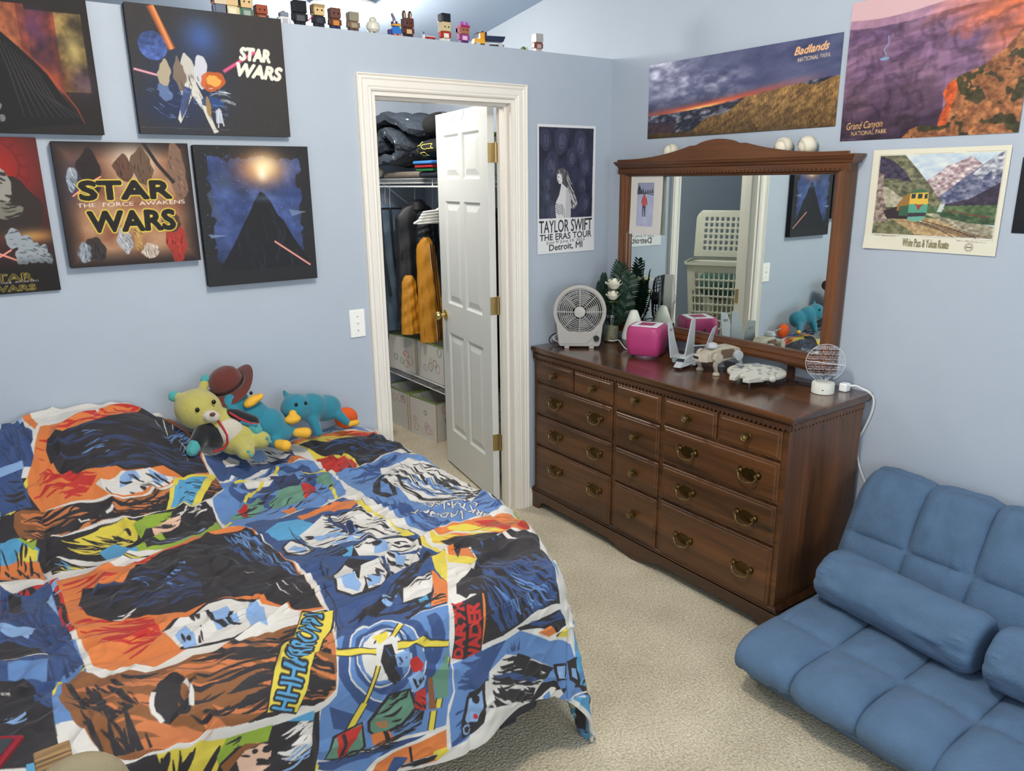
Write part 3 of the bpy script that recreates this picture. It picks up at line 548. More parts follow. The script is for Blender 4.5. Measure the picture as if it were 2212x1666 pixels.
('p','n',[(-2.068,-0.68),(-1.964,-0.656),(-1.812,-0.7),(-1.8,-0.812),(-1.796,-0.952),(-1.768,-1.076),(-1.76,-1.112),(-1.76,-1.188),(-1.788,-1.28),(-1.888,-1.448),(-2.14,-1.268),(-2.124,-1.112),(-2.148,-0.896),(-2.164,-0.692),(-2.172,-0.644),(-2.12,-0.628)]),
('p','c',[(-2.084,-0.708),(-2.02,-0.72),(-1.992,-0.784),(-2.056,-0.84),(-2.12,-0.816),(-2.14,-0.752)]),
('p','c',[(-1.996,-1.012),(-1.936,-1.02),(-1.916,-1.016),(-1.988,-1.092),(-2.012,-1.084)]),
('p','o',[(-2.016,-0.7),(-1.952,-0.692),(-1.812,-0.7),(-1.812,-0.752),(-1.86,-0.784),(-1.944,-0.732),(-2.012,-0.74)]),
('p','y',[(-1.816,-0.716),(-1.8,-0.812),(-1.796,-0.952),(-1.776,-1.072),(-1.812,-1.068),(-1.84,-0.96),(-1.852,-0.848)]),
('p','w',[(-2.052,-0.816),(-1.992,-0.784),(-1.952,-0.756),(-1.88,-0.804),(-1.828,-0.78),(-1.808,-0.872),(-1.8,-0.972),(-1.804,-1.04),(-1.868,-1.016),(-1.948,-0.98),(-1.98,-0.964),(-2.02,-0.956),(-2.052,-0.908)]),
('k','k',54,0.09,0.009,[(-2.008,-0.816),(-1.84,-0.896)],[(-2.052,-0.816),(-1.952,-0.756),(-1.828,-0.78),(-1.804,-1.04),(-1.98,-0.964),(-2.052,-0.908)]),
('k','lb',14,0.08,0.018,[(-1.992,-0.852),(-1.856,-0.992)],[(-2.04,-0.856),(-1.98,-0.82),(-1.836,-0.952),(-1.808,-1.036),(-2.016,-0.948)]),
('k','dn',12,0.08,0.02,[(-1.944,-0.772),(-1.928,-0.912)],[(-1.952,-0.756),(-1.904,-0.788),(-1.9,-0.936),(-1.932,-0.924)]),
('p','k',[(-2.128,-0.868),(-2.084,-0.828),(-2.06,-0.872),(-2.048,-0.944),(-2.092,-0.968),(-2.136,-0.928)]),
('p','w',[(-2.12,-0.868),(-2.088,-0.84),(-2.064,-0.876),(-2.052,-0.932),(-2.088,-0.956),(-2.124,-0.912)]),
('p','lb',[(-2.116,-0.892),(-2.088,-0.868),(-2.064,-0.916),(-2.088,-0.94)]),
('p','k',[(-2.092,-1.156),(-2.032,-1.104),(-1.98,-1.056),(-1.956,-1.016),(-1.888,-1.008),(-1.812,-1.064),(-1.776,-1.104),(-1.804,-1.196),(-1.916,-1.268),(-1.952,-1.28),(-2.04,-1.292),(-2.068,-1.284),(-2.096,-1.24)]),
('p','w',[(-1.96,-1.024),(-1.896,-1.02),(-1.816,-1.072),(-1.788,-1.112),(-1.812,-1.192),(-1.856,-1.228),(-1.92,-1.26),(-1.956,-1.268),(-1.992,-1.264),(-1.948,-1.2),(-1.928,-1.128),(-1.964,-1.076)]),
('p','lb',[(-1.892,-1.028),(-1.868,-1.056),(-1.88,-1.1),(-1.916,-1.072)]),
('p','lb',[(-1.908,-1.156),(-1.856,-1.168),(-1.86,-1.228),(-1.944,-1.26)]),
('k','k',26,0.08,0.009,[(-1.956,-1.056),(-1.824,-1.128)],[(-1.96,-1.024),(-1.816,-1.072),(-1.812,-1.192),(-1.956,-1.268),(-1.928,-1.136)]),
('p','w',[(-2.084,-1.16),(-2.032,-1.116),(-2.008,-1.152),(-2.016,-1.228),(-2.032,-1.264),(-2.064,-1.276),(-2.088,-1.236)]),
('p','lb',[(-2.076,-1.168),(-2.048,-1.172),(-2.044,-1.232),(-2.056,-1.264),(-2.08,-1.228)]),
('p','w',[(-1.992,-1.136),(-1.944,-1.124),(-1.944,-1.172),(-1.984,-1.236),(-2.016,-1.236)]),
('k','k',8,0.05,0.01,[(-1.996,-1.144),(-1.98,-1.228)],[(-1.996,-1.136),(-1.932,-1.136),(-1.984,-1.244),(-2.024,-1.248)]),
('p','w',[(-1.976,-1.392),(-1.912,-1.312),(-1.864,-1.296),(-1.856,-1.332),(-1.904,-1.4),(-1.936,-1.428)]),
('k','k',10,0.12,0.006,[(-1.956,-1.388),(-1.876,-1.34)],[(-1.976,-1.392),(-1.912,-1.312),(-1.864,-1.296),(-1.856,-1.332),(-1.936,-1.428)]),
('p','k',[(-2.012,-1.352),(-1.968,-1.308),(-1.888,-1.244),(-1.812,-1.192),(-1.812,-1.244),(-1.892,-1.296),(-1.952,-1.348),(-1.984,-1.384)]),
('k','n',10,0.08,0.006,[(-1.976,-1.324),(-1.876,-1.264)],[(-2.012,-1.352),(-1.888,-1.244),(-1.82,-1.208),(-1.892,-1.296),(-1.984,-1.384)]),
('p','y',[(-1.772,-1.084),(-1.76,-1.112),(-1.76,-1.188),(-1.788,-1.284),(-1.84,-1.368),(-1.836,-1.308),(-1.792,-1.168)]),
('p','o',[(-1.832,-1.304),(-1.836,-1.364),(-1.888,-1.448),(-1.924,-1.432),(-1.868,-1.356)]),
('k','w',12,0.05,0.012,[(-1.788,-1.112),(-1.78,-1.216)],[(-1.792,-1.092),(-1.764,-1.136),(-1.792,-1.244),(-1.82,-1.26)]),
('k','k',14,0.5,0.004,[(-2.064,-0.764),(-2.116,-1.284)],[(-2.064,-0.74),(-2.032,-0.76),(-2.092,-1.248),(-2.112,-1.288),(-2.14,-1.268),(-2.12,-1.12)]),
('k','k',16,0.3,0.012,[(-2.12,-1.128),(-1.912,-1.108)],[(-2.148,-0.896),(-1.988,-0.956),(-1.98,-1.048),(-2.068,-1.096),(-2.128,-1.224),(-2.124,-1.104)]),
('p','n',[(-2.104,-0.964),(-2.0,-1.052),(-1.904,-1.104),(-1.752,-1.216),(-1.864,-1.412),(-1.888,-1.452),(-2.0,-1.44),(-2.096,-1.428),(-2.188,-1.432),(-2.164,-1.372),(-2.148,-1.272),(-2.116,-1.072)]),
('p','n',[(-2.096,-1.064),(-2.04,-1.068),(-2.184,-1.424),(-2.164,-1.372)]),
('p','k',[(-2.076,-1.132),(-2.02,-1.088),(-1.996,-1.064),(-1.972,-1.092),(-1.916,-1.132),(-1.944,-1.232),(-1.964,-1.268),(-2.016,-1.28),(-2.076,-1.276),(-2.104,-1.232)]),
('p','w',[(-2.072,-1.14),(-2.02,-1.096),(-2.0,-1.172),(-2.02,-1.236),(-2.044,-1.268),(-2.072,-1.264),(-2.096,-1.224)]),
('p','lb',[(-2.072,-1.168),(-2.032,-1.164),(-2.032,-1.236),(-2.052,-1.26),(-2.076,-1.228)]),
('p','w',[(-2.004,-1.14),(-1.928,-1.136),(-1.944,-1.216),(-1.98,-1.264),(-2.024,-1.264),(-2.008,-1.212)]),
('p','k',[(-2.008,-1.128),(-2.0,-1.164),(-2.028,-1.212),(-2.032,-1.176)]),
('p','lb',[(-1.996,-1.196),(-1.956,-1.212),(-1.984,-1.252),(-2.02,-1.252)]),
('k','k',10,0.05,0.008,[(-2.004,-1.18),(-1.98,-1.244)],[(-1.996,-1.144),(-1.924,-1.148),(-1.972,-1.264),(-2.032,-1.26)]),
('k','w',3,0.05,0.01,[(-1.968,-1.104),(-1.928,-1.136)],[(-1.968,-1.084),(-1.908,-1.116),(-1.924,-1.148),(-1.98,-1.116)]),
('p','w',[(-1.904,-1.104),(-1.82,-1.188),(-1.856,-1.236),(-1.92,-1.26),(-1.952,-1.26),(-1.912,-1.16)]),
('k','k',14,0.07,0.008,[(-1.896,-1.128),(-1.868,-1.224)],[(-1.904,-1.104),(-1.82,-1.188),(-1.856,-1.236),(-1.952,-1.26)]),
('p','lb',[(-1.876,-1.128),(-1.856,-1.164),(-1.888,-1.208),(-1.896,-1.176)]),
('p','k',[(-2.116,-1.392),(-2.092,-1.368),(-2.016,-1.336),(-1.96,-1.292),(-1.88,-1.244),(-1.804,-1.196),(-1.792,-1.208),(-1.864,-1.276),(-1.94,-1.32),(-2.008,-1.372),(-2.06,-1.388)]),
('k','n',16,0.08,0.008,[(-2.084,-1.38),(-1.856,-1.236)],[(-2.116,-1.392),(-2.016,-1.336),(-1.88,-1.244),(-1.804,-1.196),(-1.94,-1.32),(-2.06,-1.388)]),
('k','lb',6,0.04,0.01,[(-2.032,-1.352),(-2.016,-1.388)],[(-2.032,-1.34),(-1.996,-1.328),(-1.988,-1.364),(-2.036,-1.392)]),
('p','k',[(-1.98,-1.332),(-1.912,-1.308),(-1.86,-1.296),(-1.852,-1.328),(-1.904,-1.404),(-1.94,-1.436),(-1.984,-1.392)]),
('p','w',[(-1.956,-1.336),(-1.912,-1.32),(-1.864,-1.3),(-1.86,-1.332),(-1.904,-1.396),(-1.928,-1.4),(-1.984,-1.388)]),
('k','k',8,0.1,0.005,[(-1.968,-1.376),(-1.9,-1.38)],[(-1.956,-1.336),(-1.864,-1.3),(-1.86,-1.332),(-1.984,-1.388)]),
('p','o',[(-1.852,-1.304),(-1.836,-1.364),(-1.884,-1.448),(-1.932,-1.44),(-1.896,-1.396)]),
('p','y',[(-1.804,-1.212),(-1.752,-1.216),(-1.836,-1.364),(-1.84,-1.308)]),
('p','c',[(-1.948,-1.404),(-1.92,-1.4),(-1.932,-1.44),(-1.956,-1.432)]),
('k','k',10,0.5,0.004,[(-2.072,-1.008),(-2.16,-1.372)],[(-2.068,-0.98),(-2.028,-1.012),(-2.144,-1.38),(-2.18,-1.412),(-2.16,-1.324)]),
('k','k',14,0.4,0.01,[(-2.16,-1.368),(-1.872,-1.416)],[(-2.144,-1.332),(-2.02,-1.376),(-1.872,-1.416),(-1.888,-1.448),(-2.188,-1.428)]),
('p','b',[(-2.188,-1.432),(-2.096,-1.432),(-2.004,-1.44),(-1.888,-1.456),(-1.912,-1.524),(-1.916,-1.556),(-1.916,-1.624),(-1.916,-1.672),(-1.936,-1.704),(-1.948,-1.756),(-1.996,-1.756),(-2.072,-1.752),(-2.136,-1.752),(-2.196,-1.748),(-2.256,-1.724),(-2.292,-1.7),(-2.28,-1.656),(-2.264,-1.58),(-2.244,-1.572),(-2.224,-1.556)]),
('p','n',[(-1.96,-1.58),(-1.964,-1.612),(-1.976,-1.64),(-2.0,-1.656),(-2.028,-1.668),(-2.052,-1.672),(-2.08,-1.672),(-2.112,-1.664),(-2.14,-1.644),(-2.168,-1.612),(-2.188,-1.572),(-2.204,-1.536),(-2.212,-1.512),(-2.204,-1.484),(-2.188,-1.46),(-2.164,-1.428),(-2.14,-1.404),(-2.112,-1.392),(-2.08,-1.392),(-2.052,-1.396),(-2.024,-1.408),(-2.004,-1.432),(-1.984,-1.46),(-1.972,-1.488),(-1.968,-1.516),(-1.964,-1.548)]),
('p','b',[(-1.984,-1.564),(-1.992,-1.588),(-2.004,-1.608),(-2.02,-1.62),(-2.04,-1.628),(-2.06,-1.636),(-2.084,-1.636),(-2.112,-1.624),(-2.132,-1.608),(-2.152,-1.58),(-2.172,-1.552),(-2.184,-1.528),(-2.184,-1.508),(-2.176,-1.488),(-2.168,-1.464),(-2.152,-1.44),(-2.132,-1.424),(-2.108,-1.416),(-2.08,-1.412),(-2.056,-1.412),(-2.036,-1.424),(-2.02,-1.44),(-2.008,-1.464),(-2.0,-1.484),(-1.992,-1.508),(-1.988,-1.536)]),
('l','w',0.004,[(-1.984,-1.564),(-1.992,-1.588),(-2.004,-1.608),(-2.02,-1.62),(-2.04,-1.628),(-2.06,-1.636),(-2.084,-1.636),(-2.112,-1.624),(-2.132,-1.608),(-2.152,-1.58),(-2.172,-1.552),(-2.184,-1.528),(-2.184,-1.508),(-2.176,-1.488),(-2.168,-1.464),(-2.152,-1.44),(-2.132,-1.424),(-2.108,-1.416),(-2.08,-1.412),(-2.056,-1.412),(-2.036,-1.424),(-2.02,-1.44),(-2.008,-1.464),(-2.0,-1.484),(-1.992,-1.508),(-1.988,-1.536)]),
('p','n',[(-2.008,-1.548),(-2.016,-1.568),(-2.028,-1.584),(-2.036,-1.596),(-2.052,-1.608),(-2.072,-1.612),(-2.092,-1.612),(-2.112,-1.6),(-2.128,-1.584),(-2.148,-1.56),(-2.16,-1.54),(-2.168,-1.524),(-2.168,-1.504),(-2.164,-1.488),(-2.156,-1.468),(-2.144,-1.448),(-2.128,-1.436),(-2.104,-1.424),(-2.084,-1.42),(-2.064,-1.42),(-2.048,-1.432),(-2.036,-1.448),(-2.024,-1.464),(-2.02,-1.484),(-2.012,-1.5),(-2.008,-1.524)]),
('l','w',0.004,[(-2.024,-1.536),(-2.028,-1.556),(-2.036,-1.572),(-2.048,-1.58),(-2.064,-1.584),(-2.076,-1.584),(-2.092,-1.584),(-2.112,-1.58),(-2.124,-1.572),(-2.14,-1.552),(-2.148,-1.536),(-2.156,-1.516),(-2.16,-1.5),(-2.156,-1.484),(-2.144,-1.468),(-2.132,-1.452),(-2.12,-1.44),(-2.104,-1.436),(-2.088,-1.436),(-2.072,-1.436),(-2.056,-1.44),(-2.044,-1.448),(-2.032,-1.464),(-2.028,-1.48),(-2.028,-1.5),(-2.028,-1.516)]),
('p','b',[(-2.028,-1.532),(-2.028,-1.552),(-2.036,-1.568),(-2.052,-1.576),(-2.064,-1.58),(-2.076,-1.58),(-2.092,-1.58),(-2.108,-1.576),(-2.124,-1.564),(-2.136,-1.548),(-2.148,-1.532),(-2.156,-1.516),(-2.156,-1.5),(-2.152,-1.484),(-2.14,-1.468),(-2.128,-1.452),(-2.12,-1.44),(-2.104,-1.436),(-2.088,-1.436),(-2.072,-1.436),(-2.056,-1.44),(-2.044,-1.448),(-2.036,-1.464),(-2.028,-1.48),(-2.028,-1.496),(-2.028,-1.516)]),
('p','w',[(-2.04,-1.524),(-2.044,-1.54),(-2.052,-1.552),(-2.064,-1.56),(-2.072,-1.568),(-2.084,-1.572),(-2.096,-1.572),(-2.112,-1.564),(-2.124,-1.556),(-2.136,-1.54),(-2.144,-1.528),(-2.148,-1.512),(-2.148,-1.5),(-2.144,-1.484),(-2.136,-1.472),(-2.128,-1.456),(-2.116,-1.448),(-2.104,-1.44),(-2.088,-1.436),(-2.076,-1.436),(-2.064,-1.44),(-2.052,-1.452),(-2.048,-1.464),(-2.044,-1.476),(-2.04,-1.492),(-2.04,-1.508)]),
('l','k',0.004,[(-2.104,-1.464),(-2.096,-1.456),(-2.088,-1.448),(-2.076,-1.444),(-2.068,-1.444),(-2.06,-1.444),(-2.052,-1.448),(-2.044,-1.452),(-2.04,-1.46),(-2.036,-1.472),(-2.036,-1.484),(-2.036,-1.492)]),
('p','y',[(-2.1,-1.444),(-2.06,-1.444),(-2.064,-1.46),(-2.092,-1.472)]),
('p','n',[(-1.956,-1.464),(-1.928,-1.464),(-1.92,-1.516),(-1.944,-1.572),(-1.976,-1.6),(-1.96,-1.524)]),
('p','n',[(-2.244,-1.58),(-2.164,-1.648),(-2.204,-1.672),(-2.24,-1.648)]),
('l','k',0.02,[(-2.2,-1.46),(-2.108,-1.492)]),
('l','y',0.014,[(-2.2,-1.46),(-2.108,-1.492)]),
('l','k',0.02,[(-2.052,-1.496),(-1.916,-1.54)]),
('l','y',0.014,[(-2.052,-1.496),(-1.916,-1.54)]),
('l','k',0.02,[(-2.056,-1.468),(-2.02,-1.444)]),
('l','y',0.014,[(-2.056,-1.468),(-2.02,-1.444)]),
('l','k',0.014,[(-2.112,-1.524),(-2.156,-1.608)]),
('l','y',0.008,[(-2.112,-1.524),(-2.156,-1.608)]),
('l','k',0.024,[(-2.156,-1.608),(-2.204,-1.68)]),
('l','y',0.018,[(-2.156,-1.608),(-2.204,-1.68)]),
('l','k',0.02,[(-1.924,-1.576),(-1.948,-1.648)]),
('l','y',0.014,[(-1.924,-1.576),(-1.948,-1.648)]),
('l','k',0.02,[(-1.948,-1.648),(-1.964,-1.7)]),
('l','y',0.014,[(-1.948,-1.648),(-1.964,-1.7)]),
('l','k',0.02,[(-1.976,-1.704),(-1.988,-1.756)]),
('l','y',0.014,[(-1.976,-1.704),(-1.988,-1.756)]),
('p','k',[(-2.152,-1.668),(-2.096,-1.608),(-2.036,-1.616),(-2.02,-1.676),(-2.06,-1.716),(-2.128,-1.732),(-2.152,-1.7)]),
('p','gr',[(-2.144,-1.672),(-2.092,-1.616),(-2.04,-1.62),(-2.028,-1.672),(-2.064,-1.708),(-2.128,-1.724),(-2.144,-1.7)]),
('k','k',8,0.08,0.008,[(-2.124,-1.656),(-2.052,-1.64)],[(-2.144,-1.672),(-2.092,-1.616),(-2.04,-1.62),(-2.064,-1.708)]),
('p','gr',[(-1.972,-1.612),(-1.94,-1.588),(-1.92,-1.552),(-1.932,-1.68),(-1.964,-1.676)]),
('p','r',[(-2.032,-1.548),(-2.008,-1.544),(-1.992,-1.572),(-2.004,-1.592),(-2.024,-1.58)]),
('p','r',[(-2.024,-1.632),(-1.992,-1.632),(-1.996,-1.696),(-2.028,-1.684)]),
('k','k',6,0.06,0.006,[(-2.02,-1.644),(-2.004,-1.688)],[(-2.024,-1.632),(-1.992,-1.632),(-1.996,-1.696),(-2.028,-1.684)]),
('p','br',[(-1.984,-1.608),(-1.972,-1.612),(-1.968,-1.7),(-1.988,-1.696)]),
('p','k',[(-2.084,-1.48),(-2.064,-1.484),(-2.064,-1.52),(-2.048,-1.58),(-2.076,-1.592),(-2.092,-1.572),(-2.104,-1.516)]),
('k','n',10,0.05,0.008,[(-2.084,-1.492),(-2.064,-1.584)],[(-2.084,-1.48),(-2.048,-1.58),(-2.076,-1.592)]),
('p','lb',[(-2.068,-1.524),(-2.044,-1.52),(-2.024,-1.536),(-2.032,-1.56),(-2.064,-1.556)]),
('k','dn',8,0.04,0.005,[(-2.06,-1.52),(-2.056,-1.556)],[(-2.068,-1.524),(-2.024,-1.536),(-2.064,-1.556)]),
('p','lb',[(-2.04,-1.588),(-2.008,-1.584),(-1.988,-1.604),(-1.996,-1.628),(-2.028,-1.632)]),
('k','k',10,0.05,0.006,[(-2.024,-1.588),(-2.02,-1.632)],[(-2.04,-1.588),(-1.988,-1.604),(-2.028,-1.632)]),
('p','k',[(-2.272,-1.712),(-2.244,-1.668),(-2.164,-1.664),(-2.16,-1.736),(-2.184,-1.756),(-2.236,-1.74)]),
('p','gr',[(-2.268,-1.712),(-2.24,-1.676),(-2.168,-1.668),(-2.168,-1.732),(-2.188,-1.748),(-2.236,-1.732)]),
('p','r',[(-2.232,-1.672),(-2.164,-1.672),(-2.184,-1.7),(-2.216,-1.74),(-2.236,-1.732)]),
('l','k',0.01,[(-2.216,-1.676),(-2.212,-1.712),(-2.228,-1.732)]),
('p','o',[(-2.144,-1.712),(-2.096,-1.72),(-2.084,-1.748),(-2.112,-1.764),(-2.14,-1.744)]),
('p','k',[(-2.112,-1.716),(-2.1,-1.72),(-2.092,-1.752),(-2.104,-1.756)]),
('k','k',22,0.08,0.006,[(-2.088,-1.728),(-2.016,-1.7)],[(-2.096,-1.716),(-2.032,-1.684),(-2.0,-1.696),(-2.012,-1.736),(-2.08,-1.744)]),
('k','k',14,0.2,0.005,[(-2.176,-1.768),(-2.036,-1.744)],[(-2.208,-1.756),(-2.144,-1.748),(-2.036,-1.736),(-2.02,-1.744),(-2.16,-1.768)]),
('l','ob',0.008,[(-2.128,-1.68),(-2.116,-1.7),(-2.1,-1.708),(-2.104,-1.692),(-2.116,-1.688)]),
('p','w',[(-1.756,-1.232),(-1.644,-1.136),(-1.568,-1.188),(-1.448,-1.3),(-1.472,-1.36),(-1.54,-1.5),(-1.52,-1.568),(-1.608,-1.58),(-1.696,-1.592),(-1.748,-1.6),(-1.816,-1.596),(-1.872,-1.608),(-1.912,-1.584),(-1.896,-1.476),(-1.864,-1.412)]),
('p','y',[(-1.732,-1.08),(-1.632,-1.148),(-1.548,-1.204),(-1.616,-1.212),(-1.704,-1.164),(-1.744,-1.124)]),
('k','o',14,0.16,0.012,[(-1.736,-1.104),(-1.596,-1.196)],[(-1.732,-1.08),(-1.548,-1.204),(-1.616,-1.212),(-1.748,-1.132)]),
('p','o',[(-1.732,-1.176),(-1.68,-1.224),(-1.7,-1.3),(-1.752,-1.236)]),
('p','y',[(-1.752,-1.22),(-1.7,-1.3),(-1.716,-1.328),(-1.78,-1.272)]),
('p','k',[(-1.72,-1.128),(-1.648,-1.16),(-1.552,-1.196),(-1.488,-1.248),(-1.44,-1.276),(-1.528,-1.384),(-1.54,-1.348),(-1.548,-1.236),(-1.628,-1.26),(-1.7,-1.216),(-1.74,-1.264),(-1.712,-1.188)]),
('p','k',[(-1.664,-1.2),(-1.568,-1.204),(-1.548,-1.236),(-1.54,-1.332),(-1.552,-1.44),(-1.544,-1.504),(-1.536,-1.552),(-1.788,-1.492),(-1.796,-1.4),(-1.708,-1.332)]),
('k','n',90,0.16,0.009,[(-1.68,-1.344),(-1.604,-1.508)],[(-1.664,-1.2),(-1.568,-1.204),(-1.54,-1.332),(-1.544,-1.504),(-1.536,-1.552),(-1.788,-1.492),(-1.784,-1.388)]),
('p','r',[(-1.684,-1.38),(-1.64,-1.368),(-1.676,-1.428),(-1.716,-1.432)]),
('p','w',[(-1.616,-1.356),(-1.6,-1.36),(-1.632,-1.4),(-1.652,-1.4)]),
('l','w',0.018,[(-1.556,-1.204),(-1.536,-1.284),(-1.532,-1.352),(-1.536,-1.416),(-1.536,-1.476)]),
('p','k',[(-1.82,-1.384),(-1.792,-1.372),(-1.776,-1.4),(-1.796,-1.44),(-1.832,-1.46),(-1.848,-1.432)]),
('p','k',[(-1.82,-1.384),(-1.792,-1.368),(-1.748,-1.36),(-1.636,-1.244),(-1.564,-1.244),(-1.504,-1.3),(-1.48,-1.364),(-1.548,-1.512),(-1.532,-1.564),(-1.636,-1.568),(-1.704,-1.584),(-1.748,-1.596),(-1.816,-1.592),(-1.788,-1.484),(-1.812,-1.456),(-1.84,-1.44)]),
('k','n',110,0.16,0.009,[(-1.704,-1.384),(-1.608,-1.54)],[(-1.688,-1.284),(-1.48,-1.364),(-1.548,-1.512),(-1.556,-1.556),(-1.748,-1.584),(-1.804,-1.584),(-1.772,-1.468),(-1.828,-1.424)]),
('k','b',20,0.1,0.006,[(-1.768,-1.448),(-1.696,-1.548)],[(-1.764,-1.432),(-1.66,-1.396),(-1.612,-1.48),(-1.548,-1.556),(-1.696,-1.556)]),
('p','o',[(-1.8,-1.468),(-1.784,-1.472),(-1.816,-1.596),(-1.82,-1.544)]),
('p','k',[(-1.876,-1.456),(-1.828,-1.464),(-1.788,-1.468),(-1.804,-1.516),(-1.82,-1.608),(-1.868,-1.608),(-1.912,-1.584)]),
('t','DARTH','r',None,0,[(-1.88,-1.596),(-1.848,-1.464),(-1.908,-1.584)]),
('t','VADER','r',None,0,[(-1.828,-1.62),(-1.808,-1.488),(-1.864,-1.604)]),
('p','g',[(-1.42,-1.272),(-1.44,-1.332),(-1.468,-1.4),(-1.444,-1.348)]),
('p','c',[(-1.436,-1.32),(-1.452,-1.368),(-1.52,-1.476),(-1.504,-1.42)]),
('p','k',[(-1.7,-1.588),(-1.624,-1.592),(-1.532,-1.58),(-1.484,-1.6),(-1.468,-1.624),(-1.548,-1.66),(-1.588,-1.632),(-1.624,-1.616),(-1.688,-1.6)]),
('p','o',[(-1.628,-1.628),(-1.584,-1.62),(-1.548,-1.652),(-1.584,-1.656)]),
('p','y',[(-1.552,-1.66),(-1.48,-1.616),(-1.444,-1.648)]),
('k','n',12,0.08,0.01,[(-1.684,-1.588),(-1.532,-1.596)],[(-1.7,-1.588),(-1.532,-1.58),(-1.484,-1.6),(-1.624,-1.616)]),
('l','w',0.006,[(-1.584,-1.656),(-1.532,-1.64),(-1.46,-1.612)]),
('p','b',[(-1.912,-1.6),(-1.816,-1.608),(-1.736,-1.612),(-1.688,-1.6),(-1.584,-1.668),(-1.428,-1.664),(-1.328,-1.78),(-1.212,-1.792),(-1.172,-1.828),(-1.044,-1.792),(-0.968,-1.676),(-1.636,-1.86),(-1.7,-1.86),(-1.82,-1.768),(-1.84,-1.804),(-1.884,-1.82),(-1.94,-1.824),(-1.936,-1.728),(-1.912,-1.676)]),
('k','n',50,0.26,0.016,[(-1.9,-1.62),(-1.788,-1.652)],[(-1.912,-1.6),(-1.736,-1.612),(-1.792,-1.668),(-1.828,-1.708),(-1.912,-1.676)]),
('k','n',18,0.14,0.005,[(-1.712,-1.612),(-1.72,-1.648)],[(-1.748,-1.612),(-1.688,-1.612),(-1.684,-1.664),(-1.74,-1.656)]),
('k','n',14,0.16,0.016,[(-1.94,-1.796),(-1.856,-1.784)],[(-1.936,-1.728),(-1.832,-1.744),(-1.84,-1.804),(-1.94,-1.824)]),
('p','w',[(-1.82,-1.752),(-1.8,-1.676),(-1.74,-1.656),(-1.664,-1.696),(-1.568,-1.764),(-1.604,-1.796),(-1.624,-1.844),(-1.644,-1.86),(-1.704,-1.86),(-1.804,-1.784)]),
('k','k',60,0.16,0.012,[(-1.8,-1.68),(-1.592,-1.804)],[(-1.796,-1.672),(-1.74,-1.656),(-1.568,-1.764),(-1.628,-1.816),(-1.796,-1.716)]),
('k','n',14,0.16,0.01,[(-1.784,-1.7),(-1.628,-1.788)],[(-1.788,-1.684),(-1.628,-1.78),(-1.628,-1.8),(-1.784,-1.708)]),
('k','k',34,0.1,0.01,[(-1.784,-1.756),(-1.648,-1.852)],[(-1.812,-1.708),(-1.628,-1.816),(-1.64,-1.86),(-1.808,-1.776)]),
('p','k',[(-1.772,-1.748),(-1.732,-1.772),(-1.664,-1.824),(-1.672,-1.852),(-1.772,-1.768)]),
('p','k',[(-1.696,-1.672),(-1.652,-1.7),(-1.672,-1.74),(-1.716,-1.7)]),
('p','k',[(-1.648,-1.86),(-1.608,-1.804),(-1.552,-1.804),(-1.488,-1.844),(-1.232,-1.776),(-1.072,-1.804),(-0.968,-1.668),(-1.632,-1.86)]),
('p','w',[(-1.608,-1.848),(-1.58,-1.824),(-1.552,-1.828),(-1.592,-1.86),(-1.616,-1.86),(-1.632,-1.86)]),
('p','b',[(-1.604,-1.852),(-1.584,-1.836),(-1.584,-1.86),(-1.604,-1.86)]),
('p','b',[(-1.492,-1.832),(-1.34,-1.784),(-1.284,-1.796),(-1.456,-1.86)]),
('p','b',[(-1.584,-1.86),(-1.48,-1.86),(-0.952,-1.476),(-1.532,-1.86)]),
('p','k',[(-1.572,-1.752),(-1.46,-1.732),(-1.46,-1.788),(-1.552,-1.804)]),
('p','lb',[(-1.544,-1.756),(-1.476,-1.744),(-1.488,-1.788),(-1.536,-1.792)]),
('p','k',[(-1.444,-1.724),(-1.384,-1.692),(-1.372,-1.732),(-1.336,-1.756),(-1.34,-1.784),(-1.436,-1.784)]),
('p','lb',[(-1.42,-1.74),(-1.384,-1.732),(-1.36,-1.764),(-1.412,-1.768)]),
('l','w',0.006,[(-1.008,-1.656),(-1.46,-1.86),(-1.296,-1.8)]),
('p','k',[(-1.904,-1.764),(-1.88,-1.708),(-1.856,-1.7),(-1.808,-1.688),(-1.816,-1.772),(-1.836,-1.804),(-1.876,-1.816),(-1.908,-1.812)]),
('p','lb',[(-1.892,-1.764),(-1.872,-1.72),(-1.832,-1.708),(-1.832,-1.752),(-1.856,-1.788),(-1.888,-1.78)]),
('p','k',[(-1.872,-1.804),(-1.876,-1.808),(-1.876,-1.812),(-1.88,-1.812),(-1.884,-1.812),(-1.884,-1.816),(-1.892,-1.812),(-1.896,-1.812),(-1.9,-1.808),(-1.9,-1.804),(-1.904,-1.8),(-1.904,-1.796),(-1.908,-1.792),(-1.908,-1.788),(-1.904,-1.784),(-1.904,-1.78),(-1.9,-1.776),(-1.896,-1.776),(-1.892,-1.776),(-1.892,-1.776),(-1.888,-1.776),(-1.884,-1.78),(-1.88,-1.784),(-1.876,-1.788),(-1.876,-1.792),(-1.872,-1.8)]),
('l','lb',0.005,[(-1.88,-1.8),(-1.88,-1.804),(-1.884,-1.804),(-1.884,-1.808),(-1.884,-1.808),(-1.888,-1.808),(-1.892,-1.808),(-1.892,-1.808),(-1.896,-1.804),(-1.896,-1.804),(-1.9,-1.8),(-1.9,-1.796),(-1.9,-1.792),(-1.9,-1.792),(-1.9,-1.788),(-1.9,-1.784),(-1.896,-1.784),(-1.896,-1.78),(-1.892,-1.784),(-1.888,-1.784),(-1.888,-1.784),(-1.884,-1.784),(-1.884,-1.788),(-1.88,-1.792),(-1.88,-1.796),(-1.88,-1.796)]),
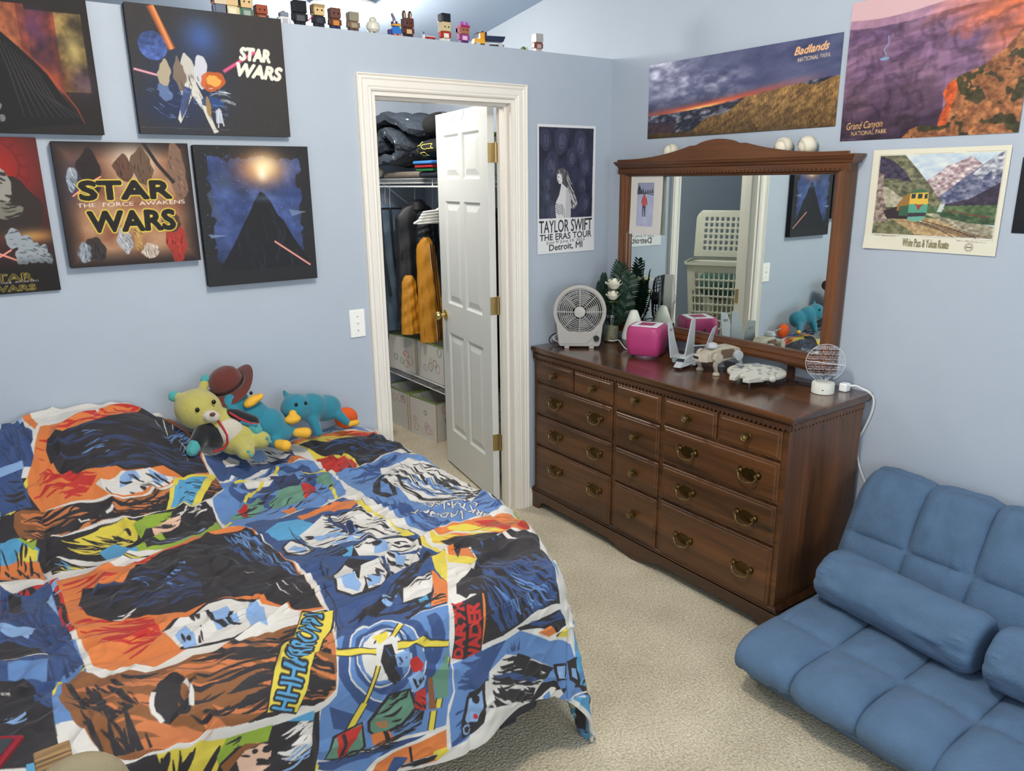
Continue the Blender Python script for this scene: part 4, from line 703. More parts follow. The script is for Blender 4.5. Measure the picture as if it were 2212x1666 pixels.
('p','r',[(-1.852,-1.776),(-1.852,-1.78),(-1.852,-1.78),(-1.856,-1.78),(-1.856,-1.78),(-1.856,-1.78),(-1.86,-1.78),(-1.86,-1.78),(-1.864,-1.776),(-1.864,-1.776),(-1.864,-1.776),(-1.868,-1.772),(-1.864,-1.772),(-1.868,-1.768),(-1.864,-1.768),(-1.864,-1.768),(-1.864,-1.764),(-1.864,-1.764),(-1.86,-1.764),(-1.86,-1.764),(-1.856,-1.768),(-1.856,-1.768),(-1.856,-1.768),(-1.852,-1.772),(-1.852,-1.772),(-1.852,-1.776)]),
('p','k',[(-1.844,-1.728),(-1.844,-1.732),(-1.848,-1.732),(-1.848,-1.736),(-1.848,-1.736),(-1.852,-1.736),(-1.856,-1.736),(-1.86,-1.732),(-1.86,-1.732),(-1.864,-1.728),(-1.864,-1.724),(-1.864,-1.724),(-1.864,-1.72),(-1.864,-1.716),(-1.864,-1.716),(-1.864,-1.712),(-1.86,-1.712),(-1.86,-1.708),(-1.856,-1.712),(-1.852,-1.712),(-1.852,-1.712),(-1.848,-1.716),(-1.848,-1.716),(-1.844,-1.72),(-1.844,-1.724),(-1.844,-1.724)]),
('p','w',[(-1.82,-1.692),(-1.808,-1.696),(-1.808,-1.76),(-1.824,-1.784)]),
('p','y',[(-1.2,-1.796),(-1.172,-1.828),(-1.144,-1.844),(-1.144,-1.796)]),
('p','c',[(-1.264,-1.8),(-1.208,-1.796),(-1.208,-1.832),(-1.26,-1.832)]),
('p','o',[(-2.132,-1.804),(-2.06,-1.788),(-2.004,-1.776),(-1.948,-1.768),(-1.952,-1.828),(-1.98,-1.848),(-2.028,-1.852),(-2.064,-1.86),(-2.156,-1.832)]),
('p','y',[(-1.988,-1.816),(-1.952,-1.816),(-1.948,-1.828),(-1.976,-1.848),(-1.988,-1.84)]),
('p','w',[(-2.084,-1.832),(-2.048,-1.828),(-2.004,-1.828),(-1.976,-1.828),(-1.988,-1.844),(-2.04,-1.856),(-2.08,-1.86)]),
('k','k',16,0.1,0.01,[(-2.08,-1.84),(-1.988,-1.832)],[(-2.084,-1.832),(-1.976,-1.828),(-1.988,-1.844),(-2.08,-1.86)]),
('p','n',[(-2.116,-1.852),(-2.084,-1.808),(-2.052,-1.816),(-2.088,-1.86)]),
('l','k',0.006,[(-2.044,-1.788),(-2.044,-1.832)]),
('p','n',[(-2.284,-1.712),(-2.196,-1.752),(-2.128,-1.76),(-2.06,-1.764),(-2.0,-1.764),(-2.06,-1.78),(-2.12,-1.788),(-2.188,-1.8),(-2.296,-1.724)]),
('p','b',[(-2.26,-1.752),(-2.176,-1.772),(-2.112,-1.78),(-2.172,-1.812)]),
('k','k',10,0.2,0.005,[(-2.256,-1.74),(-2.112,-1.776)],[(-2.284,-1.712),(-2.06,-1.764),(-2.12,-1.788),(-2.26,-1.752)]),
('p','y',[(-2.296,-1.724),(-2.292,-1.712),(-2.284,-1.72),(-2.288,-1.732)]),
('p','n',[(-2.836,-0.648),(-2.776,-0.728),(-2.728,-0.68),(-2.72,-0.72),(-2.72,-0.868),(-2.716,-0.988),(-2.696,-1.188),(-2.74,-1.188),(-2.764,-1.276),(-2.772,-1.344),(-2.772,-1.42),(-2.78,-1.48),(-2.872,-1.44)]),
('k','dn',50,0.22,0.007,[(-2.828,-0.732),(-2.732,-1.036)],[(-2.84,-0.692),(-2.724,-0.752),(-2.696,-1.188),(-2.764,-1.216),(-2.848,-0.972)]),
('p','lb',[(-2.844,-0.888),(-2.772,-0.932),(-2.792,-0.996),(-2.844,-0.936)]),
('p','b',[(-2.836,-1.1),(-2.76,-1.132),(-2.772,-1.2),(-2.84,-1.156)]),
('p','k',[(-2.856,-1.156),(-2.812,-1.168),(-2.768,-1.288),(-2.772,-1.424),(-2.78,-1.48),(-2.872,-1.44)]),
('p','k',[(-2.848,-1.012),(-2.832,-1.0),(-2.772,-1.044),(-2.768,-1.1),(-2.836,-1.092),(-2.852,-1.072)]),
('l','w',0.005,[(-2.844,-1.08),(-2.792,-1.1),(-2.76,-1.092)]),
('k','w',8,0.1,0.004,[(-2.856,-1.188),(-2.836,-1.196)],[(-2.856,-1.18),(-2.836,-1.188),(-2.84,-1.224),(-2.86,-1.22)]),
('k','lb',8,0.12,0.006,[(-2.856,-1.304),(-2.816,-1.324)],[(-2.864,-1.284),(-2.816,-1.312),(-2.816,-1.336),(-2.864,-1.316)]),
('k','n',16,0.1,0.01,[(-2.8,-1.208),(-2.772,-1.32)],[(-2.804,-1.18),(-2.764,-1.26),(-2.772,-1.344),(-2.796,-1.304)]),
('p','lb',[(-2.74,-0.8),(-2.724,-0.76),(-2.72,-0.88),(-2.72,-0.904)]),
('p','k',[(-2.82,-0.7),(-2.792,-0.728),(-2.8,-0.836),(-2.824,-0.804)]),
('p','o',[(-2.708,-0.7),(-2.604,-0.684),(-2.54,-0.74),(-2.5,-0.732),(-2.448,-0.716),(-2.392,-0.704),(-2.32,-0.676),(-2.16,-0.696),(-2.168,-0.8),(-2.144,-0.904),(-2.14,-1.064),(-2.16,-1.288),(-2.216,-1.272),(-2.24,-1.3),(-2.328,-1.292),(-2.42,-1.26),(-2.488,-1.244),(-2.568,-1.28),(-2.652,-1.244),(-2.68,-1.208),(-2.688,-1.104),(-2.7,-0.936),(-2.7,-0.78)]),
('k','r',60,0.3,0.014,[(-2.7,-0.904),(-2.58,-0.924)],[(-2.708,-0.7),(-2.548,-0.78),(-2.612,-0.8),(-2.672,-0.872),(-2.652,-0.968),(-2.524,-1.04),(-2.524,-1.152),(-2.608,-1.216),(-2.68,-1.204),(-2.692,-0.956)]),
('k','r',12,0.22,0.012,[(-2.596,-0.732),(-2.376,-0.748)],[(-2.604,-0.684),(-2.5,-0.732),(-2.364,-0.704),(-2.4,-0.744),(-2.508,-0.784)]),
('p','k',[(-2.672,-0.864),(-2.652,-0.776),(-2.608,-0.812),(-2.56,-0.84),(-2.508,-0.772),(-2.464,-0.732),(-2.312,-0.7),(-2.172,-0.72),(-2.148,-0.892),(-2.144,-1.096),(-2.16,-1.276),(-2.22,-1.248),(-2.28,-1.14),(-2.336,-1.088),(-2.404,-1.076),(-2.452,-1.08),(-2.532,-1.028),(-2.616,-0.996),(-2.66,-0.94)]),
('k','dn',60,0.1,0.008,[(-2.58,-0.924),(-2.404,-0.98)],[(-2.656,-0.816),(-2.516,-0.812),(-2.376,-0.908),(-2.4,-1.06),(-2.612,-0.976)]),
('k','n',30,0.12,0.009,[(-2.236,-0.728),(-2.14,-1.028)],[(-2.272,-0.708),(-2.172,-0.728),(-2.144,-1.08),(-2.192,-1.028),(-2.272,-0.86)]),
('k','b',40,0.1,0.006,[(-2.236,-0.728),(-2.14,-1.028)],[(-2.26,-0.712),(-2.172,-0.728),(-2.144,-1.112),(-2.184,-1.004)]),
('k','w',8,0.1,0.003,[(-2.28,-1.056),(-2.212,-1.16)],[(-2.284,-0.984),(-2.164,-1.092),(-2.18,-1.208),(-2.272,-1.116)]),
('k','b',14,0.06,0.006,[(-2.528,-0.876),(-2.412,-0.908)],[(-2.544,-0.84),(-2.4,-0.86),(-2.412,-0.968),(-2.54,-0.956)]),
('k','w',5,0.05,0.006,[(-2.616,-0.98),(-2.58,-0.988)],[(-2.62,-0.964),(-2.548,-0.992),(-2.564,-1.016),(-2.616,-0.996)]),
('p','w',[(-2.52,-1.136),(-2.46,-1.112),(-2.416,-1.088),(-2.396,-1.08),(-2.34,-1.096),(-2.288,-1.164),(-2.212,-1.26),(-2.24,-1.304),(-2.328,-1.292),(-2.392,-1.272),(-2.464,-1.252),(-2.5,-1.232)]),
('l','k',0.008,[(-2.52,-1.136),(-2.46,-1.112),(-2.416,-1.088),(-2.396,-1.08),(-2.34,-1.096),(-2.288,-1.164)]),
('l','k',0.008,[(-2.5,-1.232),(-2.464,-1.252),(-2.392,-1.272),(-2.32,-1.268)]),
('p','lb',[(-2.5,-1.18),(-2.468,-1.144),(-2.46,-1.204),(-2.464,-1.244),(-2.492,-1.236)]),
('p','lb',[(-2.416,-1.12),(-2.36,-1.128),(-2.352,-1.216),(-2.408,-1.212)]),
('p','lb',[(-2.308,-1.144),(-2.284,-1.188),(-2.304,-1.28),(-2.34,-1.272),(-2.336,-1.204)]),
('k','k',9,0.05,0.01,[(-2.476,-1.128),(-2.452,-1.256)],[(-2.488,-1.132),(-2.424,-1.104),(-2.448,-1.24),(-2.488,-1.228)]),
('l','k',0.012,[(-2.408,-1.108),(-2.408,-1.176),(-2.384,-1.212)]),
('l','k',0.01,[(-2.356,-1.152),(-2.38,-1.192),(-2.356,-1.236)]),
('p','br',[(-2.74,-1.232),(-2.704,-1.216),(-2.648,-1.284),(-2.572,-1.304),(-2.48,-1.272),(-2.38,-1.304),(-2.244,-1.312),(-2.188,-1.324),(-2.172,-1.36),(-2.188,-1.416),(-2.224,-1.54),(-2.256,-1.56),(-2.32,-1.548),(-2.424,-1.54),(-2.512,-1.532),(-2.6,-1.524),(-2.672,-1.516),(-2.7,-1.5),(-2.716,-1.448),(-2.74,-1.392),(-2.756,-1.32)]),
('k','ob',46,0.2,0.022,[(-2.728,-1.3),(-2.508,-1.408)],[(-2.74,-1.232),(-2.704,-1.216),(-2.648,-1.284),(-2.572,-1.304),(-2.48,-1.272),(-2.38,-1.304),(-2.244,-1.312),(-2.188,-1.324),(-2.172,-1.36),(-2.188,-1.416),(-2.224,-1.54),(-2.256,-1.56),(-2.32,-1.548),(-2.424,-1.54),(-2.512,-1.532),(-2.6,-1.524),(-2.672,-1.516),(-2.7,-1.5),(-2.716,-1.448),(-2.74,-1.392),(-2.756,-1.32)]),
('k','k',38,0.26,0.012,[(-2.648,-1.36),(-2.372,-1.432)],[(-2.648,-1.284),(-2.38,-1.312),(-2.192,-1.332),(-2.224,-1.54),(-2.404,-1.536),(-2.616,-1.508),(-2.632,-1.452)]),
('k','k',26,0.16,0.01,[(-2.744,-1.292),(-2.664,-1.412)],[(-2.74,-1.232),(-2.648,-1.288),(-2.62,-1.412),(-2.676,-1.428),(-2.756,-1.32)]),
('k','k',18,0.2,0.01,[(-2.68,-1.328),(-2.684,-1.5)],[(-2.736,-1.364),(-2.636,-1.404),(-2.616,-1.508),(-2.692,-1.504),(-2.724,-1.444)]),
('k','k',30,0.16,0.008,[(-2.512,-1.5),(-2.248,-1.512)],[(-2.548,-1.48),(-2.392,-1.48),(-2.22,-1.52),(-2.256,-1.56),(-2.512,-1.532)]),
('k','k',24,0.16,0.013,[(-2.42,-1.288),(-2.196,-1.368)],[(-2.468,-1.272),(-2.332,-1.3),(-2.18,-1.34),(-2.28,-1.416),(-2.448,-1.4)]),
('p','k',[(-2.524,-1.448),(-2.528,-1.46),(-2.532,-1.468),(-2.54,-1.476),(-2.552,-1.476),(-2.56,-1.476),(-2.568,-1.476),(-2.576,-1.476),(-2.584,-1.472),(-2.592,-1.464),(-2.596,-1.452),(-2.6,-1.44),(-2.6,-1.428),(-2.596,-1.416),(-2.592,-1.4),(-2.584,-1.384),(-2.576,-1.368),(-2.568,-1.36),(-2.56,-1.356),(-2.548,-1.352),(-2.54,-1.356),(-2.532,-1.364),(-2.524,-1.38),(-2.52,-1.4),(-2.524,-1.42),(-2.524,-1.432)]),
('l','w',0.01,[(-2.588,-1.468),(-2.592,-1.456),(-2.6,-1.444),(-2.6,-1.428),(-2.596,-1.412),(-2.588,-1.392)]),
('l','w',0.01,[(-2.524,-1.388),(-2.52,-1.412),(-2.52,-1.432),(-2.524,-1.448),(-2.528,-1.46)]),
('k','br',5,0.05,0.01,[(-2.536,-1.392),(-2.536,-1.468)],[(-2.524,-1.436),(-2.524,-1.444),(-2.528,-1.452),(-2.532,-1.456),(-2.536,-1.46),(-2.54,-1.464),(-2.544,-1.464),(-2.548,-1.464),(-2.548,-1.46),(-2.552,-1.456),(-2.552,-1.448),(-2.552,-1.44),(-2.552,-1.432),(-2.548,-1.424),(-2.548,-1.412),(-2.544,-1.4),(-2.54,-1.392),(-2.532,-1.384),(-2.528,-1.376),(-2.524,-1.376),(-2.52,-1.38),(-2.52,-1.384),(-2.52,-1.392),(-2.52,-1.404),(-2.52,-1.416),(-2.52,-1.424)]),
('p','k',[(-2.388,-1.532),(-2.372,-1.492),(-2.352,-1.456),(-2.316,-1.4),(-2.284,-1.384),(-2.252,-1.332),(-2.208,-1.26),(-2.188,-1.288),(-2.16,-1.296),(-2.148,-1.328),(-2.172,-1.376),(-2.204,-1.4),(-2.236,-1.448),(-2.272,-1.484),(-2.292,-1.52),(-2.312,-1.552),(-2.324,-1.564),(-2.36,-1.54)]),
('p','y',[(-2.384,-1.532),(-2.368,-1.492),(-2.348,-1.456),(-2.312,-1.404),(-2.284,-1.388),(-2.252,-1.336),(-2.212,-1.272),(-2.192,-1.292),(-2.168,-1.3),(-2.152,-1.332),(-2.18,-1.376),(-2.212,-1.404),(-2.24,-1.448),(-2.272,-1.484),(-2.292,-1.52),(-2.312,-1.548),(-2.32,-1.56),(-2.36,-1.536)]),
('t','HHHHRROWR!','c','k',0.01,[(-2.332,-1.552),(-2.168,-1.312),(-2.376,-1.524)]),
('p','k',[(-2.668,-1.548),(-2.648,-1.532),(-2.608,-1.532),(-2.512,-1.552),(-2.408,-1.564),(-2.268,-1.58),(-2.276,-1.66),(-2.3,-1.74)]),
('p','y',[(-2.612,-1.528),(-2.552,-1.54),(-2.472,-1.556),(-2.508,-1.628),(-2.608,-1.572)]),
('k','k',12,0.12,0.018,[(-2.54,-1.548),(-2.564,-1.588)],[(-2.612,-1.528),(-2.484,-1.552),(-2.508,-1.628),(-2.608,-1.572)]),
('p','g',[(-2.476,-1.556),(-2.376,-1.564),(-2.392,-1.6),(-2.456,-1.584),(-2.5,-1.608),(-2.5,-1.588)]),
('k','k',6,0.05,0.005,[(-2.48,-1.58),(-2.452,-1.568)],[(-2.492,-1.552),(-2.444,-1.564),(-2.46,-1.592),(-2.492,-1.58)]),
('p','s',[(-2.464,-1.596),(-2.416,-1.592),(-2.384,-1.612),(-2.396,-1.652),(-2.424,-1.66),(-2.46,-1.64)]),
('k','k',14,0.04,0.012,[(-2.456,-1.612),(-2.4,-1.624)],[(-2.46,-1.584),(-2.38,-1.612),(-2.396,-1.652),(-2.46,-1.628)]),
('p','br',[(-2.496,-1.612),(-2.44,-1.584),(-2.4,-1.6),(-2.444,-1.6),(-2.488,-1.636)]),
('k','w',26,0.12,0.01,[(-2.38,-1.612),(-2.288,-1.612)],[(-2.38,-1.596),(-2.28,-1.58),(-2.296,-1.656),(-2.384,-1.676)]),
('p','c',[(-2.344,-1.572),(-2.28,-1.572),(-2.284,-1.6),(-2.328,-1.58)]),
('k','lb',8,0.1,0.006,[(-2.384,-1.66),(-2.308,-1.66)],[(-2.384,-1.632),(-2.296,-1.648),(-2.312,-1.692),(-2.384,-1.676)]),
('p','k',[(-2.7,-1.528),(-2.652,-1.524),(-2.612,-1.528),(-2.604,-1.572)]),
('p','c',[(-2.828,-1.452),(-2.804,-1.456),(-2.808,-1.484),(-2.832,-1.472)])]
def quilt():
    A=Art(A0,A1,B0,B1,570,COLS['w'])
    rg=random.Random(5)
    # panels where the camera sees little: repeats of plain comic colour fields
    def panel(x0,x1,y0,y1,c,ks):
        P=[(x0,y0),(x1,y0+.01),(x1-.01,y1),(x0+.01,y1-.01)]; A.poly(P,COLS[c])
        for kc,n,L,w,a in ks: A.streaks(P,((0,0),(math.cos(a),math.sin(a))),n,L,w,COLS[kc],rg.randint(0,999))
    for i,x in enumerate((-3.28,-2.97)):
        for j,y in enumerate((-1.84,-1.40,-1.02,-.62,-.26)): panel(x,x+.28,y,y+.34 if y<-.3 else y+.22,'nobrk'[(i+j)%5],[('k',30,.2,.012,.6+i),('lb' if (i+j)%2 else 'y',16,.15,.01,.9)])
    for j,(x,c,d) in enumerate(((-2.55,'g','k'),(-2.1,'n','lb'),(-2.0,'o','k'),(-1.7,'b','k'))): pass
    xs=-1.40
    for j,(y,c,d) in enumerate(((-.28,'g','k'),(-.62,'c','k'),(-.98,'k','b'),(-1.34,'g','k'))): panel(xs,xs+.44,y,y+.30,c,[(d,34,.2,.012,1.2+j),('y',10,.2,.012,.3+j)])
    panel(xs,xs+.44,-1.84,-1.37,'c',[('k',30,.2,.012,.6),('y',20,.15,.012,1.2)])
    panel(-2.70,-2.30,-1.85,-1.62,'k',[('y',30,.15,.012,1.1),('g',14,.1,.03,.2)]); 
    panel(-2.36,-2.12,-.16,-.02,'k',[('n',20,.1,.01,.4)]); panel(-2.10,-1.84,-.12,-.02,'n',[('w',20,.1,.01,.4)]); panel(-1.82,-1.62,-.09,-.02,'b',[('w',20,.08,.01,.4)])
    sd=11
    for op in DUVET:
        sd+=1
        if op[0]=='p':
            if len(op[2])>2: A.poly(op[2],COLS[op[1]])
        elif op[0]=='l': A.line(op[3],op[2],COLS[op[1]])
        elif op[0]=='k': A.streaks(op[6],op[5],op[2],op[3],op[4],COLS[op[1]],sd)
        elif op[0]=='t': A.text(op[1],op[5][0],op[5][1],op[5][2],COLS[op[2]],COLS[op[3]] if op[3] else None,op[4]*.5,.0012 if op[3] else .003)
    col=A.out(); ny,nx=col.shape[:2]; a,b=np.meshgrid(np.linspace(A0,A1,nx),np.linspace(B0,B1,ny)); x,y,z=duvet_pos(a,b)
    top=1-ss(.10,.3,np.hypot(np.maximum(0,a-XE+.1),np.maximum(0,YF-b)))
    # stitched quilting channels and small rucks
    fl=fbm(a*7+3*fbm(a*3,b*3,9),b*16,21,4)-.5; rid=np.abs(fbm(a*5+b*2,b*9-a*3,33,3)-.5)
    dz=.022*fl*top+.016*np.clip(.10-rid,0,1)/.10*(.4+.6*top)
    st=np.minimum(np.abs(((a+.03*np.sin(b*5))%.42)-.21),.03)/.03
    dz-=.007*(1-st)**2
    side=1-top; z=z+dz*top; y=y-side*(dz*1.0)*(b<YF); x=x+side*dz*.6*(a>XE); z=np.maximum(z,.008+.004*fl)
    o=gridmesh('comic_quilt',np.stack([x,y,z],-1),col,printed('quilt_cotton',.72,.15,1400,sheen=.15))
    md=o.modifiers.new('solid','SOLIDIFY'); md.thickness=.012; md.offset=-1
    return tag(o,'comic strip patterned quilt in orange, blue, black and white spread over the bed','quilt')
quilt()
# ================================================================== dresser
dw=wood('dresser_wood',(42,25,13),(104,64,32),.36,1,.22); dwz=wood('dresser_side_wood',(54,32,18),(116,72,40),.38,2,.18); dwd=wood('dresser_dark_moulding',(34,20,12),(80,48,26),.36,1,.3)
topm=wood('dresser_top_wood',(50,31,18),(104,64,36),.22,1,.6)
holem=mat('dark_recess',(22,12,10),.8)
YL,YR,ZT,XF=-.018,-1.500,.8726,-.50      # carcass left and right end, top, front
ds=thing('dresser','long brown wooden dresser with brass handles standing in the room corner','dresser',(-.26,-.76,0))
W=dict(world=True)
MB().box(XF,-.03,YR,YL,.095,.845).build('carcass',dwz,ds,**W)
# top slab with a moulded edge
def slab(x0,y0,y1,z0,steps,x1=-.008):
    R=[]
    for d,z in steps: R.append([(x0-d,y0+d,z0+z),(x1,y0+d,z0+z),(x1,y1-d,z0+z),(x0-d,y1-d,z0+z)])
    return MB().loft(R)
slab(XF-.008,YL-.002,YR-.008,.838,[(0,0),(.004,.004),(.004,.010),(.010,.012),(.012,.018),(.012,.030),(.009,.0346)]).build('top',topm,ds,angle=30,**W)
def comb(L,pitch,h,r):
    n=int(L/pitch); off=(L-n*pitch)/2; p=[(0,h),(0,0)]
    for i in range(n):
        c=off+(i+.5)*pitch; p.append((c-r,0))
        for k in range(0,7): a=PI-PI*k/6; p.append((c+r*math.cos(a),r*.5+r*1.1*math.sin(a)))
        p.append((c+r,0))
    p+=[(L,0),(L,h)]; return p
def strip(pts,x,y,z,dir_,t,m,par,name='dentil_moulding'):
    mb=MB(); n=len(pts)
    if dir_=='y': f=lambda p,h:(x-h,y-p[0],z+p[1])
    else: f=lambda p,h:(x+p[0],y-h,z+p[1])
    mb.add([f(p,0) for p in pts]+[f(p,t) for p in pts],[tuple(range(n)),tuple(range(n,2*n))]+[(i,(i+1)%n,n+(i+1)%n,n+i) for i in range(n)])
    return mb.build(name,m,par,**W)
MB().box(XF-.008,XF,YR,YL,.812,.838).box(XF,-.03,YR-.001,YR,.812,.838).build('moulding_recess',holem,ds,**W)
strip(comb(YL-YR+.008,.0205,.026,.0055),XF-.008,YL,.812,'y',.008,dwd,ds); strip(comb(.462,.0215,.026,.0055),XF,YR-.001,.812,'x',.008,dwz,ds)
# face frame posts
for y in (-.012+YL,-.617,-.905,YR+.012): MB().box(XF-.004,XF,y-.012 if y not in(YL-.012,) else y-.012,y+.012,.095,.812).build('stile',dw,ds,**W)
knobm=mat('antique_brass',(150,126,84),.3,metal=1); brdk=mat('dark_brass',(96,78,44),.35,metal=1)
def knob(par,y,z):
    k=MB(); k.lathe([(.017,0),(.017,-.002),(.014,-.004),(.010,-.005)],24,(XF-.020,y,z),'x').build('knob_plate',brdk,par,**W)
    k=MB(); k.lathe([(.006,0),(.005,-.010),(.011,-.016),(.014,-.021),(.013,-.026),(.010,-.0275),(.008,-.026),(.004,-.029),(.0005,-.030)],24,(XF-.022,y,z),'x').build('knob',knobm,par,**W)
def bail(par,y,z,s=1.0):
    # shaped back plate
    pr=[(-.052,.004),(-.050,.016),(-.040,.020),(-.032,.012),(-.022,.016),(-.012,.022),(0,.019),(.012,.022),(.022,.016),(.032,.012),(.040,.020),(.050,.016),(.052,.004),(.046,-.010),(.036,-.008),(.028,-.020),(.014,-.024),(0,-.027),(-.014,-.024),(-.028,-.020),(-.036,-.008),(-.046,-.010)]
    m=MB(); m.M=Matrix.Translation((XF-.0175,y,z)); n=len(pr)
    m.add([(0,-a*s,b*s) for a,b in pr]+[(-.0022,-a*s,b*s) for a,b in pr],[tuple(range(n)),tuple(range(n,2*n))]+[(i,(i+1)%n,n+(i+1)%n,n+i) for i in range(n)]); p=m.build('handle_plate',brdk,par,**W)
    m=MB(); m.M=Matrix.Translation((XF-.020,y,z))
    for sg in (-1,1): m.lathe([(.007,0),(.007,-.004),(.0045,-.006),(.0045,-.014),(.007,-.016),(.006,-.021),(.001,-.023)],14,(0,sg*.040,.006),'x')
    pts=[(-.012,-.040,.006),(-.014,-.041,-.004),(-.016,-.036,-.014),(-.019,-.030,-.022),(-.021,-.018,-.027),(-.022,0,-.029),(-.021,.018,-.027),(-.019,.030,-.022),(-.016,.036,-.014),(-.014,.041,-.004),(-.012,.040,.006)]
    m.tube(pts,lambda t:.0028+.0016*math.sin(PI*t),10); m.build('handle',knobm,par,**W)
def drawer(y0,y1,z0,z1,hw):
    """y0>y1; raised front with a moulded edge"""
    R=[]
    for d,x in ((0,-.002),(0,-.010),(.003,-.013),(.010,-.014),(.014,-.0175),(.018,-.0175)): R.append([(XF+x,y0-d,z0+d),(XF+x,y1+d,z0+d),(XF+x,y1+d,z1-d),(XF+x,y0-d,z1-d)])
    o=MB().loft(R).build('drawer',dw,ds,angle=20,**W)
    for k,y,z in hw: (knob if k=='k' else bail)(o,y,z)
    return o
rows=[(.698,.808),(.528,.686),(.362,.516),(.108,.350)]
drawer(-.036,-.328,*rows[0],[('k',-.20,.755)]); drawer(-.338,-.603,*rows[0],[('k',-.487,.755)])
for r,z in zip(rows[1:],(.617,.447,.262)): drawer(-.036,-.603,*r,[('h',-.21,z),('h',-.503,z)])
for r,z in zip([(.688,.808),(.520,.676),(.350,.508),(.108,.338)],(.765,.598,.428,.228)): drawer(-.630,-.893,*r,[('k',-.762,z)])
drawer(-.918,-1.186,*rows[0],[('k',-1.052,.755)]); drawer(-1.198,-1.478,*rows[0],[('k',-1.34,.755)])
for r,z in zip(rows[1:],(.612,.440,.225)): drawer(-.918,-1.478,*r,[('h',-1.058,z),('h',-1.358,z)])
# bracket-foot base
def basecut(L,foot=.10,h=.108,front=True):
    p=[(0,h),(0,0),(foot*.55,0),(foot*.62,.016),(foot*.72,.026),(foot*.8,.040),(foot,.048)]
    if front:
        c=L/2; p+=[(c-.16,.048),(c-.14,.040),(c-.12,.038),(c-.10,.026),(c-.06,.022),(c-.03,.012),(c,.008),(c+.03,.012),(c+.06,.022),(c+.10,.026),(c+.12,.038),(c+.14,.040),(c+.16,.048)]
    p+=[(L-foot,.048),(L-foot*.8,.040),(L-foot*.72,.026),(L-foot*.62,.016),(L-foot*.55,0),(L,0),(L,h)]; return p
strip(basecut(YL-YR+.030,.10),XF-.001,YL+.010,-.003,'y',.018,dwd,ds,'base_front'); strip(basecut(.485,.10,front=False),XF-.010,YR-.001,-.003,'x',.018,dwd,ds,'base_side')
strip(basecut(.485,.10,front=False),XF-.010,YL+.015,-.003,'x',.015,dwd,ds,'base_side')
slab(XF-.006,YL+.001,YR-.006,.094,[(.013,0),(.013,.005),(.008,.009),(.008,.013),(.002,.018),(0,.022)],x1=-.02).build('base_moulding',dwd,ds,angle=30,**W)
# white chips on the lowest right drawer
# ================================================================== mirror
mw=wood('mirror_frame_wood',(50,30,16),(108,64,32),.34,1,.35); mwz=wood('mirror_upright_wood',(58,34,18),(120,72,36),.34,2,.35)
mr=thing('mirror','dresser mirror in a brown carved wooden frame with an arched top','mirror',(-.05,-.752,ZT))
GY0,GY1,GZ0,GZ1=-.208,-1.298,.992,1.690; MX=-.040
glass=bpy.data.materials.new('mirror_glass'); glass.use_nodes=True; b=glass.node_tree.nodes['Principled BSDF']; b.inputs['Metallic'].default_value=1; b.inputs['Roughness'].default_value=.0; b.inputs['Base Color'].default_value=(.84,.90,.86,1)
MB().box(MX,MX+.004,GY1-.01,GY0+.01,GZ0-.01,GZ1+.01).build('mirror_pane',glass,mr,**W)
MB().box(-.030,-.006,GY1-.05,GY0+.05,GZ0-.05,GZ1+.03).build('back_board',mat('backing',(90,62,44),.8),mr,**W)
def rail(y0,y1,z0,z1,name,m):
    pass
# frame: profile from the glass outwards
prof=[(0,-.042),(.003,-.050),(.010,-.052),(.012,-.060),(.024,-.064),(.030,-.062),(.032,-.068),(.046,-.072),(.058,-.070),(.060,-.066),(.062,-.008),(0,-.030)]
def frame_side(a,b,da,db,name,m):
    R=[]
    for (y,z),(dy,dz) in ((a,da),(b,db)): R.append([(x,y+dy*d,z+dz*d) for d,x in prof])
    MB().loft(R).build(name,m,mr,angle=25,**W)
k0=(GY0,GZ0);k1=(GY0,GZ1);k2=(GY1,GZ1);k3=(GY1,GZ0)
frame_side(k0,k1,(1,-1),(1,.75),'frame_left',mwz); frame_side(k2,k3,(-1,.75),(-1,-1),'frame_right',mwz); frame_side(k1,k2,(1,.4),(-1,.4),'frame_top',mw); frame_side(k3,k0,(-1,-1),(1,-1),'frame_bottom',mw)
# shaped lower rail
n=30; pts=[]
for i in range(n+1):
    t=i/n; pts.append((GY1-.055+(GY0-GY1+.11)*t,.918+.028*math.sin(PI*min(1,max(0,(t-.06)/.88)))))
pts+=[(GY0+.055,.935),(GY1-.055,.935)]
MB().prism(pts,'x',-.060,-.012).build('bottom_rail',mw,mr,**W)
# dentil and cornice
mb=comb(GY0-GY1+.135,.0195,.026,.0055)
strip(mb,-.062,GY0+.0675,1.704,'y',.012,mw,mr); MB().box(-.0625,-.01,GY1-.058,GY0+.058,1.704,1.732).build('moulding_recess',holem,mr,**W)
slab(-.066,GY0+.070,GY1-.070,1.730,[(0,0),(.004,.003),(.006,.010),(.014,.018),(.016,.024),(.020,.028),(.020,.033)],x1=-.006).build('cornice',mw,mr,angle=25,**W)
pp=[]
def ped(t):
    a=abs(t)   # metres from the centre
    if a<.118: return .083-.020*(a/.118)**2-.004*ss(.10,.118,a)
    if a<.140: return .062-.002*math.sin((a-.118)/.022*PI)
    return .013+.050*max(0,1-((a-.140)/.40))**2.1
L=(GY0-GY1)/2+.066; yc=(GY0+GY1)/2; N=90; pts=[(yc-L,1.760)]+[(yc-L+2*L*i/N,1.760+float(ped(-L+2*L*i/N))) for i in range(N+1)]+[(yc+L,1.760)]
MB().prism(pts,'x',-.084,-.0745).build('pediment',mw,mr,bevel=.002,**W)
for y in (-.50,-1.165): MB().box(-.030,-.014,y-.014,y+.014,ZT,.94).build('support_post',wood('post_wood%d'%abs(int(y*10)),(40,24,18),(74,46,32),.5,2,0),mr,**W)
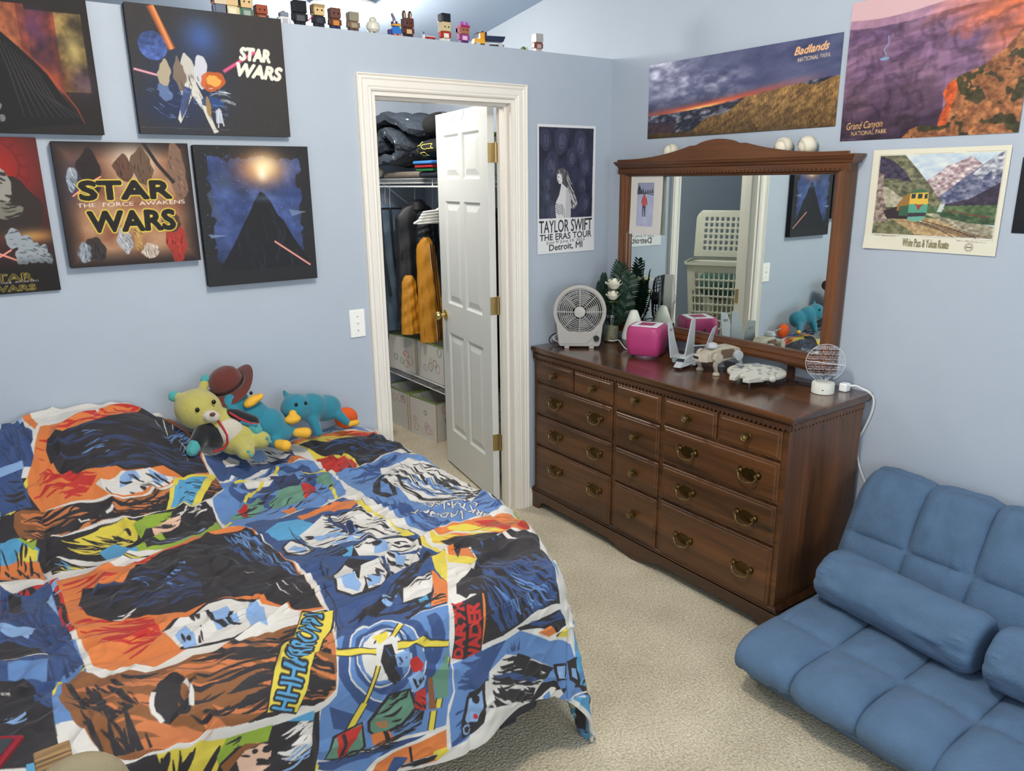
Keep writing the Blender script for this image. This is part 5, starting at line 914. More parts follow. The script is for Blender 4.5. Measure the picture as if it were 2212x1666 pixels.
# ================================================================== things on the dresser
def at(x,y): return (x,y,ZT+.0004)
# photo card stuck in the mirror frame
def skier():
    A=Art(0,.21,0,.275,900,(216,212,204))
    A.poly([(.045,.030),(.155,.030),(.155,.235),(.045,.235)],(150,152,176)); X,Y=A.uv(); cl=A.full(A.mask([(.045,.030),(.155,.030),(.155,.235),(.045,.235)]))
    f=fbm(X*60,Y*30,3); A.im=np.where((cl&(Y>.075+.01*f))[...,None],np.array([176,178,204])/255*(.92+.14*f[...,None]),A.im)
    for x,h,w in ((.055,.035,.010),(.062,.040,.008),(.083,.050,.006),(.10,.058,.005),(.115,.060,.006),(.13,.056,.005),(.145,.054,.006)): A.poly([(x,h),(x-w,.078),(x+w,.078)],(44,48,58),clip=cl)
    A.poly([(.045,.060),(.075,.062),(.078,.082),(.045,.086)],(70,72,84)); A.line([(.07,.083),(.10,.080),(.155,.086)],.004,(78,80,96))
    A.poly([(.084,.092),(.102,.092),(.108,.120),(.104,.140),(.080,.140),(.078,.112)],(190,84,84)); A.line([(.105,.10),(.112,.125),(.113,.135)],.005,(170,70,72)); A.line([(.082,.10),(.076,.125)],.005,(170,70,72))
    A.poly([(.082,.138),(.104,.138),(.103,.190),(.097,.190),(.094,.150),(.090,.150),(.089,.190),(.083,.190)],(74,76,92)); A.poly([(.088,.078),(.098,.078),(.100,.092),(.086,.092)],(50,42,48)); A.poly([(.089,.084),(.097,.084),(.096,.091),(.090,.091)],(200,160,140))
    A.line([(.085,.190),(.092,.222)],.003,(210,210,224)); A.line([(.099,.190),(.112,.218)],.003,(210,210,224)); return A
e=thing('photo_card','photograph of a skier on snow in a white mount, tucked into the mirror corner','photo',(MX-.012,-.213,1.693),rot=(0,0,-PI/2))
place_print(skier(),'photo_print',.21,.275,printed('photo_paper',.35),e,curl=lambda u,v:-.006*v*v)
# fan
beige=mat('fan_grey_plastic',(176,172,166),.4); blk=mat('black_plastic',(22,22,24),.4); fn=thing('desk_fan','grey round desk fan with a black rear cage at the corner end of the dresser','fan',at(-.345,-.178),math.radians(-40.5))
# local: faces -y, x to the right
def outline(o=0):
    p=[]; 
    for i in range(41): a=math.radians(-28+236*i/40); p.append(((.130+o)*math.cos(a),.183+(.130+o)*math.sin(a)))
    p+=[(-.104-o,.028),(-.101-o,.016),(-.092-o*.5,.010-o*.3)]
    p+=[(.092+o*.5,.010-o*.3),(.101+o,.016),(.104+o,.028)]; return p
def ringplate(y0,y1,po,pi_,name,m,par,**k):
    mb=MB(); n=len(po); f=[]
    vs=[(x,y0,z) for x,z in po]+[(x,y0,z) for x,z in pi_]+[(x,y1,z) for x,z in po]+[(x,y1,z) for x,z in pi_]
    for i in range(n):
        j=(i+1)%n; f+=[(i,j,n+j,n+i),(2*n+i,2*n+j,3*n+j,3*n+i),(i,j,2*n+j,2*n+i),(n+i,n+j,3*n+j,3*n+i)]
    return mb.add(vs,f).build(name,m,par,**k)
po=outline(); pin=[]
for x,z in po:
    a=math.atan2(z-.183,x); pin.append((.112*math.cos(a),.183+.112*math.sin(a)))
ringplate(-.040,.010,po,pin,'fan_housing',beige,fn,bevel=.005,seg=3)
g=MB()
for r in [.110,.101,.092,.083,.074,.065,.056,.047,.038]: g.tube([(r*math.cos(2*PI*i/48),-.038-.008*(1-(r/.11)**2),.183+r*math.sin(2*PI*i/48)) for i in range(48)],.0018,6,closed=True)
for i in range(8):
    a=2*PI*i/8; rr=.0028 if i%2==0 else .0018; g.tube([(r*math.cos(a),-.0385-.008*(1-(r/.11)**2),.183+r*math.sin(a)) for r in (.028,.05,.08,.113)],rr,6)
g.build('front_grille',beige,fn)
g=MB(); g.lathe([(.003,-.054),(.014,-.054),(.016,-.052),(.024,-.052),(.027,-.049),(.027,-.040)],36,(0,0,.183),'y').build('hub_badge',mat('fan_hub',(190,186,180),.35),fn)
fb=MB()
for i in range(5):
    a=2*PI*i/5; R=[]
    for r in (.02,.045,.07,.092):
        w=.35+r*5; R.append([((r)*math.cos(a+w*s_*.9),-.010+.012*s_,.183+r*math.sin(a+w*s_*.9)) for s_ in (-.5,-.25,0,.25,.5)])
    fb.loft(R,closed=False)
fb.lathe([(.024,-.026),(.026,.006)],24,(0,0,.183),'y'); fb.build('fan_blades',mat('fan_blade_grey',(150,150,148),.4),fn,solid=.002)
rc=MB()
for r,y in ((.122,.012),(.124,.028),(.122,.044),(.112,.058),(.095,.066),(.075,.069),(.055,.070),(.035,.070)): rc.tube([(r*math.cos(2*PI*i/40),y,.183+r*math.sin(2*PI*i/40)) for i in range(40)],.0022,5,closed=True)
for i in range(30):
    a=2*PI*i/30; rc.tube([(r*math.cos(a),y,.183+r*math.sin(a)) for r,y in ((.121,.006),(.124,.028),(.112,.059),(.07,.070),(.03,.071))],.0016,5)
rc.lathe([(.034,.040),(.034,.072),(.028,.076)],24,(0,0,.183),'y'); rc.build('rear_cage',blk,fn)
MB().lathe([(.126,.008),(.128,.012),(.128,.020),(.124,.022)],48,(0,0,.183),'y',cap=False).build('rear_rim',blk,fn,solid=.003)
MB().box(-.085,.085,.008,.055,.010,.070).build('rear_foot',blk,fn,bevel=.006)
for x in (-.062,.060): MB().box(x-.012,x+.012,-.042,-.004,0,.011).build('foot',beige,fn,bevel=.002)
MB().lathe([(.002,-.054),(.0135,-.054),(.0145,-.040)],28,(.083,0,.052),'y').build('fan_dial',blk,fn)
MB().tube([(-.088,-.0405,.024),(.034,-.0405,.024),(.040,-.0405,.028),(.092,-.0405,.086)],.0008,5).build('front_crease',mat('grey_seam',(120,116,110),.6),fn)
# cords left of the fan
def loop(c,rx,rz,n,th,t0=0,turns=1.0,drift=(0,0,0)):
    return [(c[0]+rx*math.cos(t0+2*PI*turns*i/n)*math.cos(th)+drift[0]*i/n,c[1]+rx*math.cos(t0+2*PI*turns*i/n)*math.sin(th)+drift[1]*i/n,c[2]+rz*math.sin(t0+2*PI*turns*i/n)+drift[2]*i/n+.002*math.sin(i)) for i in range(n+1)]
wc=mat('white_cord',(222,222,218),.4)
tag(MB().tube(smooth_path([(-.27,-.09,ZT+.06),(-.33,-.065,ZT+.058),(-.405,-.05,ZT+.052),(-.44,-.055,ZT+.03),(-.435,-.08,ZT+.008),(-.40,-.105,ZT+.004),(-.35,-.12,ZT+.004)]+[(-.33,-.11,ZT+.005)]),.0032,8).build('black_cord',blk),'black power cord looped on the dresser left of the fan','cord')
tag(MB().tube(loop((-.36,-.085,ZT+.034),.055,.028,40,-.7,0,2.6,(0,.02,0)),.0024,8).build('white_cord',wc),'tangled white cord bundle on the dresser left of the fan','cord')
tag(MB().box(-.34,-.28,-.085,-.055,ZT,ZT+.045).build('power_adapter',mat('grey_adapter',(112,122,138),.5),bevel=.005),'grey power adapter lying in the cords behind the fan','adapter')
# jar of flowers
gl=mat('jar_glass',(240,246,240),.03,trans=1,ior=1.3); jx,jy=-.135,-.185
jr=thing('flower_jar','glass jar of pebbles holding white roses and dark palm leaves','vase',at(jx,jy))
MB().lathe([(.030,0),(.036,.004),(.038,.012),(.038,.105),(.034,.120),(.029,.128),(.029,.142)],32,cap=False).build('jar_glass',gl,jr,solid=.002)
MB().lathe([(.0285,.126),(.031,.128),(.031,.143),(.028,.145),(.024,.145),(.023,.138)],32,cap=False).build('jar_band',mat('tin',(170,172,174),.25,metal=1),jr)
MB().lathe([(.028,.004),(.035,.008),(.0355,.078),(.030,.086),(.01,.088)],28).build('pebbles',mat('pebbles',(206,196,172),.8,bump=1,bscale=300,var=.4,vscale=220),jr)
rg=random.Random(4); leafm=mat('dark_leaf',(26,52,38),.45,var=.25,vscale=30); stemm=mat('stem_green',(60,84,48),.6); rosem=mat('white_rose',(236,232,212),.55)
def palm(tip,bend,w,name='palm_leaf'):
    m=MB(); b0=Vector((0,0,.06)); t=Vector((tip[0]*.75-.006,tip[1],tip[2])); N=22; pts=[b0.lerp(t,(i/N)**1.0)+Vector(bend)*math.sin(PI*i/N) for i in range(N+1)]
    m.tube(pts,lambda q:.0026*(1-q)+.0008,6); side=(t-b0).cross(Vector((1.0,-.75,0.0))).normalized()
    view=Vector((-.65,-.75,0))
    side=(t-b0).normalized().cross(view if (int(tip[2]*1000)//10)%2 else Vector((-1,.15,0))).normalized()
    for i in range(4,N+1):
        q=i/N; l=w*(max(0,math.sin(PI*min(1,max(0,(q-.16))/.88)))**.6+.1)
        for s_ in (-1,1):
            d=(t-b0).normalized(); p=pts[i]; e_=p+side*s_*l+d*l*.55+view*.006*rg.uniform(-1,1); mid=(p+e_)/2+d*.004; wv=(d+view*rg.uniform(-.5,.5))*.0062
            m.add([p-wv,p+wv,mid+wv*1.25,e_,mid-wv*1.25],[(0,1,2,3,4)])
    return m.build(name,leafm,jr)
palm((-.055,.040,.300),(-.01,.01,.01),.046);palm((.030,-.045,.395),(.012,-.012,0),.055);palm((.045,-.095,.350),(.01,-.02,.01),.050);palm((-.075,.060,.250),(-.02,.02,.01),.042);palm((.035,-.01,.405),(.0,.01,0),.050);palm((-.02,.04,.34),(0,.02,.02),.046);palm((.05,-.07,.30),(.02,-.01,0),.05);palm((.02,-.09,.25),(.01,-.03,0),.042)
def rose(c,r,open_):
    st=MB(); st.tube([(0,0,.05),(c[0]*.5,c[1]*.5,c[2]*.6),tuple(c)],.0022,6); o=st.build('rose_stem',stemm,jr)
    m=MB(); k=0
    for ring,(n,rad,h,tilt) in enumerate([(3,.25,.95,.05),(4,.45,.9,.15),(5,.72,.82,.35),(6,1.0,.62,open_)]):
        for i in range(n):
            a=2*PI*i/n+ring*.7; R=[]
            for v in range(6):
                q=v/5; rr=r*rad*(.35+.65*q**.7)+r*tilt*.35*q**3; z=r*(h*1.5*q-.55); ww=.80*(2*PI/n)*(1.15-.22*q*q)
                R.append([(c[0]+rr*math.cos(a+ww*(u/4-.5)*1.2),c[1]+rr*math.sin(a+ww*(u/4-.5)*1.2),c[2]+z-(abs(u/4-.5)*2)**2*r*.18*q) for u in range(5)])
            m.loft(R,closed=False)
    m.ell(c,(r*.30,r*.30,r*.6),12,8); m.build('rose_bloom',rosem,jr,solid=.0012)
rose((-.008,-.022,.296),.040,.50); rose((-.020,-.026,.240),.034,.25)
lf=MB()
for a,l in ((.5,.04),(2.2,.045),(3.6,.04),(5.0,.04)): 
    c=Vector((-.015,-.02,.215)); d=Vector((math.cos(a),math.sin(a),-.1)); s_=Vector((-math.sin(a),math.cos(a),0)); lf.add([c,c+d*l*.4+s_*.014,c+d*l,c+d*l*.4-s_*.014],[(0,1,2,3)])
lf.build('rose_leaf',mat('rose_leaf_green',(74,98,52),.5),jr,solid=.001)
# diffuser
df=thing('oil_diffuser','white cone shaped diffuser with a grey base between jar and pink speaker','diffuser',at(-.142,-.350))
MB().lathe([(.040,0),(.046,.006),(.052,.022),(.056,.040),(.0565,.046)],40).build('diffuser_base',mat('grey_base',(128,130,128),.45),df)
MB().lathe([(.0565,.046),(.056,.062),(.050,.090),(.034,.140),(.020,.178),(.014,.186),(.004,.188)],40).build('diffuser_cone',mat('matt_white',(214,216,204),.5),df)
tag(MB().tube(smooth_path([(-.22,-.255,ZT+.030),(-.20,-.27,ZT+.026),(-.19,-.285,ZT+.032),(-.20,-.315,ZT+.034),(-.215,-.345,ZT+.026),(-.21,-.37,ZT+.006),(-.19,-.40,ZT+.003)]),.0024,8).build('white_cord',wc),'thin white cord running from the fan to the pink speaker','cord')
# pink speaker
ps=thing('cube_speaker','pink cube speaker with a white top panel on the dresser','speaker',at(-.215,-.515),math.radians(-62))
pk=mat('pink_plastic',(178,60,114),.42)
R=[]
for z,h in ((.012,.072),(.016,.076),(.06,.083),(.11,.084),(.138,.080),(.146,.074)):
    n=40; r_=[]
    for i in range(n):
        a=2*PI*i/n; c_,s_=math.cos(a),math.sin(a); p=7; k_=(abs(c_)**p+abs(s_)**p)**(-1/p); r_.append((h*c_*k_,h*s_*k_,z))
    R.append(r_)
MB().loft(R).build('speaker_body',pk,ps,angle=50)
MB().lathe([(.060,0),(.062,.006),(.058,.013)],40).build('speaker_foot',mat('pale_ring',(196,170,190),.3,metal=.5),ps)
MB().box(-.062,.062,-.062,.062,.1455,.149).build('top_panel',mat('white_panel',(238,236,240),.4),ps,bevel=.002)
MB().box(-.034,.034,-.034,.034,.149,.1502).build('pink_pad',mat('dark_pink',(168,60,104),.5),ps)
MB().box(.083,.086,-.012,-.002,.055,.100).build('side_slot',mat('slot_grey',(92,88,92),.4,metal=.5),ps,bevel=.001)
# toy spacecraft with three upright fins (generic)
gy=mat('toy_light_grey',(178,182,184),.5,var=.08,vscale=40); gyd=mat('toy_dark_window',(34,38,44),.2); gy2=mat('toy_mid_grey',(140,145,148),.5)
sh=thing('toy_spacecraft','grey toy spacecraft with three tall upright fins beside the pink speaker','toy',at(-.225,-.775),math.radians(-74))
b_=MB(); b_.loft([[(-.016,-.105,.010),(.016,-.105,.010),(.014,-.104,.014),(-.014,-.104,.014)],[(-.028,-.060,.012),(.028,-.060,.012),(.018,-.058,.040),(-.018,-.058,.040)],[(-.034,-.020,.014),(.034,-.020,.014),(.022,-.015,.050),(-.022,-.015,.050)],[(-.032,.050,.016),(.032,.050,.016),(.020,.050,.048),(-.020,.050,.048)]]); b_.build('hull',gy,sh,bevel=.002)
MB().loft([[(-.018,-.074,.0312),(.018,-.074,.0312),(.018,-.073,.0325),(-.018,-.073,.0325)],[(-.0165,-.060,.0405),(.0165,-.060,.0405),(.0160,-.0585,.0420),(-.0160,-.0585,.0420)]]).build('cockpit_window',gyd,sh)
for s_ in (-1,1):
    MB().lathe([(.010,-.035),(.012,-.030),(.012,.02),(.009,.026)],18,(s_*.048,0,.024),'y').build('engine_pod',gy2,sh)
    MB().loft([[(s_*.030,-.02,.020),(s_*.030,.045,.020),(s_*.030,.045,.034),(s_*.030,-.02,.034)],[(s_*.068,-.01,.030),(s_*.068,.045,.030),(s_*.066,.045,.040),(s_*.066,-.01,.040)]]).build('wing_root',gy,sh,bevel=.001)
    MB().loft([[(s_*.064,-.030,.030),(s_*.064,.054,.030),(s_*.070,.054,.032),(s_*.070,-.030,.032)],[(s_*.086,-.010,.100),(s_*.086,.050,.100),(s_*.090,.050,.100),(s_*.090,-.010,.100)],[(s_*.106,.008,.180),(s_*.106,.046,.186),(s_*.109,.046,.186),(s_*.109,.008,.180)]]).build('side_fin',gy,sh,bevel=.001)
    MB().box(s_*.0995-.004,s_*.0995+.004,.012,.034,.142,.154).build('fin_vent',gy2,sh)
    MB().box(s_*.02-.003,s_*.02+.003,.00,.008,0,.016).build('landing_strut',gy2,sh)
MB().loft([[(-.004,-.030,.045),(.004,-.030,.045),(.004,.060,.045),(-.004,.060,.045)],[(-.0025,.026,.205),(.0025,.026,.205),(.0025,.062,.210),(-.0025,.062,.210)]]).build('centre_fin',gy,sh,bevel=.001)
MB().box(-.003,.003,-.062,-.056,0,.014).build('landing_strut',gy2,sh)
# four-legged toy machine (generic)
bn=mat('toy_weathered_beige',(176,166,148),.6,var=.35,vscale=50); bnd=mat('toy_weathered_brown',(104,82,66),.6,var=.3,vscale=40)
wk=thing('toy_walking_machine','beige four-legged toy walking machine with a roof gun on the dresser','toy',at(-.215,-.925),math.radians(-100)); wk.scale=(1.2,1.2,1.2)
m=MB(); m.loft([[(-.024,-.060,.046),(.024,-.060,.046),(.018,-.058,.076),(-.018,-.058,.076)],[(-.034,-.010,.042),(.034,-.010,.042),(.026,-.010,.092),(-.026,-.010,.092)],[(-.034,.060,.050),(.034,.060,.050),(.024,.058,.094),(-.024,.058,.094)],[(-.020,.100,.058),(.020,.100,.058),(.014,.098,.080),(-.014,.098,.080)]]); m.build('hull',bn,wk,bevel=.003)
MB().loft([[(-.022,-.092,.050),(.022,-.092,.050),(.014,-.088,.070),(-.014,-.088,.070)],[(-.028,-.056,.044),(.028,-.056,.044),(.020,-.052,.078),(-.020,-.052,.078)]]).build('cab',bn,wk,bevel=.002)
MB().box(-.012,.012,-.0925,-.088,.060,.067).build('cab_window',gyd,wk)
MB().lathe([(.020,.090),(.022,.096),(.016,.106),(.004,.110)],20,(0,-.020,0)).build('roof_turret',gy,wk)
MB().cyl((0,-.030,.101),(0,-.105,.106),.0028,n=8).build('roof_gun',gy2,wk)
for s_ in (-1,1): MB().cyl((s_*.010,-.085,.052),(s_*.010,-.125,.046),.0024,n=8).build('chin_gun',gy2,wk)
for sx in (-1,1):
    for y in (-.030,.062):
        l_=MB(); x=sx*.044; dy=.012 if y>0 else -.010
        l_.lathe([(.018,-.008),(.018,.008)],18,(x,y,.062),'x'); l_.loft([[(x-.006,y-.009,.064),(x+.006,y-.009,.064),(x+.006,y+.009,.064),(x-.006,y+.009,.064)],[(x-.005,y+dy-.007,.034),(x+.005,y+dy-.007,.034),(x+.005,y+dy+.007,.034),(x-.005,y+dy+.007,.034)],[(x-.004,y+dy*.3-.005,.012),(x+.004,y+dy*.3-.005,.012),(x+.004,y+dy*.3+.005,.012),(x-.004,y+dy*.3+.005,.012)]]); l_.lathe([(.013,0),(.014,.004),(.008,.012)],16,(x,y+dy*.3,0)); l_.build('leg',bn if y<0 else gy,wk,bevel=.001)
MB().box(-.036,-.030,-.004,.050,.056,.086).build('side_plate',bnd,wk,bevel=.001); MB().box(.030,.036,-.004,.050,.056,.086).build('side_plate',bnd,wk,bevel=.001)
# disc-shaped toy ship (generic)
dsm=mat('toy_plated_white',(190,188,176),.55,var=.22,vscale=60); sp=thing('toy_disc_ship','pale grey disc shaped toy spaceship with a pronged front, on the dresser','toy',at(-.215,-1.135),math.radians(-78))
MB().lathe([(.020,.014),(.060,.020),(.112,.032),(.116,.036),(.116,.044),(.112,.048),(.060,.060),(.030,.066),(.003,.067)],48).build('disc_hull',dsm,sp,angle=20)
for s_ in (-1,1): MB().loft([[(s_*.018,-.090,.024),(s_*.070,-.080,.026),(s_*.070,-.080,.052),(s_*.018,-.090,.056)],[(s_*.016,-.160,.032),(s_*.040,-.160,.032),(s_*.040,-.160,.046),(s_*.016,-.160,.046)]]).build('front_prong',dsm,sp,bevel=.002)
MB().lathe([(.020,.062),(.020,.068),(.010,.076),(.002,.077)],20).build('top_dome',gy2,sp)
cc=MB(); cc.cyl((.075,-.020,.046),(.105,-.085,.046),.013,n=16); cc.lathe([(.014,0),(.010,-.014),(.004,-.020)],16,(.105,-.085,.046),'y'); cc.build('side_pod',dsm,sp)
MB().lathe([(.002,0),(.012,.003),(.017,.008),(.0175,.010)],20,(-.055,-.040,.062),cap=False).build('dish',gy2,sp,solid=.001); MB().cyl((-.055,-.040,.052),(-.055,-.040,.064),.003,n=8).build('dish_mast',gy2,sp)
gr_=MB(); rg=random.Random(8)
for i in range(46):
    a=rg.uniform(0,2*PI); r=rg.uniform(.035,.100); z=.067-.019*((r-.03)/.082); s1,s2=rg.uniform(.003,.010),rg.uniform(.003,.008); gr_.M=Matrix.Translation((r*math.cos(a),r*math.sin(a),z-.0035))@Matrix.Rotation(a,4,'Z'); gr_.box(-s1,s1,-s2,s2,0,.004)
gr_.build('hull_plating',gy2,sp)
for a in (PI/2+.5,PI/2-.5,-PI/2): MB().cyl((.06*math.cos(a),.06*math.sin(a),0),(.06*math.cos(a),.06*math.sin(a),.024),.004,n=8).build('landing_foot',gy2,sp)
# night lamp: engraved clear disc on a white base
nl=thing('night_lamp','clear engraved disc lamp on a round white base at the dresser end','lamp',at(-.150,-1.395),math.radians(-49.6))
MB().lathe([(.040,0),(.042,.002),(.042,.036),(.0405,.041),(.036,.0425),(.004,.0425)],44).build('lamp_base',mat('speckled_white',(224,222,210),.5,bump=.2,bscale=400),nl)
MB().box(-.010,-.003,-.0428,-.041,.018,.0205).build('base_switch',blk,nl)
acr=mat('clear_acrylic',(252,254,255),.02,trans=1,ior=1.12); etch=mat('etched_line',(226,228,232),.5)
pl=[]; r=.0715; cz=.120
for i in range(57):
    a=math.radians(-62+304*i/56); pl.append((r*math.cos(a),cz+r*math.sin(a)))
pl+=[(-.030,.040),(.030,.040)]
MB().prism(pl,'y',-.002,.002).build('clear_disc',acr,nl)
MB().tube([(x,-.0024,z) for x,z in pl[:57]]+[(-.030,-.0024,.043)],.0009,5).build('disc_edge',etch,nl)
e_=MB(); rg=random.Random(12); e_.tube([(-.070,-.0026,cz+.004),(.070,-.0026,cz-.008)],.0014,5)
for i in range(-13,14):
    u=i/14; 
    for k in range(7):
        z0=-1+2*k/7+rg.uniform(-.04,.04); z1=z0+rg.uniform(.10,.24)
        w0=math.sqrt(max(0,1-min(1,z0*z0))); w1=math.sqrt(max(0,1-min(1,z1*z1)))
        x0,x1=u*w0*r*.97,u*w1*r*.97
        if abs(z1)<.97 and cz+z0*r>.05: e_.tube([(x0,-.0026,cz+z0*r),(x1,-.0026,cz+z1*r)],.00045,4)
for k in range(-5,7):
    z=k/7.2; w0=math.sqrt(1-z*z)*r*.95; x=-w0
    while x<w0-.01 and cz+z*r>.055: l_=rg.uniform(.008,.026); e_.tube([(x,-.0026,cz+z*r+.003),(min(w0,x+l_),-.0026,cz+z*r+.003)],.00045,4); x+=l_+rg.uniform(.003,.009)
e_.build('engraving',etch,nl)
tag(MB().box(-.085,-.050,-1.452,-1.420,ZT,ZT+.034).build('plug_adapter',mat('plug_white',(240,240,236),.35),bevel=.006,seg=3),'white plug adapter on the dresser behind the round lamp','plug')
tag(MB().tube(smooth_path([(-.060,-1.452,ZT+.024),(-.050,-1.470,ZT+.026),(-.040,-1.490,ZT+.018),(-.030,-1.512,ZT+.008),(-.012,-1.526,ZT-.02),(-.008,-1.524,.80),(-.009,-1.500,.72),(-.010,-1.481,.68),(-.012,-1.486,.65),(-.012,-1.488,.61),(-.012,-1.505,.56),(-.012,-1.532,.51),(-.012,-1.548,.465),(-.012,-1.560,.40),(-.012,-1.562,.33),(-.013,-1.548,.298),(-.013,-1.520,.295),(-.013,-1.486,.312),(-.013,-1.44,.31)]),.0042,8).build('white_cord',wc),'white cord hanging down the wall between dresser and blue floor sofa','cord')
for k,(a,b_) in enumerate((((-.10,-1.27,0),(-.05,-1.19,.0)),((-.16,-1.27,.0),(-.12,-1.34,.0)))): pass
tag(MB().tube(smooth_path([(-.185,-1.245,ZT+.003),(-.13,-1.27,ZT+.003),(-.10,-1.30,ZT+.003),(-.11,-1.35,ZT+.003)]),.0018,6).build('black_cord',blk),'thin black cord lying nearest the lamp base','cord')
tag(MB().tube(smooth_path([(-.10,-1.20,ZT+.003),(-.085,-1.27,ZT+.003),(-.075,-1.33,ZT+.003),(-.08,-1.40,ZT+.003)]),.0018,6).build('black_cord',blk),'thin black cord along the wall side of the dresser top','cord')
tag(MB().tube(smooth_path([(-.14,-1.21,ZT+.003),(-.10,-1.24,ZT+.003),(-.115,-1.29,ZT+.003),(-.10,-1.36,ZT+.003)]),.0018,6).build('black_cord',blk),'thin black cord crossing between ship and lamp','cord')
# baseballs on the cornice
def ballcol(V):
    n=V/np.linalg.norm(V,axis=-1,keepdims=True); x,y,z=n[...,0],n[...,1],n[...,2]
    return n
def baseball(y,x,rot,label):
    e=thing('baseball',label,'ball',(x,y,1.7635+.0365),rot=rot,group='baseballs on the mirror frame')
    MB().ell((0,0,0),(.0365,.0365,.0365),32,20).build('ball_cover',mat('baseball_leather',(228,220,198),.6,var=.06,vscale=20),e)
    pts=[]
    for i in range(80):
        t=2*PI*i/80; a=.42; v=Vector((math.cos(t)*(1-a*.5)+a*.5*math.cos(3*t),math.sin(t)*(1-a*.5)-a*.5*math.sin(3*t),2*math.sqrt(a*.5*(1-a*.5))*math.sin(2*t))).normalized(); pts.append(v*.0366)
    st=MB()
    for i in range(80):
        p=pts[i]; t=(pts[(i+1)%80]-pts[i-1]).normalized(); s_=p.normalized().cross(t)
        for k in (-1,1): st.add([p*1.008+s_*k*.0004,p*1.008+s_*k*.0045+t*.0016,p*1.004+s_*k*.0045+t*.0026,p*1.006+s_*k*.0004+t*.001],[(0,1,2,3)])
    st.build('stitching',mat('red_black_thread',(70,44,46),.7),e)
    m=MB(); 
    for j in range(3):
        a=[(-.016+.003*j)*1.0,.016-.004*j]; P=[Vector((-.031,t_,.004-.006*j)).normalized()*.0368 for t_ in np.linspace(-.016+.003*j,.014-.004*j,9)]
        m.tube([p+Vector((0,0,.0008*math.sin(i*2.3))) for i,p in enumerate(P)],.0006,4)
    m.build('stamp_lines',blk,e)
baseball(-.452,-.0365-.002+.002,(0.1,.2,-.9),'worn baseball half hidden on the left slope of the mirror top')
baseball(-1.052,-.0375,(.3,-.1,-.7),'baseball on the mirror top, nearer the arch of the right pair')
baseball(-1.160,-.0375,(1.2,.4,-.9),'baseball on the mirror top, nearer the right end of the frame')
# ================================================================== pictures and posters
canm=printed('canvas_print',.75,.4,700); postm=printed('glossy_poster',.28,.05,30); mattm=printed('matt_poster',.5)
cbm=mat('canvas_edge_black',(26,27,34),.8)
def canvas(art,x,z,w,h,label,t=.034,tilt=0):
    e=thing('canvas_picture',label,'picture',(x,0,z),rot=(0,tilt,0))
    MB().box(.0005,w-.0005,-t+.0004,-.0008,-h+.0005,-.0005).build('stretched_edge',cbm,e,bevel=.003)
    o=place_print(art,'canvas_front',w,h,canm,e); o.location=(0,-t-.0004,0); return e
def sky(A,cols,seed=1,sx=3,sy=6,al=1):
    X,Y=A.uv(); f=fbm(X*sx*3,Y*sy*3,seed); return X,Y,f
def stars(A,n,seed,col=(220,226,240),y1=1.0):
    rg=random.Random(seed)
    for _ in range(n):
        x,y=A.x0+rg.random()*(A.x1-A.x0),A.y0+rg.random()*(A.y1-A.y0)*y1; r=rg.uniform(.0006,.0013); A.poly([(x-r,y),(x,y-r),(x+r,y),(x,y+r)],col,rg.uniform(.4,1))
def blot(cx,cy,rx,ry,seed,n=26,rough=.25):
    rg=random.Random(seed); ph=[rg.uniform(0,6) for _ in range(4)]
    return [(cx+rx*math.cos(a)*(1+rough*(.5*math.sin(2*a+ph[0])+.3*math.sin(3*a+ph[1])+.3*math.sin(7*a+ph[2]))),cy+ry*math.sin(a)*(1+rough*(.5*math.sin(2*a+ph[1])+.3*math.sin(5*a+ph[3])))) for a in [2*PI*i/n for i in range(n)]]
R1=520
# upper left: dark canvas with strips of orange, violet and ochre
def art1():
    w,h=.50,.42; A=Art(0,w,0,h,R1,(30,26,24))
    X,Y=A.uv(); f=fbm(X*22,Y*22,2); g=fbm(X*60,Y*40,5)
    for x0,x1,y0,y1,c1,c2 in ((.21,.303,.04,.285,(120,60,40),(190,110,70)),(.303,.325,.04,.285,(96,50,40),(160,70,50)),(.325,.402,.055,.295,(60,34,52),(150,66,46)),(.402,.478,.055,.290,(54,44,30),(170,140,80)),(.05,.21,.04,.25,(90,40,36),(150,80,60))):
        m=((X>x0)&(X<x1)&(Y>y0)&(Y<y1)); k=np.clip((f-.25)*1.8,0,1)[...,None]; c=np.array(c1)/255*(1-k)+np.array(c2)/255*k; c=c*(.55+.7*g[...,None]); A.im=np.where(m[...,None],c,A.im)
    A.glow(.35,.26,.06,.05,(196,88,44),.7); A.glow(.445,.16,.02,.05,(214,190,120),.6); A.glow(.345,.10,.03,.05,(84,50,110),.5); A.glow(.46,.26,.03,.04,(90,60,110),.5)
    A.poly([(.16,.10),(.24,.11),(.29,.16),(.36,.24),(.425,.36),(.44,.385),(.30,.40),(.20,.42),(.10,.42),(.10,.2)],(20,18,20)); 
    A.line([(.30,.165),(.36,.23),(.43,.34),(.445,.385)],.004,(170,70,44),.8,True)
    for i in range(9): A.line([(.235+.012*i,.13+.012*i),(.26+.014*i,.24+.01*i),(.28+.02*i,.37)],.004,(66,62,66),.7,True)
    for x,y in ((.205,.30),(.215,.34),(.22,.375),(.20,.26)): A.poly(blot(x,y,.008,.012,int(x*999)),(150,150,154),.7)
    return A,w,h
A,w,h=art1(); canvas(A,-2.822,2.262,w,h,'dark canvas with orange and violet strips, cut by the upper left frame edge')
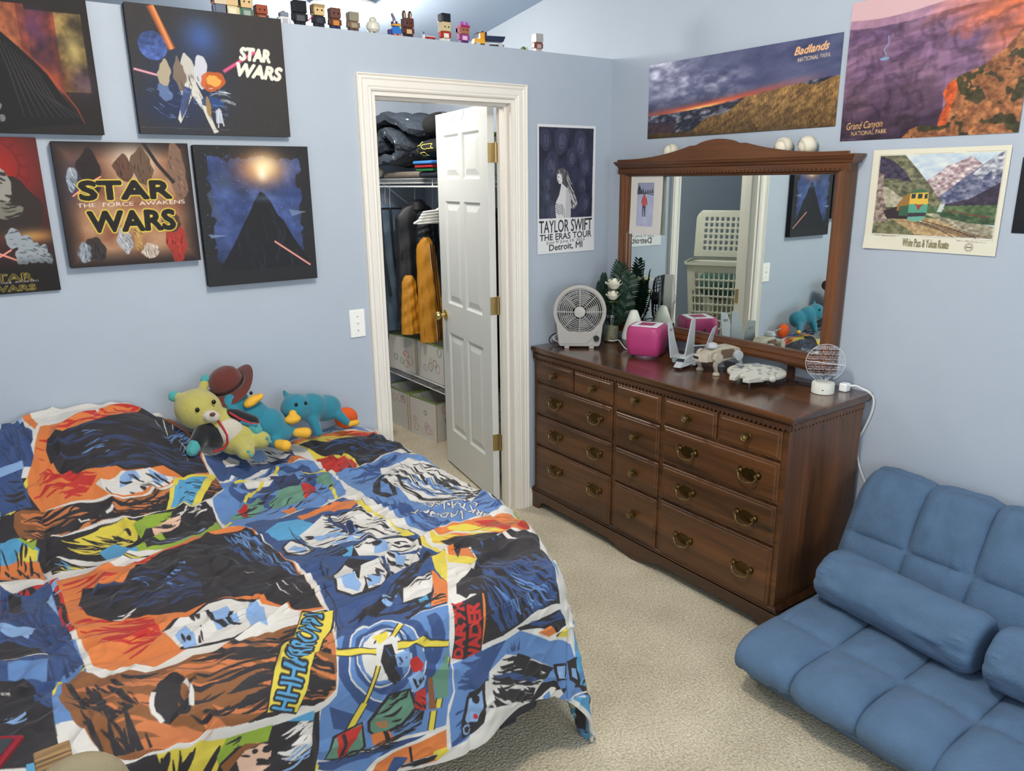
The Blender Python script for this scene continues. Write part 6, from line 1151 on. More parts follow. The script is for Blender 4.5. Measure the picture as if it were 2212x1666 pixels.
# wide upper canvas
def art2():
    w,h=.526,.412; A=Art(0,w,0,h,R1,(50,47,46)); X,Y=A.uv(); A.im*=(.92+.16*fbm(X*160,Y*160,7,2))[...,None]
    A.glow(.235,.09,.06,.06,(70,110,190),.7); A.glow(.17,.25,.13,.13,(34,54,100),.75); A.glow(.10,.33,.10,.05,(30,44,80),.6)
    A.poly([(.075+.046*math.cos(a),.128+.046*math.sin(a)) for a in np.linspace(0,2*PI,40)],(64,84,140)); X,Y=A.uv(); m=A.full(A.mask([(.075+.046*math.cos(a),.128+.046*math.sin(a)) for a in np.linspace(0,2*PI,40)])); k=fbm(X*70,Y*90,3); A.im=np.where(m[...,None],A.im*(.5+1.0*k[...,None]),A.im)
    for k in range(7): A.line([(.08-.0015*k+.0105*k*.3,.003),(.135,.135)],.026-.0036*k,(190+9*k,84+14*k,40+10*k),.35)
    for k in range(6): A.line([(.30,.195),(.42,.120)],.020-.003*k,(190+8*k,50+12*k,90+14*k),.4,True); A.line([(.006,.205),(.085,.222)],.012-.0015*k,(214,90+20*k,110+18*k),.5,True)
    A.poly(blot(.172,.225,.030,.075,3,rough=.35),(190,186,176)); A.poly(blot(.150,.215,.018,.05,8,rough=.4),(120,104,90)); A.poly([(.165,.24),(.20,.235),(.225,.30),(.252,.385),(.262,.40),(.245,.405),(.215,.33),(.185,.28),(.16,.33),(.135,.375),(.128,.36),(.150,.29)],(204,200,188)); A.poly([(.16,.25),(.185,.26),(.165,.32),(.14,.36),(.138,.33)],(62,78,120)); A.poly(blot(.222,.20,.024,.05,5),(196,196,204)); A.poly(blot(.1,.22,.02,.045,12,rough=.4),(170,156,132)); A.poly(blot(.095,.275,.022,.03,22,rough=.4),(90,110,150))
    A.poly(blot(.258,.23,.040,.036,9),(196,92,40),.9); A.poly(blot(.262,.228,.022,.020,4),(238,170,80),.9); A.poly(blot(.25,.30,.035,.02,4),(40,70,120),.9)
    A.streaks([(.02,.25),(.30,.25),(.30,.36),(.06,.36)],((0,0),(1,.3)),60,.03,.0016,(120,140,190),4); A.streaks([(.14,.20),(.21,.20),(.25,.36),(.15,.36)],((0,0),(.3,1)),40,.05,.0022,(60,52,52),6)
    A.poly(blot(.235,.315,.008,.035,31,rough=.2),(150,120,70)); A.poly([(.258,.325),(.278,.325),(.281,.37),(.256,.37)],(170,176,190)); A.line([(.268,.32),(.262,.385)],.004,(200,204,214)); A.line([(.272,.32),(.282,.38)],.004,(200,204,214))
    A.streaks([(.24,.25),(.34,.27),(.33,.31),(.24,.29)],((0,0),(1,.1)),20,.05,.0016,(200,206,210),5)
    A.text('STAR',(.362,.150),(.470,.152),(.370,.108),(226,222,208),grow=.0034); A.text('WARS',(.338,.204),(.502,.212),(.352,.160),(226,222,208),grow=.0038)
    A.line([(.006,.39),(.30,.392)],.0012,(90,86,84)); return A,w,h
A,w,h=art2(); canvas(A,-2.211,2.262,w,h,'wide dark canvas with a blue globe and slanted white lettering, topmost')
def art3():
    w,h=.421,.410; A=Art(0,w,0,h,R1,(34,26,26)); X,Y=A.uv(); f=fbm(X*14,Y*14,3)
    e=np.minimum(np.minimum(X,w-X),np.minimum(Y*1.0,(h-Y)))/.06; e=np.clip(e,0,1)
    base=np.array([150,92,62])/255; c2=np.array([216,170,128])/255; k=np.clip(f*1.7-.45,0,1)[...,None]; col=base*(1-k)+c2*k; a=(e**1.3*.85)[...,None]; A.im=A.im*(1-a)+col*a
    A.glow(.23,.06,.07,.05,(236,220,200),.8); A.glow(.22,.25,.10,.03,(240,196,140),.6); A.glow(.08,.10,.05,.06,(40,30,44),.9); A.glow(.05,.14,.03,.05,(40,56,96),.6)
    rg=random.Random(3)
    for cx,cy,rx,ry,c in ((.10,.10,.035,.075,(36,26,28)),(.045,.12,.016,.04,(150,160,170)),(.205,.085,.028,.04,(88,58,44)),(.262,.08,.034,.055,(92,70,52)),(.375,.10,.032,.09,(126,96,78)),(.085,.35,.030,.045,(46,40,42)),(.05,.36,.022,.03,(140,150,160)),(.178,.325,.022,.042,(170,172,178)),(.222,.30,.014,.07,(176,140,80)),(.255,.365,.030,.024,(196,180,164)),(.345,.34,.032,.07,(160,48,38)),(.335,.27,.03,.035,(80,56,48))):
        P=blot(cx,cy,rx,ry,rg.randint(0,999),rough=.3); A.poly(P,c,.92); A.streaks(P,((0,0),(.2,1)),16,.03,.003,tuple(int(v*.55) for v in c),rg.randint(0,99)); A.streaks(P,((0,0),(.3,1)),10,.03,.002,tuple(min(255,int(v*1.35)) for v in c),rg.randint(0,99))
    A.line([(.275,.0),(.312,.07),(.360,.135)],.012,(40,34,36)); A.line([(.04,.175),(.10,.13),(.132,.112)],.005,(244,150,120))
    for s,y0,y1,hh in (('STAR',.185,.185,.060),('WARS',.292,.292,.068)):
        x0,x1=(.062,.345) if s=='STAR' else (.075,.345)
        A.text(s,(x0,y0),(x1,y1),(x0+.002,y0-hh),(24,20,20),(224,200,70),.0035,.0045)
    A.text('THE  FORCE  AWAKENS',(.048,.212),(.388,.206),(.048,.198),(238,228,214))
    return A,w,h
A,w,h=art3(); canvas(A,-2.484,1.820,w,h,'square brown and orange canvas with large black lettering outlined in yellow')
def art4():
    w,h=.424,.508; A=Art(0,w,0,h,R1,(34,35,38)); X,Y=A.uv(); f=fbm(X*12,Y*12,13); g=fbm(X*30,Y*30,4)
    col=np.array([36,52,100])/255*(1-f[...,None])+np.array([100,124,190])/255*f[...,None]
    ed=.028+.035*fbm(X*34,Y*34,8)**1.5*1.4; e=np.minimum(np.minimum(X,w-X),np.minimum(Y,(h*.93-Y))); m=(e>ed); fade=np.clip((h-Y)/.16,0,1)[...,None]; A.im=np.where(m[...,None],col*(.5+.6*g[...,None])*(.25+.75*fade)+.0,A.im)
    A.glow(.235,.085,.085,.055,(206,112,44),.85); A.glow(.25,.075,.055,.045,(250,226,170),.95); A.glow(.238,.10,.02,.03,(255,246,220),.8); A.glow(.09,.13,.03,.03,(60,72,90),.7)
    stars(A,260,5)
    # dark mountain
    P=[(.03,.52),(.06,.43),(.10,.37),(.125,.33),(.15,.285),(.17,.255),(.20,.20),(.225,.165),(.24,.175),(.262,.205),(.285,.255),(.305,.275),(.335,.335),(.365,.385),(.395,.43),(.41,.52)]; A.poly(P,(26,27,32)); A.streaks(P,((0,0),(.05,1)),40,.16,.004,(38,42,54),3)
    A.glow(.24,.19,.05,.012,(110,140,170),.35)
    for k in range(5): A.line([(.262,.352),(.398,.452)],.008-.0014*k,(200+10*k,80+30*k,70+30*k),.6)
    A.poly([(.03,.17),(.045,.16),(.075,.27),(.05,.26)],(70,84,110),.7); A.poly([(.02,.315),(.09,.322),(.03,.330)],(120,140,170),.8); A.poly([(.33,.235),(.40,.245),(.34,.26)],(120,140,170),.7)
    A.im=np.where((h-Y<.055)[...,None],np.array([34,35,38])/255,A.im); return A,w,h
A,w,h=art4(); canvas(A,-2.046,1.816,w,h,'upright blue starry canvas with glowing top, dark centre and thin red beam')
def art5():
    w,h=.345,.492; A=Art(0,w,0,h,R1,(44,30,28)); X,Y=A.uv(); f=fbm(X*16,Y*16,23)
    A.glow(.20,.10,.14,.14,(170,34,28),.95,.8)
    for r in (.075,.105): A.line([(.21+r*math.cos(a),.085+r*math.sin(a)) for a in np.linspace(0,2*PI,60)],.006,(110,26,26),.9)
    for i in range(16):
        a=2*PI*i/16; A.line([(.21+.075*math.cos(a),.085+.075*math.sin(a)),(.21+.105*math.cos(a+.12),.085+.105*math.sin(a+.12))],.010,(110,26,26),.8)
    P=blot(.24,.22,.08,.11,4,rough=.2); A.poly(P,(46,36,34)); A.poly(blot(.215,.15,.045,.055,6,rough=.15),(150,146,136)); A.streaks(blot(.215,.15,.045,.055,6),((0,0),(1,.2)),14,.05,.008,(52,46,46),2); A.poly(blot(.22,.225,.05,.03,7),(120,116,104)); A.streaks(blot(.22,.225,.05,.03,7),((0,0),(1,.1)),14,.05,.006,(50,46,44),2)
    A.glow(.29,.31,.06,.02,(230,170,90),.7)
    for x,y,r in ((.235,.315,.022),(.265,.335,.024),(.295,.35,.014),(.315,.355,.012),(.28,.37,.018),(.305,.38,.014),(.325,.385,.012),(.25,.375,.02)): A.poly(blot(x,y,r,r*1.4,int(x*1e4)),(150,158,164)); A.streaks(blot(x,y,r,r*1.3,int(x*1e4)),((0,0),(1,.2)),6,.02,.004,(60,64,70),3)
    A.line([(.14,.335),(.235,.385)],.006,(240,150,130)); A.line([(.16,.39),(.225,.35)],.005,(240,150,130))
    A.im*=1-.55*np.clip((Y-.37)/.05,0,1)[...,None]
    A.text('STAR',(.145,.448),(.268,.449),(.145,.426),(40,30,28),(176,160,60),.0018); A.text('THE FORCE  AWAKENS',(.135,.4585),(.285,.4565),(.135,.452),(210,206,196)); A.text('WARS',(.148,.482),(.272,.483),(.148,.464),(40,30,28),(176,160,60),.0018)
    return A,w,h
A,w,h=art5(); canvas(A,-2.866,1.831,w,h,'tall red and black picture panel at the left frame edge, under the dark canvas',.014)
# concert poster
def concert():
    w,h=.370,.612; A=Art(0,w,0,h,640,(226,226,226)); ix0,ix1,iy0,iy1=.011,.355,.013,.440
    A.poly([(ix0,iy0),(ix1,iy0),(ix1-.004,iy1),(ix0,iy1)],(40,42,62)); cl=A.full(A.mask([(ix0,iy0),(ix1,iy0),(ix1,iy1),(ix0,iy1)])); X,Y=A.uv(); k=fbm(X*26,Y*22,6); A.im=np.where(cl[...,None],A.im*(.55+.9*k[...,None]),A.im)
    rg=random.Random(9)
    for cx,cy,s in ((.05,.07,.8),(.15,.07,1.05),(.27,.09,1.1),(.085,.19,1.0),(.215,.15,.8),(.30,.19,.9),(.06,.27,.7),(.06,.34,.6),(.285,.28,.7),(.09,.40,.8),(.30,.37,.8)):
        A.poly(blot(cx,cy,.042*s,.062*s,rg.randint(0,99),rough=.15),(56,58,80),1,cl); A.poly(blot(cx+.004,cy+.006,.022*s,.036*s,rg.randint(0,99),rough=.1),(82,84,108),.8,cl); A.streaks(blot(cx,cy,.04*s,.062*s,3),((0,0),(.2,1)),14,.05,.003,(36,38,56),rg.randint(0,99)); A.line([(cx-.010*s,cy+.026*s),(cx+.010*s,cy+.026*s)],.004*s,(36,36,54),.9)
    # standing person seen from the side, long hair
    A.poly([(.120,.265),(.118,.225),(.128,.205),(.160,.200),(.190,.215),(.210,.260),(.235,.310),(.255,.375),(.240,.400),(.215,.395),(.195,.385),(.185,.290)],(84,82,84),1,cl)
    A.streaks([(.125,.21),(.18,.205),(.235,.31),(.255,.375),(.225,.40),(.19,.38),(.175,.27)],((0,0),(.35,1)),60,.09,.0028,(216,216,218),4); A.streaks([(.125,.21),(.18,.205),(.235,.31),(.255,.375),(.225,.40),(.19,.38),(.175,.27)],((0,0),(.35,1)),30,.09,.0028,(30,30,36),6)
    A.poly([(.124,.232),(.136,.226),(.150,.235),(.158,.262),(.150,.275),(.136,.276),(.128,.262),(.123,.248)],(222,220,220),1,cl); A.line([(.128,.244),(.136,.243)],.003,(30,30,34)); A.line([(.131,.264),(.139,.263)],.003,(110,60,66))
    A.poly([(.150,.270),(.170,.285),(.192,.300),(.205,.340),(.206,.440),(.160,.440),(.118,.440),(.113,.410),(.112,.378),(.118,.360),(.136,.330),(.146,.296)],(216,214,214),1,cl)
    A.poly([(.180,.300),(.198,.306),(.212,.350),(.212,.440),(.178,.440)],(190,188,190),1,cl)
    for i in range(5): A.line([(.112,.375+.010*i),(.124,.370+.010*i),(.136,.382+.010*i),(.150,.374+.010*i),(.164,.388+.010*i)],.003,(40,40,46),1,False,cl)
    A.line([(.170,.395),(.172,.440)],.003,(90,90,94)); 
    A.text('TAYLOR SWIFT',(.012,.510),(.352,.505),(.012,.448),(28,26,28),grow=.0008); A.text('THE ERAS TOUR',(.016,.548),(.350,.539),(.016,.516),(28,26,28),grow=.0006); A.text('June 9/ June 10, 2023',(.055,.564),(.305,.557),(.055,.550),(34,32,34)); A.text('Detroit, MI',(.075,.598),(.290,.590),(.075,.566),(34,32,34),grow=.0006)
    return A,w,h
A,w,h=concert(); e=thing('concert_poster','white bordered concert poster with a long-haired woman, right of the door','poster',(-.474,-.003,1.938))
place_print(A,'poster_sheet',w,h,mattm,e,curl=lambda u,v:-.004*np.clip(v-.9,0,1)*10*(u-.3)**2-.002*np.abs(u-.5))
# posters on the right wall: x of the sheet runs towards -y
def wallb(A,w,h,y,z,name,label,m,curl,rx=0,cat='poster'):
    e=thing(name,label,cat,(-.003,y,z),rot=(rx,0,-PI/2)); place_print(A,'poster_sheet',w,h,m,e,curl=curl); return e
def badl():
    w,h=.985,.330; A=Art(0,w,0,h,420,(60,62,92)); X,Y=A.uv(); u,v=X/w,Y/h
    hor=.69-.22*u+.03*np.sin(u*5); n=fbm(u*9+v*3,v*7-u*1.5,3); n2=fbm(u*22,v*16,8)
    sk=np.array([52,56,92])/255*(1-n[...,None])+np.array([116,120,150])/255*n[...,None]
    w8=np.clip(1.2-np.hypot((u-.08)/.25,(v-.12)/.5),0,1)*n2; sk=sk+(w8[...,None])*np.array([.75,.72,.66]); w9=np.clip(1-np.hypot((u-.38)/.28,(v-.35)/.28),0,1)*np.clip(n2*2-.8,0,1); sk=sk+w9[...,None]*np.array([.55,.52,.44])
    sk=sk*(1-.35*np.clip((v-.45)*3,0,1)[...,None])
    g=np.exp(-((v-hor+.015)/.05)**2)*np.clip(1.1-np.abs(u-.36)/.55,0,1); sk=sk*(1-g[...,None])+np.array([236,92,56])/255*g[...,None]; g2=np.exp(-((v-hor+.01)/.02)**2)*np.exp(-((u-.33)/.12)**2); sk=sk*(1-g2[...,None])+np.array([255,206,120])/255*g2[...,None]
    gr=fbm(u*60+v*20,v*24,4); gr2=.5*vnoise(u*230,v*30,5)+.5*vnoise(u*420,v*70,15); grass=np.array([70,50,34])/255*(1-gr[...,None])+np.array([190,148,86])/255*gr[...,None]; grass=grass*(.55+.75*gr2[...,None])*(1.12-.35*np.clip((v-.6)/.4,0,1)[...,None])
    rk=np.abs(fbm(u*20,v*14+u*6,14)-.5)*4; rock=np.array([34,38,58])/255*(1-np.clip(rk,0,1)[...,None])+np.array([170,168,180])/255*np.clip(rk,0,1)[...,None]; rock=rock*(.5+.6*gr[...,None])
    lrock=np.array([70,52,60])/255*(.6+.8*gr[...,None])
    gline=.98-.0*u-np.clip((u-.22)/.48,0,1)**.9*.50+.03*np.sin(u*30); land=np.where((v>gline)[...,None],grass,np.where(((u<.18)&(v>.80))[...,None],lrock,rock))
    land=np.where((v>.93)[...,None]&(u<.3)[...,None],grass*.8,land)
    ridge=hor+.02*fbm(u*40,v*0,2)-.01; A.im=np.where((v>ridge)[...,None],land,sk).astype(np.float32)
    A.text('Badlands',(.782,.056),(.925,.050),(.792,.026),(246,190,130),grow=.0006); A.text('NATIONAL PARK',(.800,.082),(.938,.078),(.800,.066),(236,210,170))
    A.line([(.0,.3285),(w,.3285)],.002,(40,30,34)); return A,w,h
A,w,h=badl(); wallb(A,w,h,-.262,2.196,'landscape_poster','wide glossy poster of a stormy sunset over badlands and dry grass','' or postm,lambda u,v:-.003*np.sin(PI*u)-.002*np.abs(v-.5),.006)
def gcan():
    w,h=.610,.478; A=Art(0,w,0,h,500,(90,70,110)); X,Y=A.uv(); u,v=X/w,Y/h
    n=fbm(u*6+v*2,v*8,3); st=fbm(u*10,v*30+u*6,9); rg_=np.abs(fbm(u*9-v*3,v*7+u*2,12)-.5)*2
    base=np.array([104,78,116])/255*(1-n[...,None])+np.array([170,130,152])/255*n[...,None]
    warm=np.clip((u-.45)*2.2-(v-.12)*2.0+.9*(n-.4),0,1)[...,None]; base=base*(1-warm)+np.array([222,112,70])/255*warm
    base=base*(.62+.55*st[...,None]+.14*vnoise(u*55+4*n,v*7,77)[...,None]); base=base*(1-.5*np.clip((v-.45)*2,0,1)*(u<.6))[...,None]*(1-.22*np.clip(.22-rg_,0,1)/.22)[...,None]
    skyl=.13-.02*u+.02*np.sin(u*7); base=np.where((v<skyl)[...,None],np.array([214,176,180])/255*(1-u[...,None]*.0),base); b2=(v>skyl)&(v<skyl+.05+.02*n); base=np.where(b2[...,None],base*.6+np.array([196,150,160])/255*.5,base)
    A.im=base.astype(np.float32)
    P=[(.385,.30),(.365,.34),(.375,.375),(.36,.41),(.355,.445),(.30,.435),(.26,.45),(.235,.478),(.61,.478),(.61,.10),(.58,.17),(.54,.22),(.47,.27),(.42,.285)]; m=A.full(A.mask(P)); q=fbm(u*26,v*20,31); q2=fbm(u*50,v*44,17); c=np.array([92,56,44])/255*(1-q[...,None])+np.array([226,150,90])/255*q[...,None]; c=c*(.5+.9*q2[...,None]); gm=(fbm(u*14,v*12,41)>.56); c=np.where(gm[...,None],np.array([72,66,44])/255*(.5+.9*q2[...,None]),c); A.im=np.where(m[...,None],c,A.im).astype(np.float32)
    P=[(.375,.31),(.362,.34),(.378,.375),(.360,.41),(.355,.445),(.385,.44),(.395,.38),(.41,.33),(.40,.30)]; m=A.full(A.mask(P)); A.im=np.where(m[...,None],np.array([206,92,50])/255*(.6+.7*q2[...,None]),A.im).astype(np.float32)
    A.line([(.150,.13),(.155,.155),(.14,.175),(.15,.195)],.004,(140,160,190),.9); A.poly(blot(.145,.205,.016,.006,3),(130,156,186))
    for (x0,x1,y0,y1,c) in ((.36,.46,.09,.185,(226,104,62)),(.44,.56,.02,.12,(226,128,84))): A.streaks(blot((x0+x1)/2,(y0+y1)/2,(x1-x0)/2,(y1-y0)/2,7,rough=.3),((0,0),(.05,1)),50,.05,.006,tuple(int(q_*.8) for q_ in c),5,al=.22)
    A.text('Grand Canyon',(.022,.438),(.160,.433),(.026,.412),(236,186,110)); A.text('NATIONAL PARK',(.045,.460),(.180,.456),(.045,.444),(236,196,130)); A.line([(.01,.472),(.06,.471)],.0012,(150,130,150)); return A,w,h
A,w,h=gcan(); wallb(A,w,h,-1.272,2.288,'landscape_poster','large glossy poster of a red canyon in violet evening haze','' or postm,lambda u,v:-.004*np.sin(PI*v)-.003*u,.004)
def train():
    w,h=.458,.352; A=Art(0,w,0,h,620,(226,220,198)); x0,x1,y0,y1=.028,.440,.022,.296; R=[(x0,y0),(x1,y0-.002),(x1,y1+.002),(x0,y1)]; cl=A.full(A.mask(R)); X,Y=A.uv(); u=(X-x0)/(x1-x0); v=(Y-y0)/(y1-y0); n=fbm(u*16,v*16,3); n2=fbm(u*34,v*34,9)
    def put(P,c1,c2,nn=n2):
        P=[(x0+a*(x1-x0),y0+b*(y1-y0)) for a,b in P]; m=A.full(A.mask(P))&cl; k=np.clip(nn*1.8-.4,0,1)[...,None]; A.im=np.where(m[...,None],np.array(c1)/255*(1-k)+np.array(c2)/255*k,A.im).astype(np.float32)
    put([(-.1,-.1),(1.1,-.1),(1.1,1.1),(-.1,1.1)],(176,196,214),(222,226,220),n)
    put([(.40,.34),(.50,.24),(.58,.14),(.66,.10),(.76,.03),(.84,.12),(.90,.22),(1,.3),(1,.62),(.5,.62)],(130,98,104),(236,226,222))
    put([(.48,.60),(.60,.44),(.74,.26),(.88,.10),(1,-.02),(1,.62)],(52,60,92),(150,150,168)); put([(.78,.24),(.90,.08),(1,-.02),(1,.22),(.94,.30),(.92,.2),(.86,.30)],(90,92,110),(236,236,236))
    put([(.55,.62),(.78,.54),(1,.34),(1,.66)],(44,36,54),(70,60,80))
    put([(.0,.0),(.22,.0),(.34,.18),(.46,.38),(.58,.60),(.60,.66),(0,.7)],(70,72,54),(150,146,112)); put([(.0,.0),(.12,.06),(.25,.22),(.30,.34),(.12,.28),(0,.3)],(42,36,56),(84,76,96)); put([(.03,.38),(.10,.40),(.30,.60),(.34,.68),(.06,.66)],(150,144,120),(206,198,172))
    put([(0,.66),(1,.60),(1,.82),(0,.80)],(56,80,52),(110,128,84)); put([(0,.80),(.40,.76),(.6,.80),(1,.96),(1,1),(0,1)],(150,122,84),(214,186,140)); put([(.44,.72),(.6,.72),(1,.86),(1,1),(.86,.98)],(110,104,84),(206,196,170)); put([(.54,.70),(.75,.70),(1,.76),(1,.84),(.8,.82),(.58,.76)],(44,66,46),(90,112,74)); put([(0,.80),(.14,.78),(.36,.96),(.38,1),(0,1)],(78,84,58),(150,140,104)); put([(0,.20),(.05,.24),(.06,.48),(.12,.74),(.12,.84),(0,.86)],(100,80,78),(196,178,160))
    def L(P,w_,c): A.line([(x0+a*(x1-x0),y0+b*(y1-y0)) for a,b in P],w_,c,1,False,cl)
    def Q(P,c): A.poly([(x0+a*(x1-x0),y0+b*(y1-y0)) for a,b in P],c,1,cl)
    for i in range(14): t=i/13; L([(.36+.40*t,.845+.15*t),(.45+.50*t,.830+.14*t)],.0022,(84,60,52))
    L([(.36,.815),(.56,.90),(.70,1.0)],.0022,(44,38,44)); L([(.42,.805),(.66,.89),(.88,1.0)],.0022,(44,38,44))
    Q([(.08,.70),(.20,.64),(.30,.56),(.30,.80),(.12,.80)],(52,40,44)); Q([(.20,.62),(.26,.50),(.31,.46),(.32,.64),(.20,.70)],(150,110,56)); Q([(.22,.64),(.32,.62),(.32,.76),(.22,.76)],(58,92,70))
    Q([(.305,.46),(.33,.435),(.38,.425),(.43,.435),(.455,.47),(.46,.62),(.30,.62)],(222,184,70)); Q([(.305,.455),(.33,.43),(.38,.42),(.43,.43),(.452,.46),(.30,.475)],(70,104,74)); Q([(.30,.61),(.46,.61),(.458,.74),(.43,.80),(.34,.815),(.30,.80)],(84,158,132)); 
    for a,b in ((.315,.35),(.368,.405),(.425,.448)): Q([(a,.48),(b,.478),(b,.535),(a,.54)],(44,54,64))
    Q([(.30,.72),(.455,.71),(.45,.76),(.30,.78)],(60,56,62)); Q([(.345,.60),(.385,.62),(.425,.60),(.40,.64),(.39,.68),(.38,.68),(.37,.64)],(170,52,44)); Q([(.30,.77),(.45,.755),(.44,.80),(.38,.83),(.31,.815)],(110,170,150))
    L([(.62,.68),(.80,.72),(.96,.75)],.003,(130,52,48)); L([(.55,.655),(.60,.66)],.003,(190,190,180)); Q([(.56,.60),(.60,.60),(.58,.70),(.54,.70)],(196,204,200))
    A.line([(.024,.300),(.130,.302)],.0008,(120,116,104)); A.text('The Scenic Railway of the World',(.036,.3035),(.115,.3055),(.036,.2985),(110,104,92)); A.text('Built in 1898, Skagway, Alaska',(.330,.3085),(.424,.3105),(.330,.3035),(110,104,92))
    A.text('White Pass & Yukon Route',(.146,.336),(.306,.3365),(.146,.3065),(120,112,76),grow=.0006); cx,cy=.372,.327
    for r in (.0135,.0095): A.line([(cx+r*math.cos(a),cy+r*math.sin(a)) for a in np.linspace(0,2*PI,30)],.0014,(90,72,66))
    A.line([(cx-.008,cy),(cx+.008,cy)],.003,(90,72,66)); A.line([(x0-.003,y0-.003),(x1+.003,y0-.005),(x1+.003,y1+.005),(x0-.003,y1+.003),(x0-.003,y0-.003)],.0007,(150,146,130)); return A,w,h
A,w,h=train(); wallb(A,w,h,-1.414,1.773,'railway_poster','cream bordered poster of a green and yellow train in a mountain valley','' or mattm,lambda u,v:-.006*np.clip(v-.85,0,1)*6*np.clip(.2-u,0,1)*5-.003*np.abs(u-.5)-.002*v)
A=Art(0,.40,0,.235,200,(24,26,30)); A.line([(.0,.2325),(.4,.2325)],.002,(90,94,100)); A.glow(.2,.1,.1,.08,(50,60,90),.6)
wallb(A,.40,.235,-1.907,1.734,'dark_poster','black poster corner at the right frame edge beside the train poster',postm,lambda u,v:0*u)
# ================================================================== blue floor sofa
suede=None
def suedemat():
    m=mat('blue_suede',(80,106,134),.85,bump=.3,bscale=120,var=.26,vscale=11,sheen=.08); return m
suede=suedemat()
sf=thing('floor_sofa','blue tufted suede floor sofa with a reclining back against the right wall','sofa',(-.50,-2.2,0))
COLY=[-1.600,-1.840,-2.058,-2.276,-2.494,-2.712,-2.93,-3.15,-3.36]
def quilted(name,prof,rows,amp,par,cen,seed,yend=(1,1),roundr=.05,amps=None):
    """prof: list of (x,z) round the cushion section; rows: list of seam positions in arc parameter 0..1 covering the puffed face"""
    P=np.array(prof,float); L=np.concatenate([[0],np.cumsum(np.hypot(*(P[1:]-P[:-1]).T))]); T=L/L[-1]
    nt=150; t=np.linspace(0,1,nt)
    # smooth resample
    x=np.interp(t,T,P[:,0]); z=np.interp(t,T,P[:,1])
    k=np.ones(7)/7; 
    xs=np.convolve(np.pad(x,3,'edge'),k,'valid'); zs=np.convolve(np.pad(z,3,'edge'),k,'valid'); xs[0],zs[0],xs[-1],zs[-1]=x[0],z[0],x[-1],z[-1]
    dx,dz=np.gradient(xs),np.gradient(zs); n=np.hypot(dx,dz)+1e-9; nx_,nz_=-dz/n,dx/n
    ys=np.concatenate([np.linspace(COLY[i],COLY[i+1],34)[:-1] for i in range(len(COLY)-1)]+[[COLY[-1]]])
    YY,TT=np.meshgrid(ys,t)
    cy=np.zeros_like(YY)
    for i in range(len(COLY)-1):
        m=(YY<=COLY[i])&(YY>COLY[i+1]-1e-9); u=(COLY[i]-YY)/(COLY[i]-COLY[i+1]); cy=np.where(m,1-np.abs(2*u-1)**2.6,cy)
    cr=np.zeros_like(YY); am=np.full_like(YY,amp)
    for j in range(len(rows)-1):
        m=(TT>=rows[j])&(TT<=rows[j+1]); v=(TT-rows[j])/(rows[j+1]-rows[j]); cr=np.where(m,1-np.abs(2*v-1)**3.2,cr)
        if amps: am=np.where(m,amps[j],am)
    face=((TT>=rows[0])&(TT<=rows[-1]))
    s_=TT*L[-1]; wr=(fbm(YY*30,s_*9,seed,4)-.5)*.006+(fbm(YY*9,s_*8,seed+3,3)-.5)*.012; seamd=np.minimum(np.sqrt(np.clip(cy,0,1)),np.sqrt(np.clip(cr,0,1))); gather=(fbm(YY*70,s_*4,seed+9,2)-.5)*.016*np.exp(-((np.clip(cr,0,1))/.45)**2)
    h=am*(np.clip(cy,0,1)**.55)*(np.clip(cr,0,1)**.55)*face+(wr+gather)*face*np.clip(seamd*2,0,1)
    k_=np.ones_like(YY); d0=COLY[0]-YY; d1=YY-COLY[-1]
    for d in (d0,d1): q=np.clip(1-d/roundr,0,1); k_=np.minimum(k_,np.sqrt(1-q*q*.55))
    X=xs[:,None]+nx_[:,None]*h; Z=zs[:,None]+nz_[:,None]*h
    X=cen[0]+(X-cen[0])*(.5+.5*k_ if 0 else k_); Z=cen[1]+(Z-cen[1])*k_
    o=gridmesh(name,np.stack([X,YY,Z],-1),None,suede,par,world=True)
    # end caps
    b=bmesh.new(); b.from_mesh(o.data); b.verts.ensure_lookup_table(); nyy=YY.shape[1]
    for col in (0,nyy-1):
        try: b.faces.new([b.verts[r*nyy+col] for r in range(nt)])
        except Exception: pass
    b.faces.new([b.verts[i] for i in range(nyy)]+[b.verts[(nt-1)*nyy+i] for i in range(nyy-1,-1,-1)])
    bmesh.ops.recalc_face_normals(b,faces=b.faces); b.to_mesh(o.data); b.free(); o.data.polygons.foreach_set('use_smooth',[True]*len(o.data.polygons)); o.data.set_sharp_from_angle(angle=math.radians(60)); return o
R=[]
m=MB()
for y,k in ((-1.625,.92),(-1.64,1),(-3.32,1),(-3.335,.92)):
    R.append([(-.50+(x+.50)*k,y,.040+(z-.040)*k) for x,z in ((-.80,.012),(-.82,.03),(-.83,.055),(-.82,.078),(-.80,.088),(-.16,.088),(-.14,.05),(-.16,.004),(-.78,.004))])
m.loft(R); m.build('base_cushion',suede,sf,world=True,angle=60)
quilted('seat_cushion',[(-.18,.090),(-.50,.090),(-.80,.090),(-.865,.095),(-.895,.115),(-.903,.140),(-.895,.165),(-.872,.183),(-.82,.190),(-.63,.190),(-.40,.190),(-.20,.190),(-.17,.180),(-.165,.13),(-.18,.092)],[.44,.634,.79,.93],.030,sf,(-.52,.14),3,amps=[.030,.026,.022]) 
quilted('back_cushion',[(-.20,.15),(-.335,.19),(-.34,.22),(-.320,.30),(-.286,.375),(-.235,.475),(-.190,.565),(-.160,.605),(-.125,.622),(-.085,.618),(-.060,.590),(-.058,.50),(-.085,.35),(-.12,.20),(-.20,.152)],[.16,.315,.535,.66],.026,sf,(-.20,.38),7,amps=[.022,.030,.020])
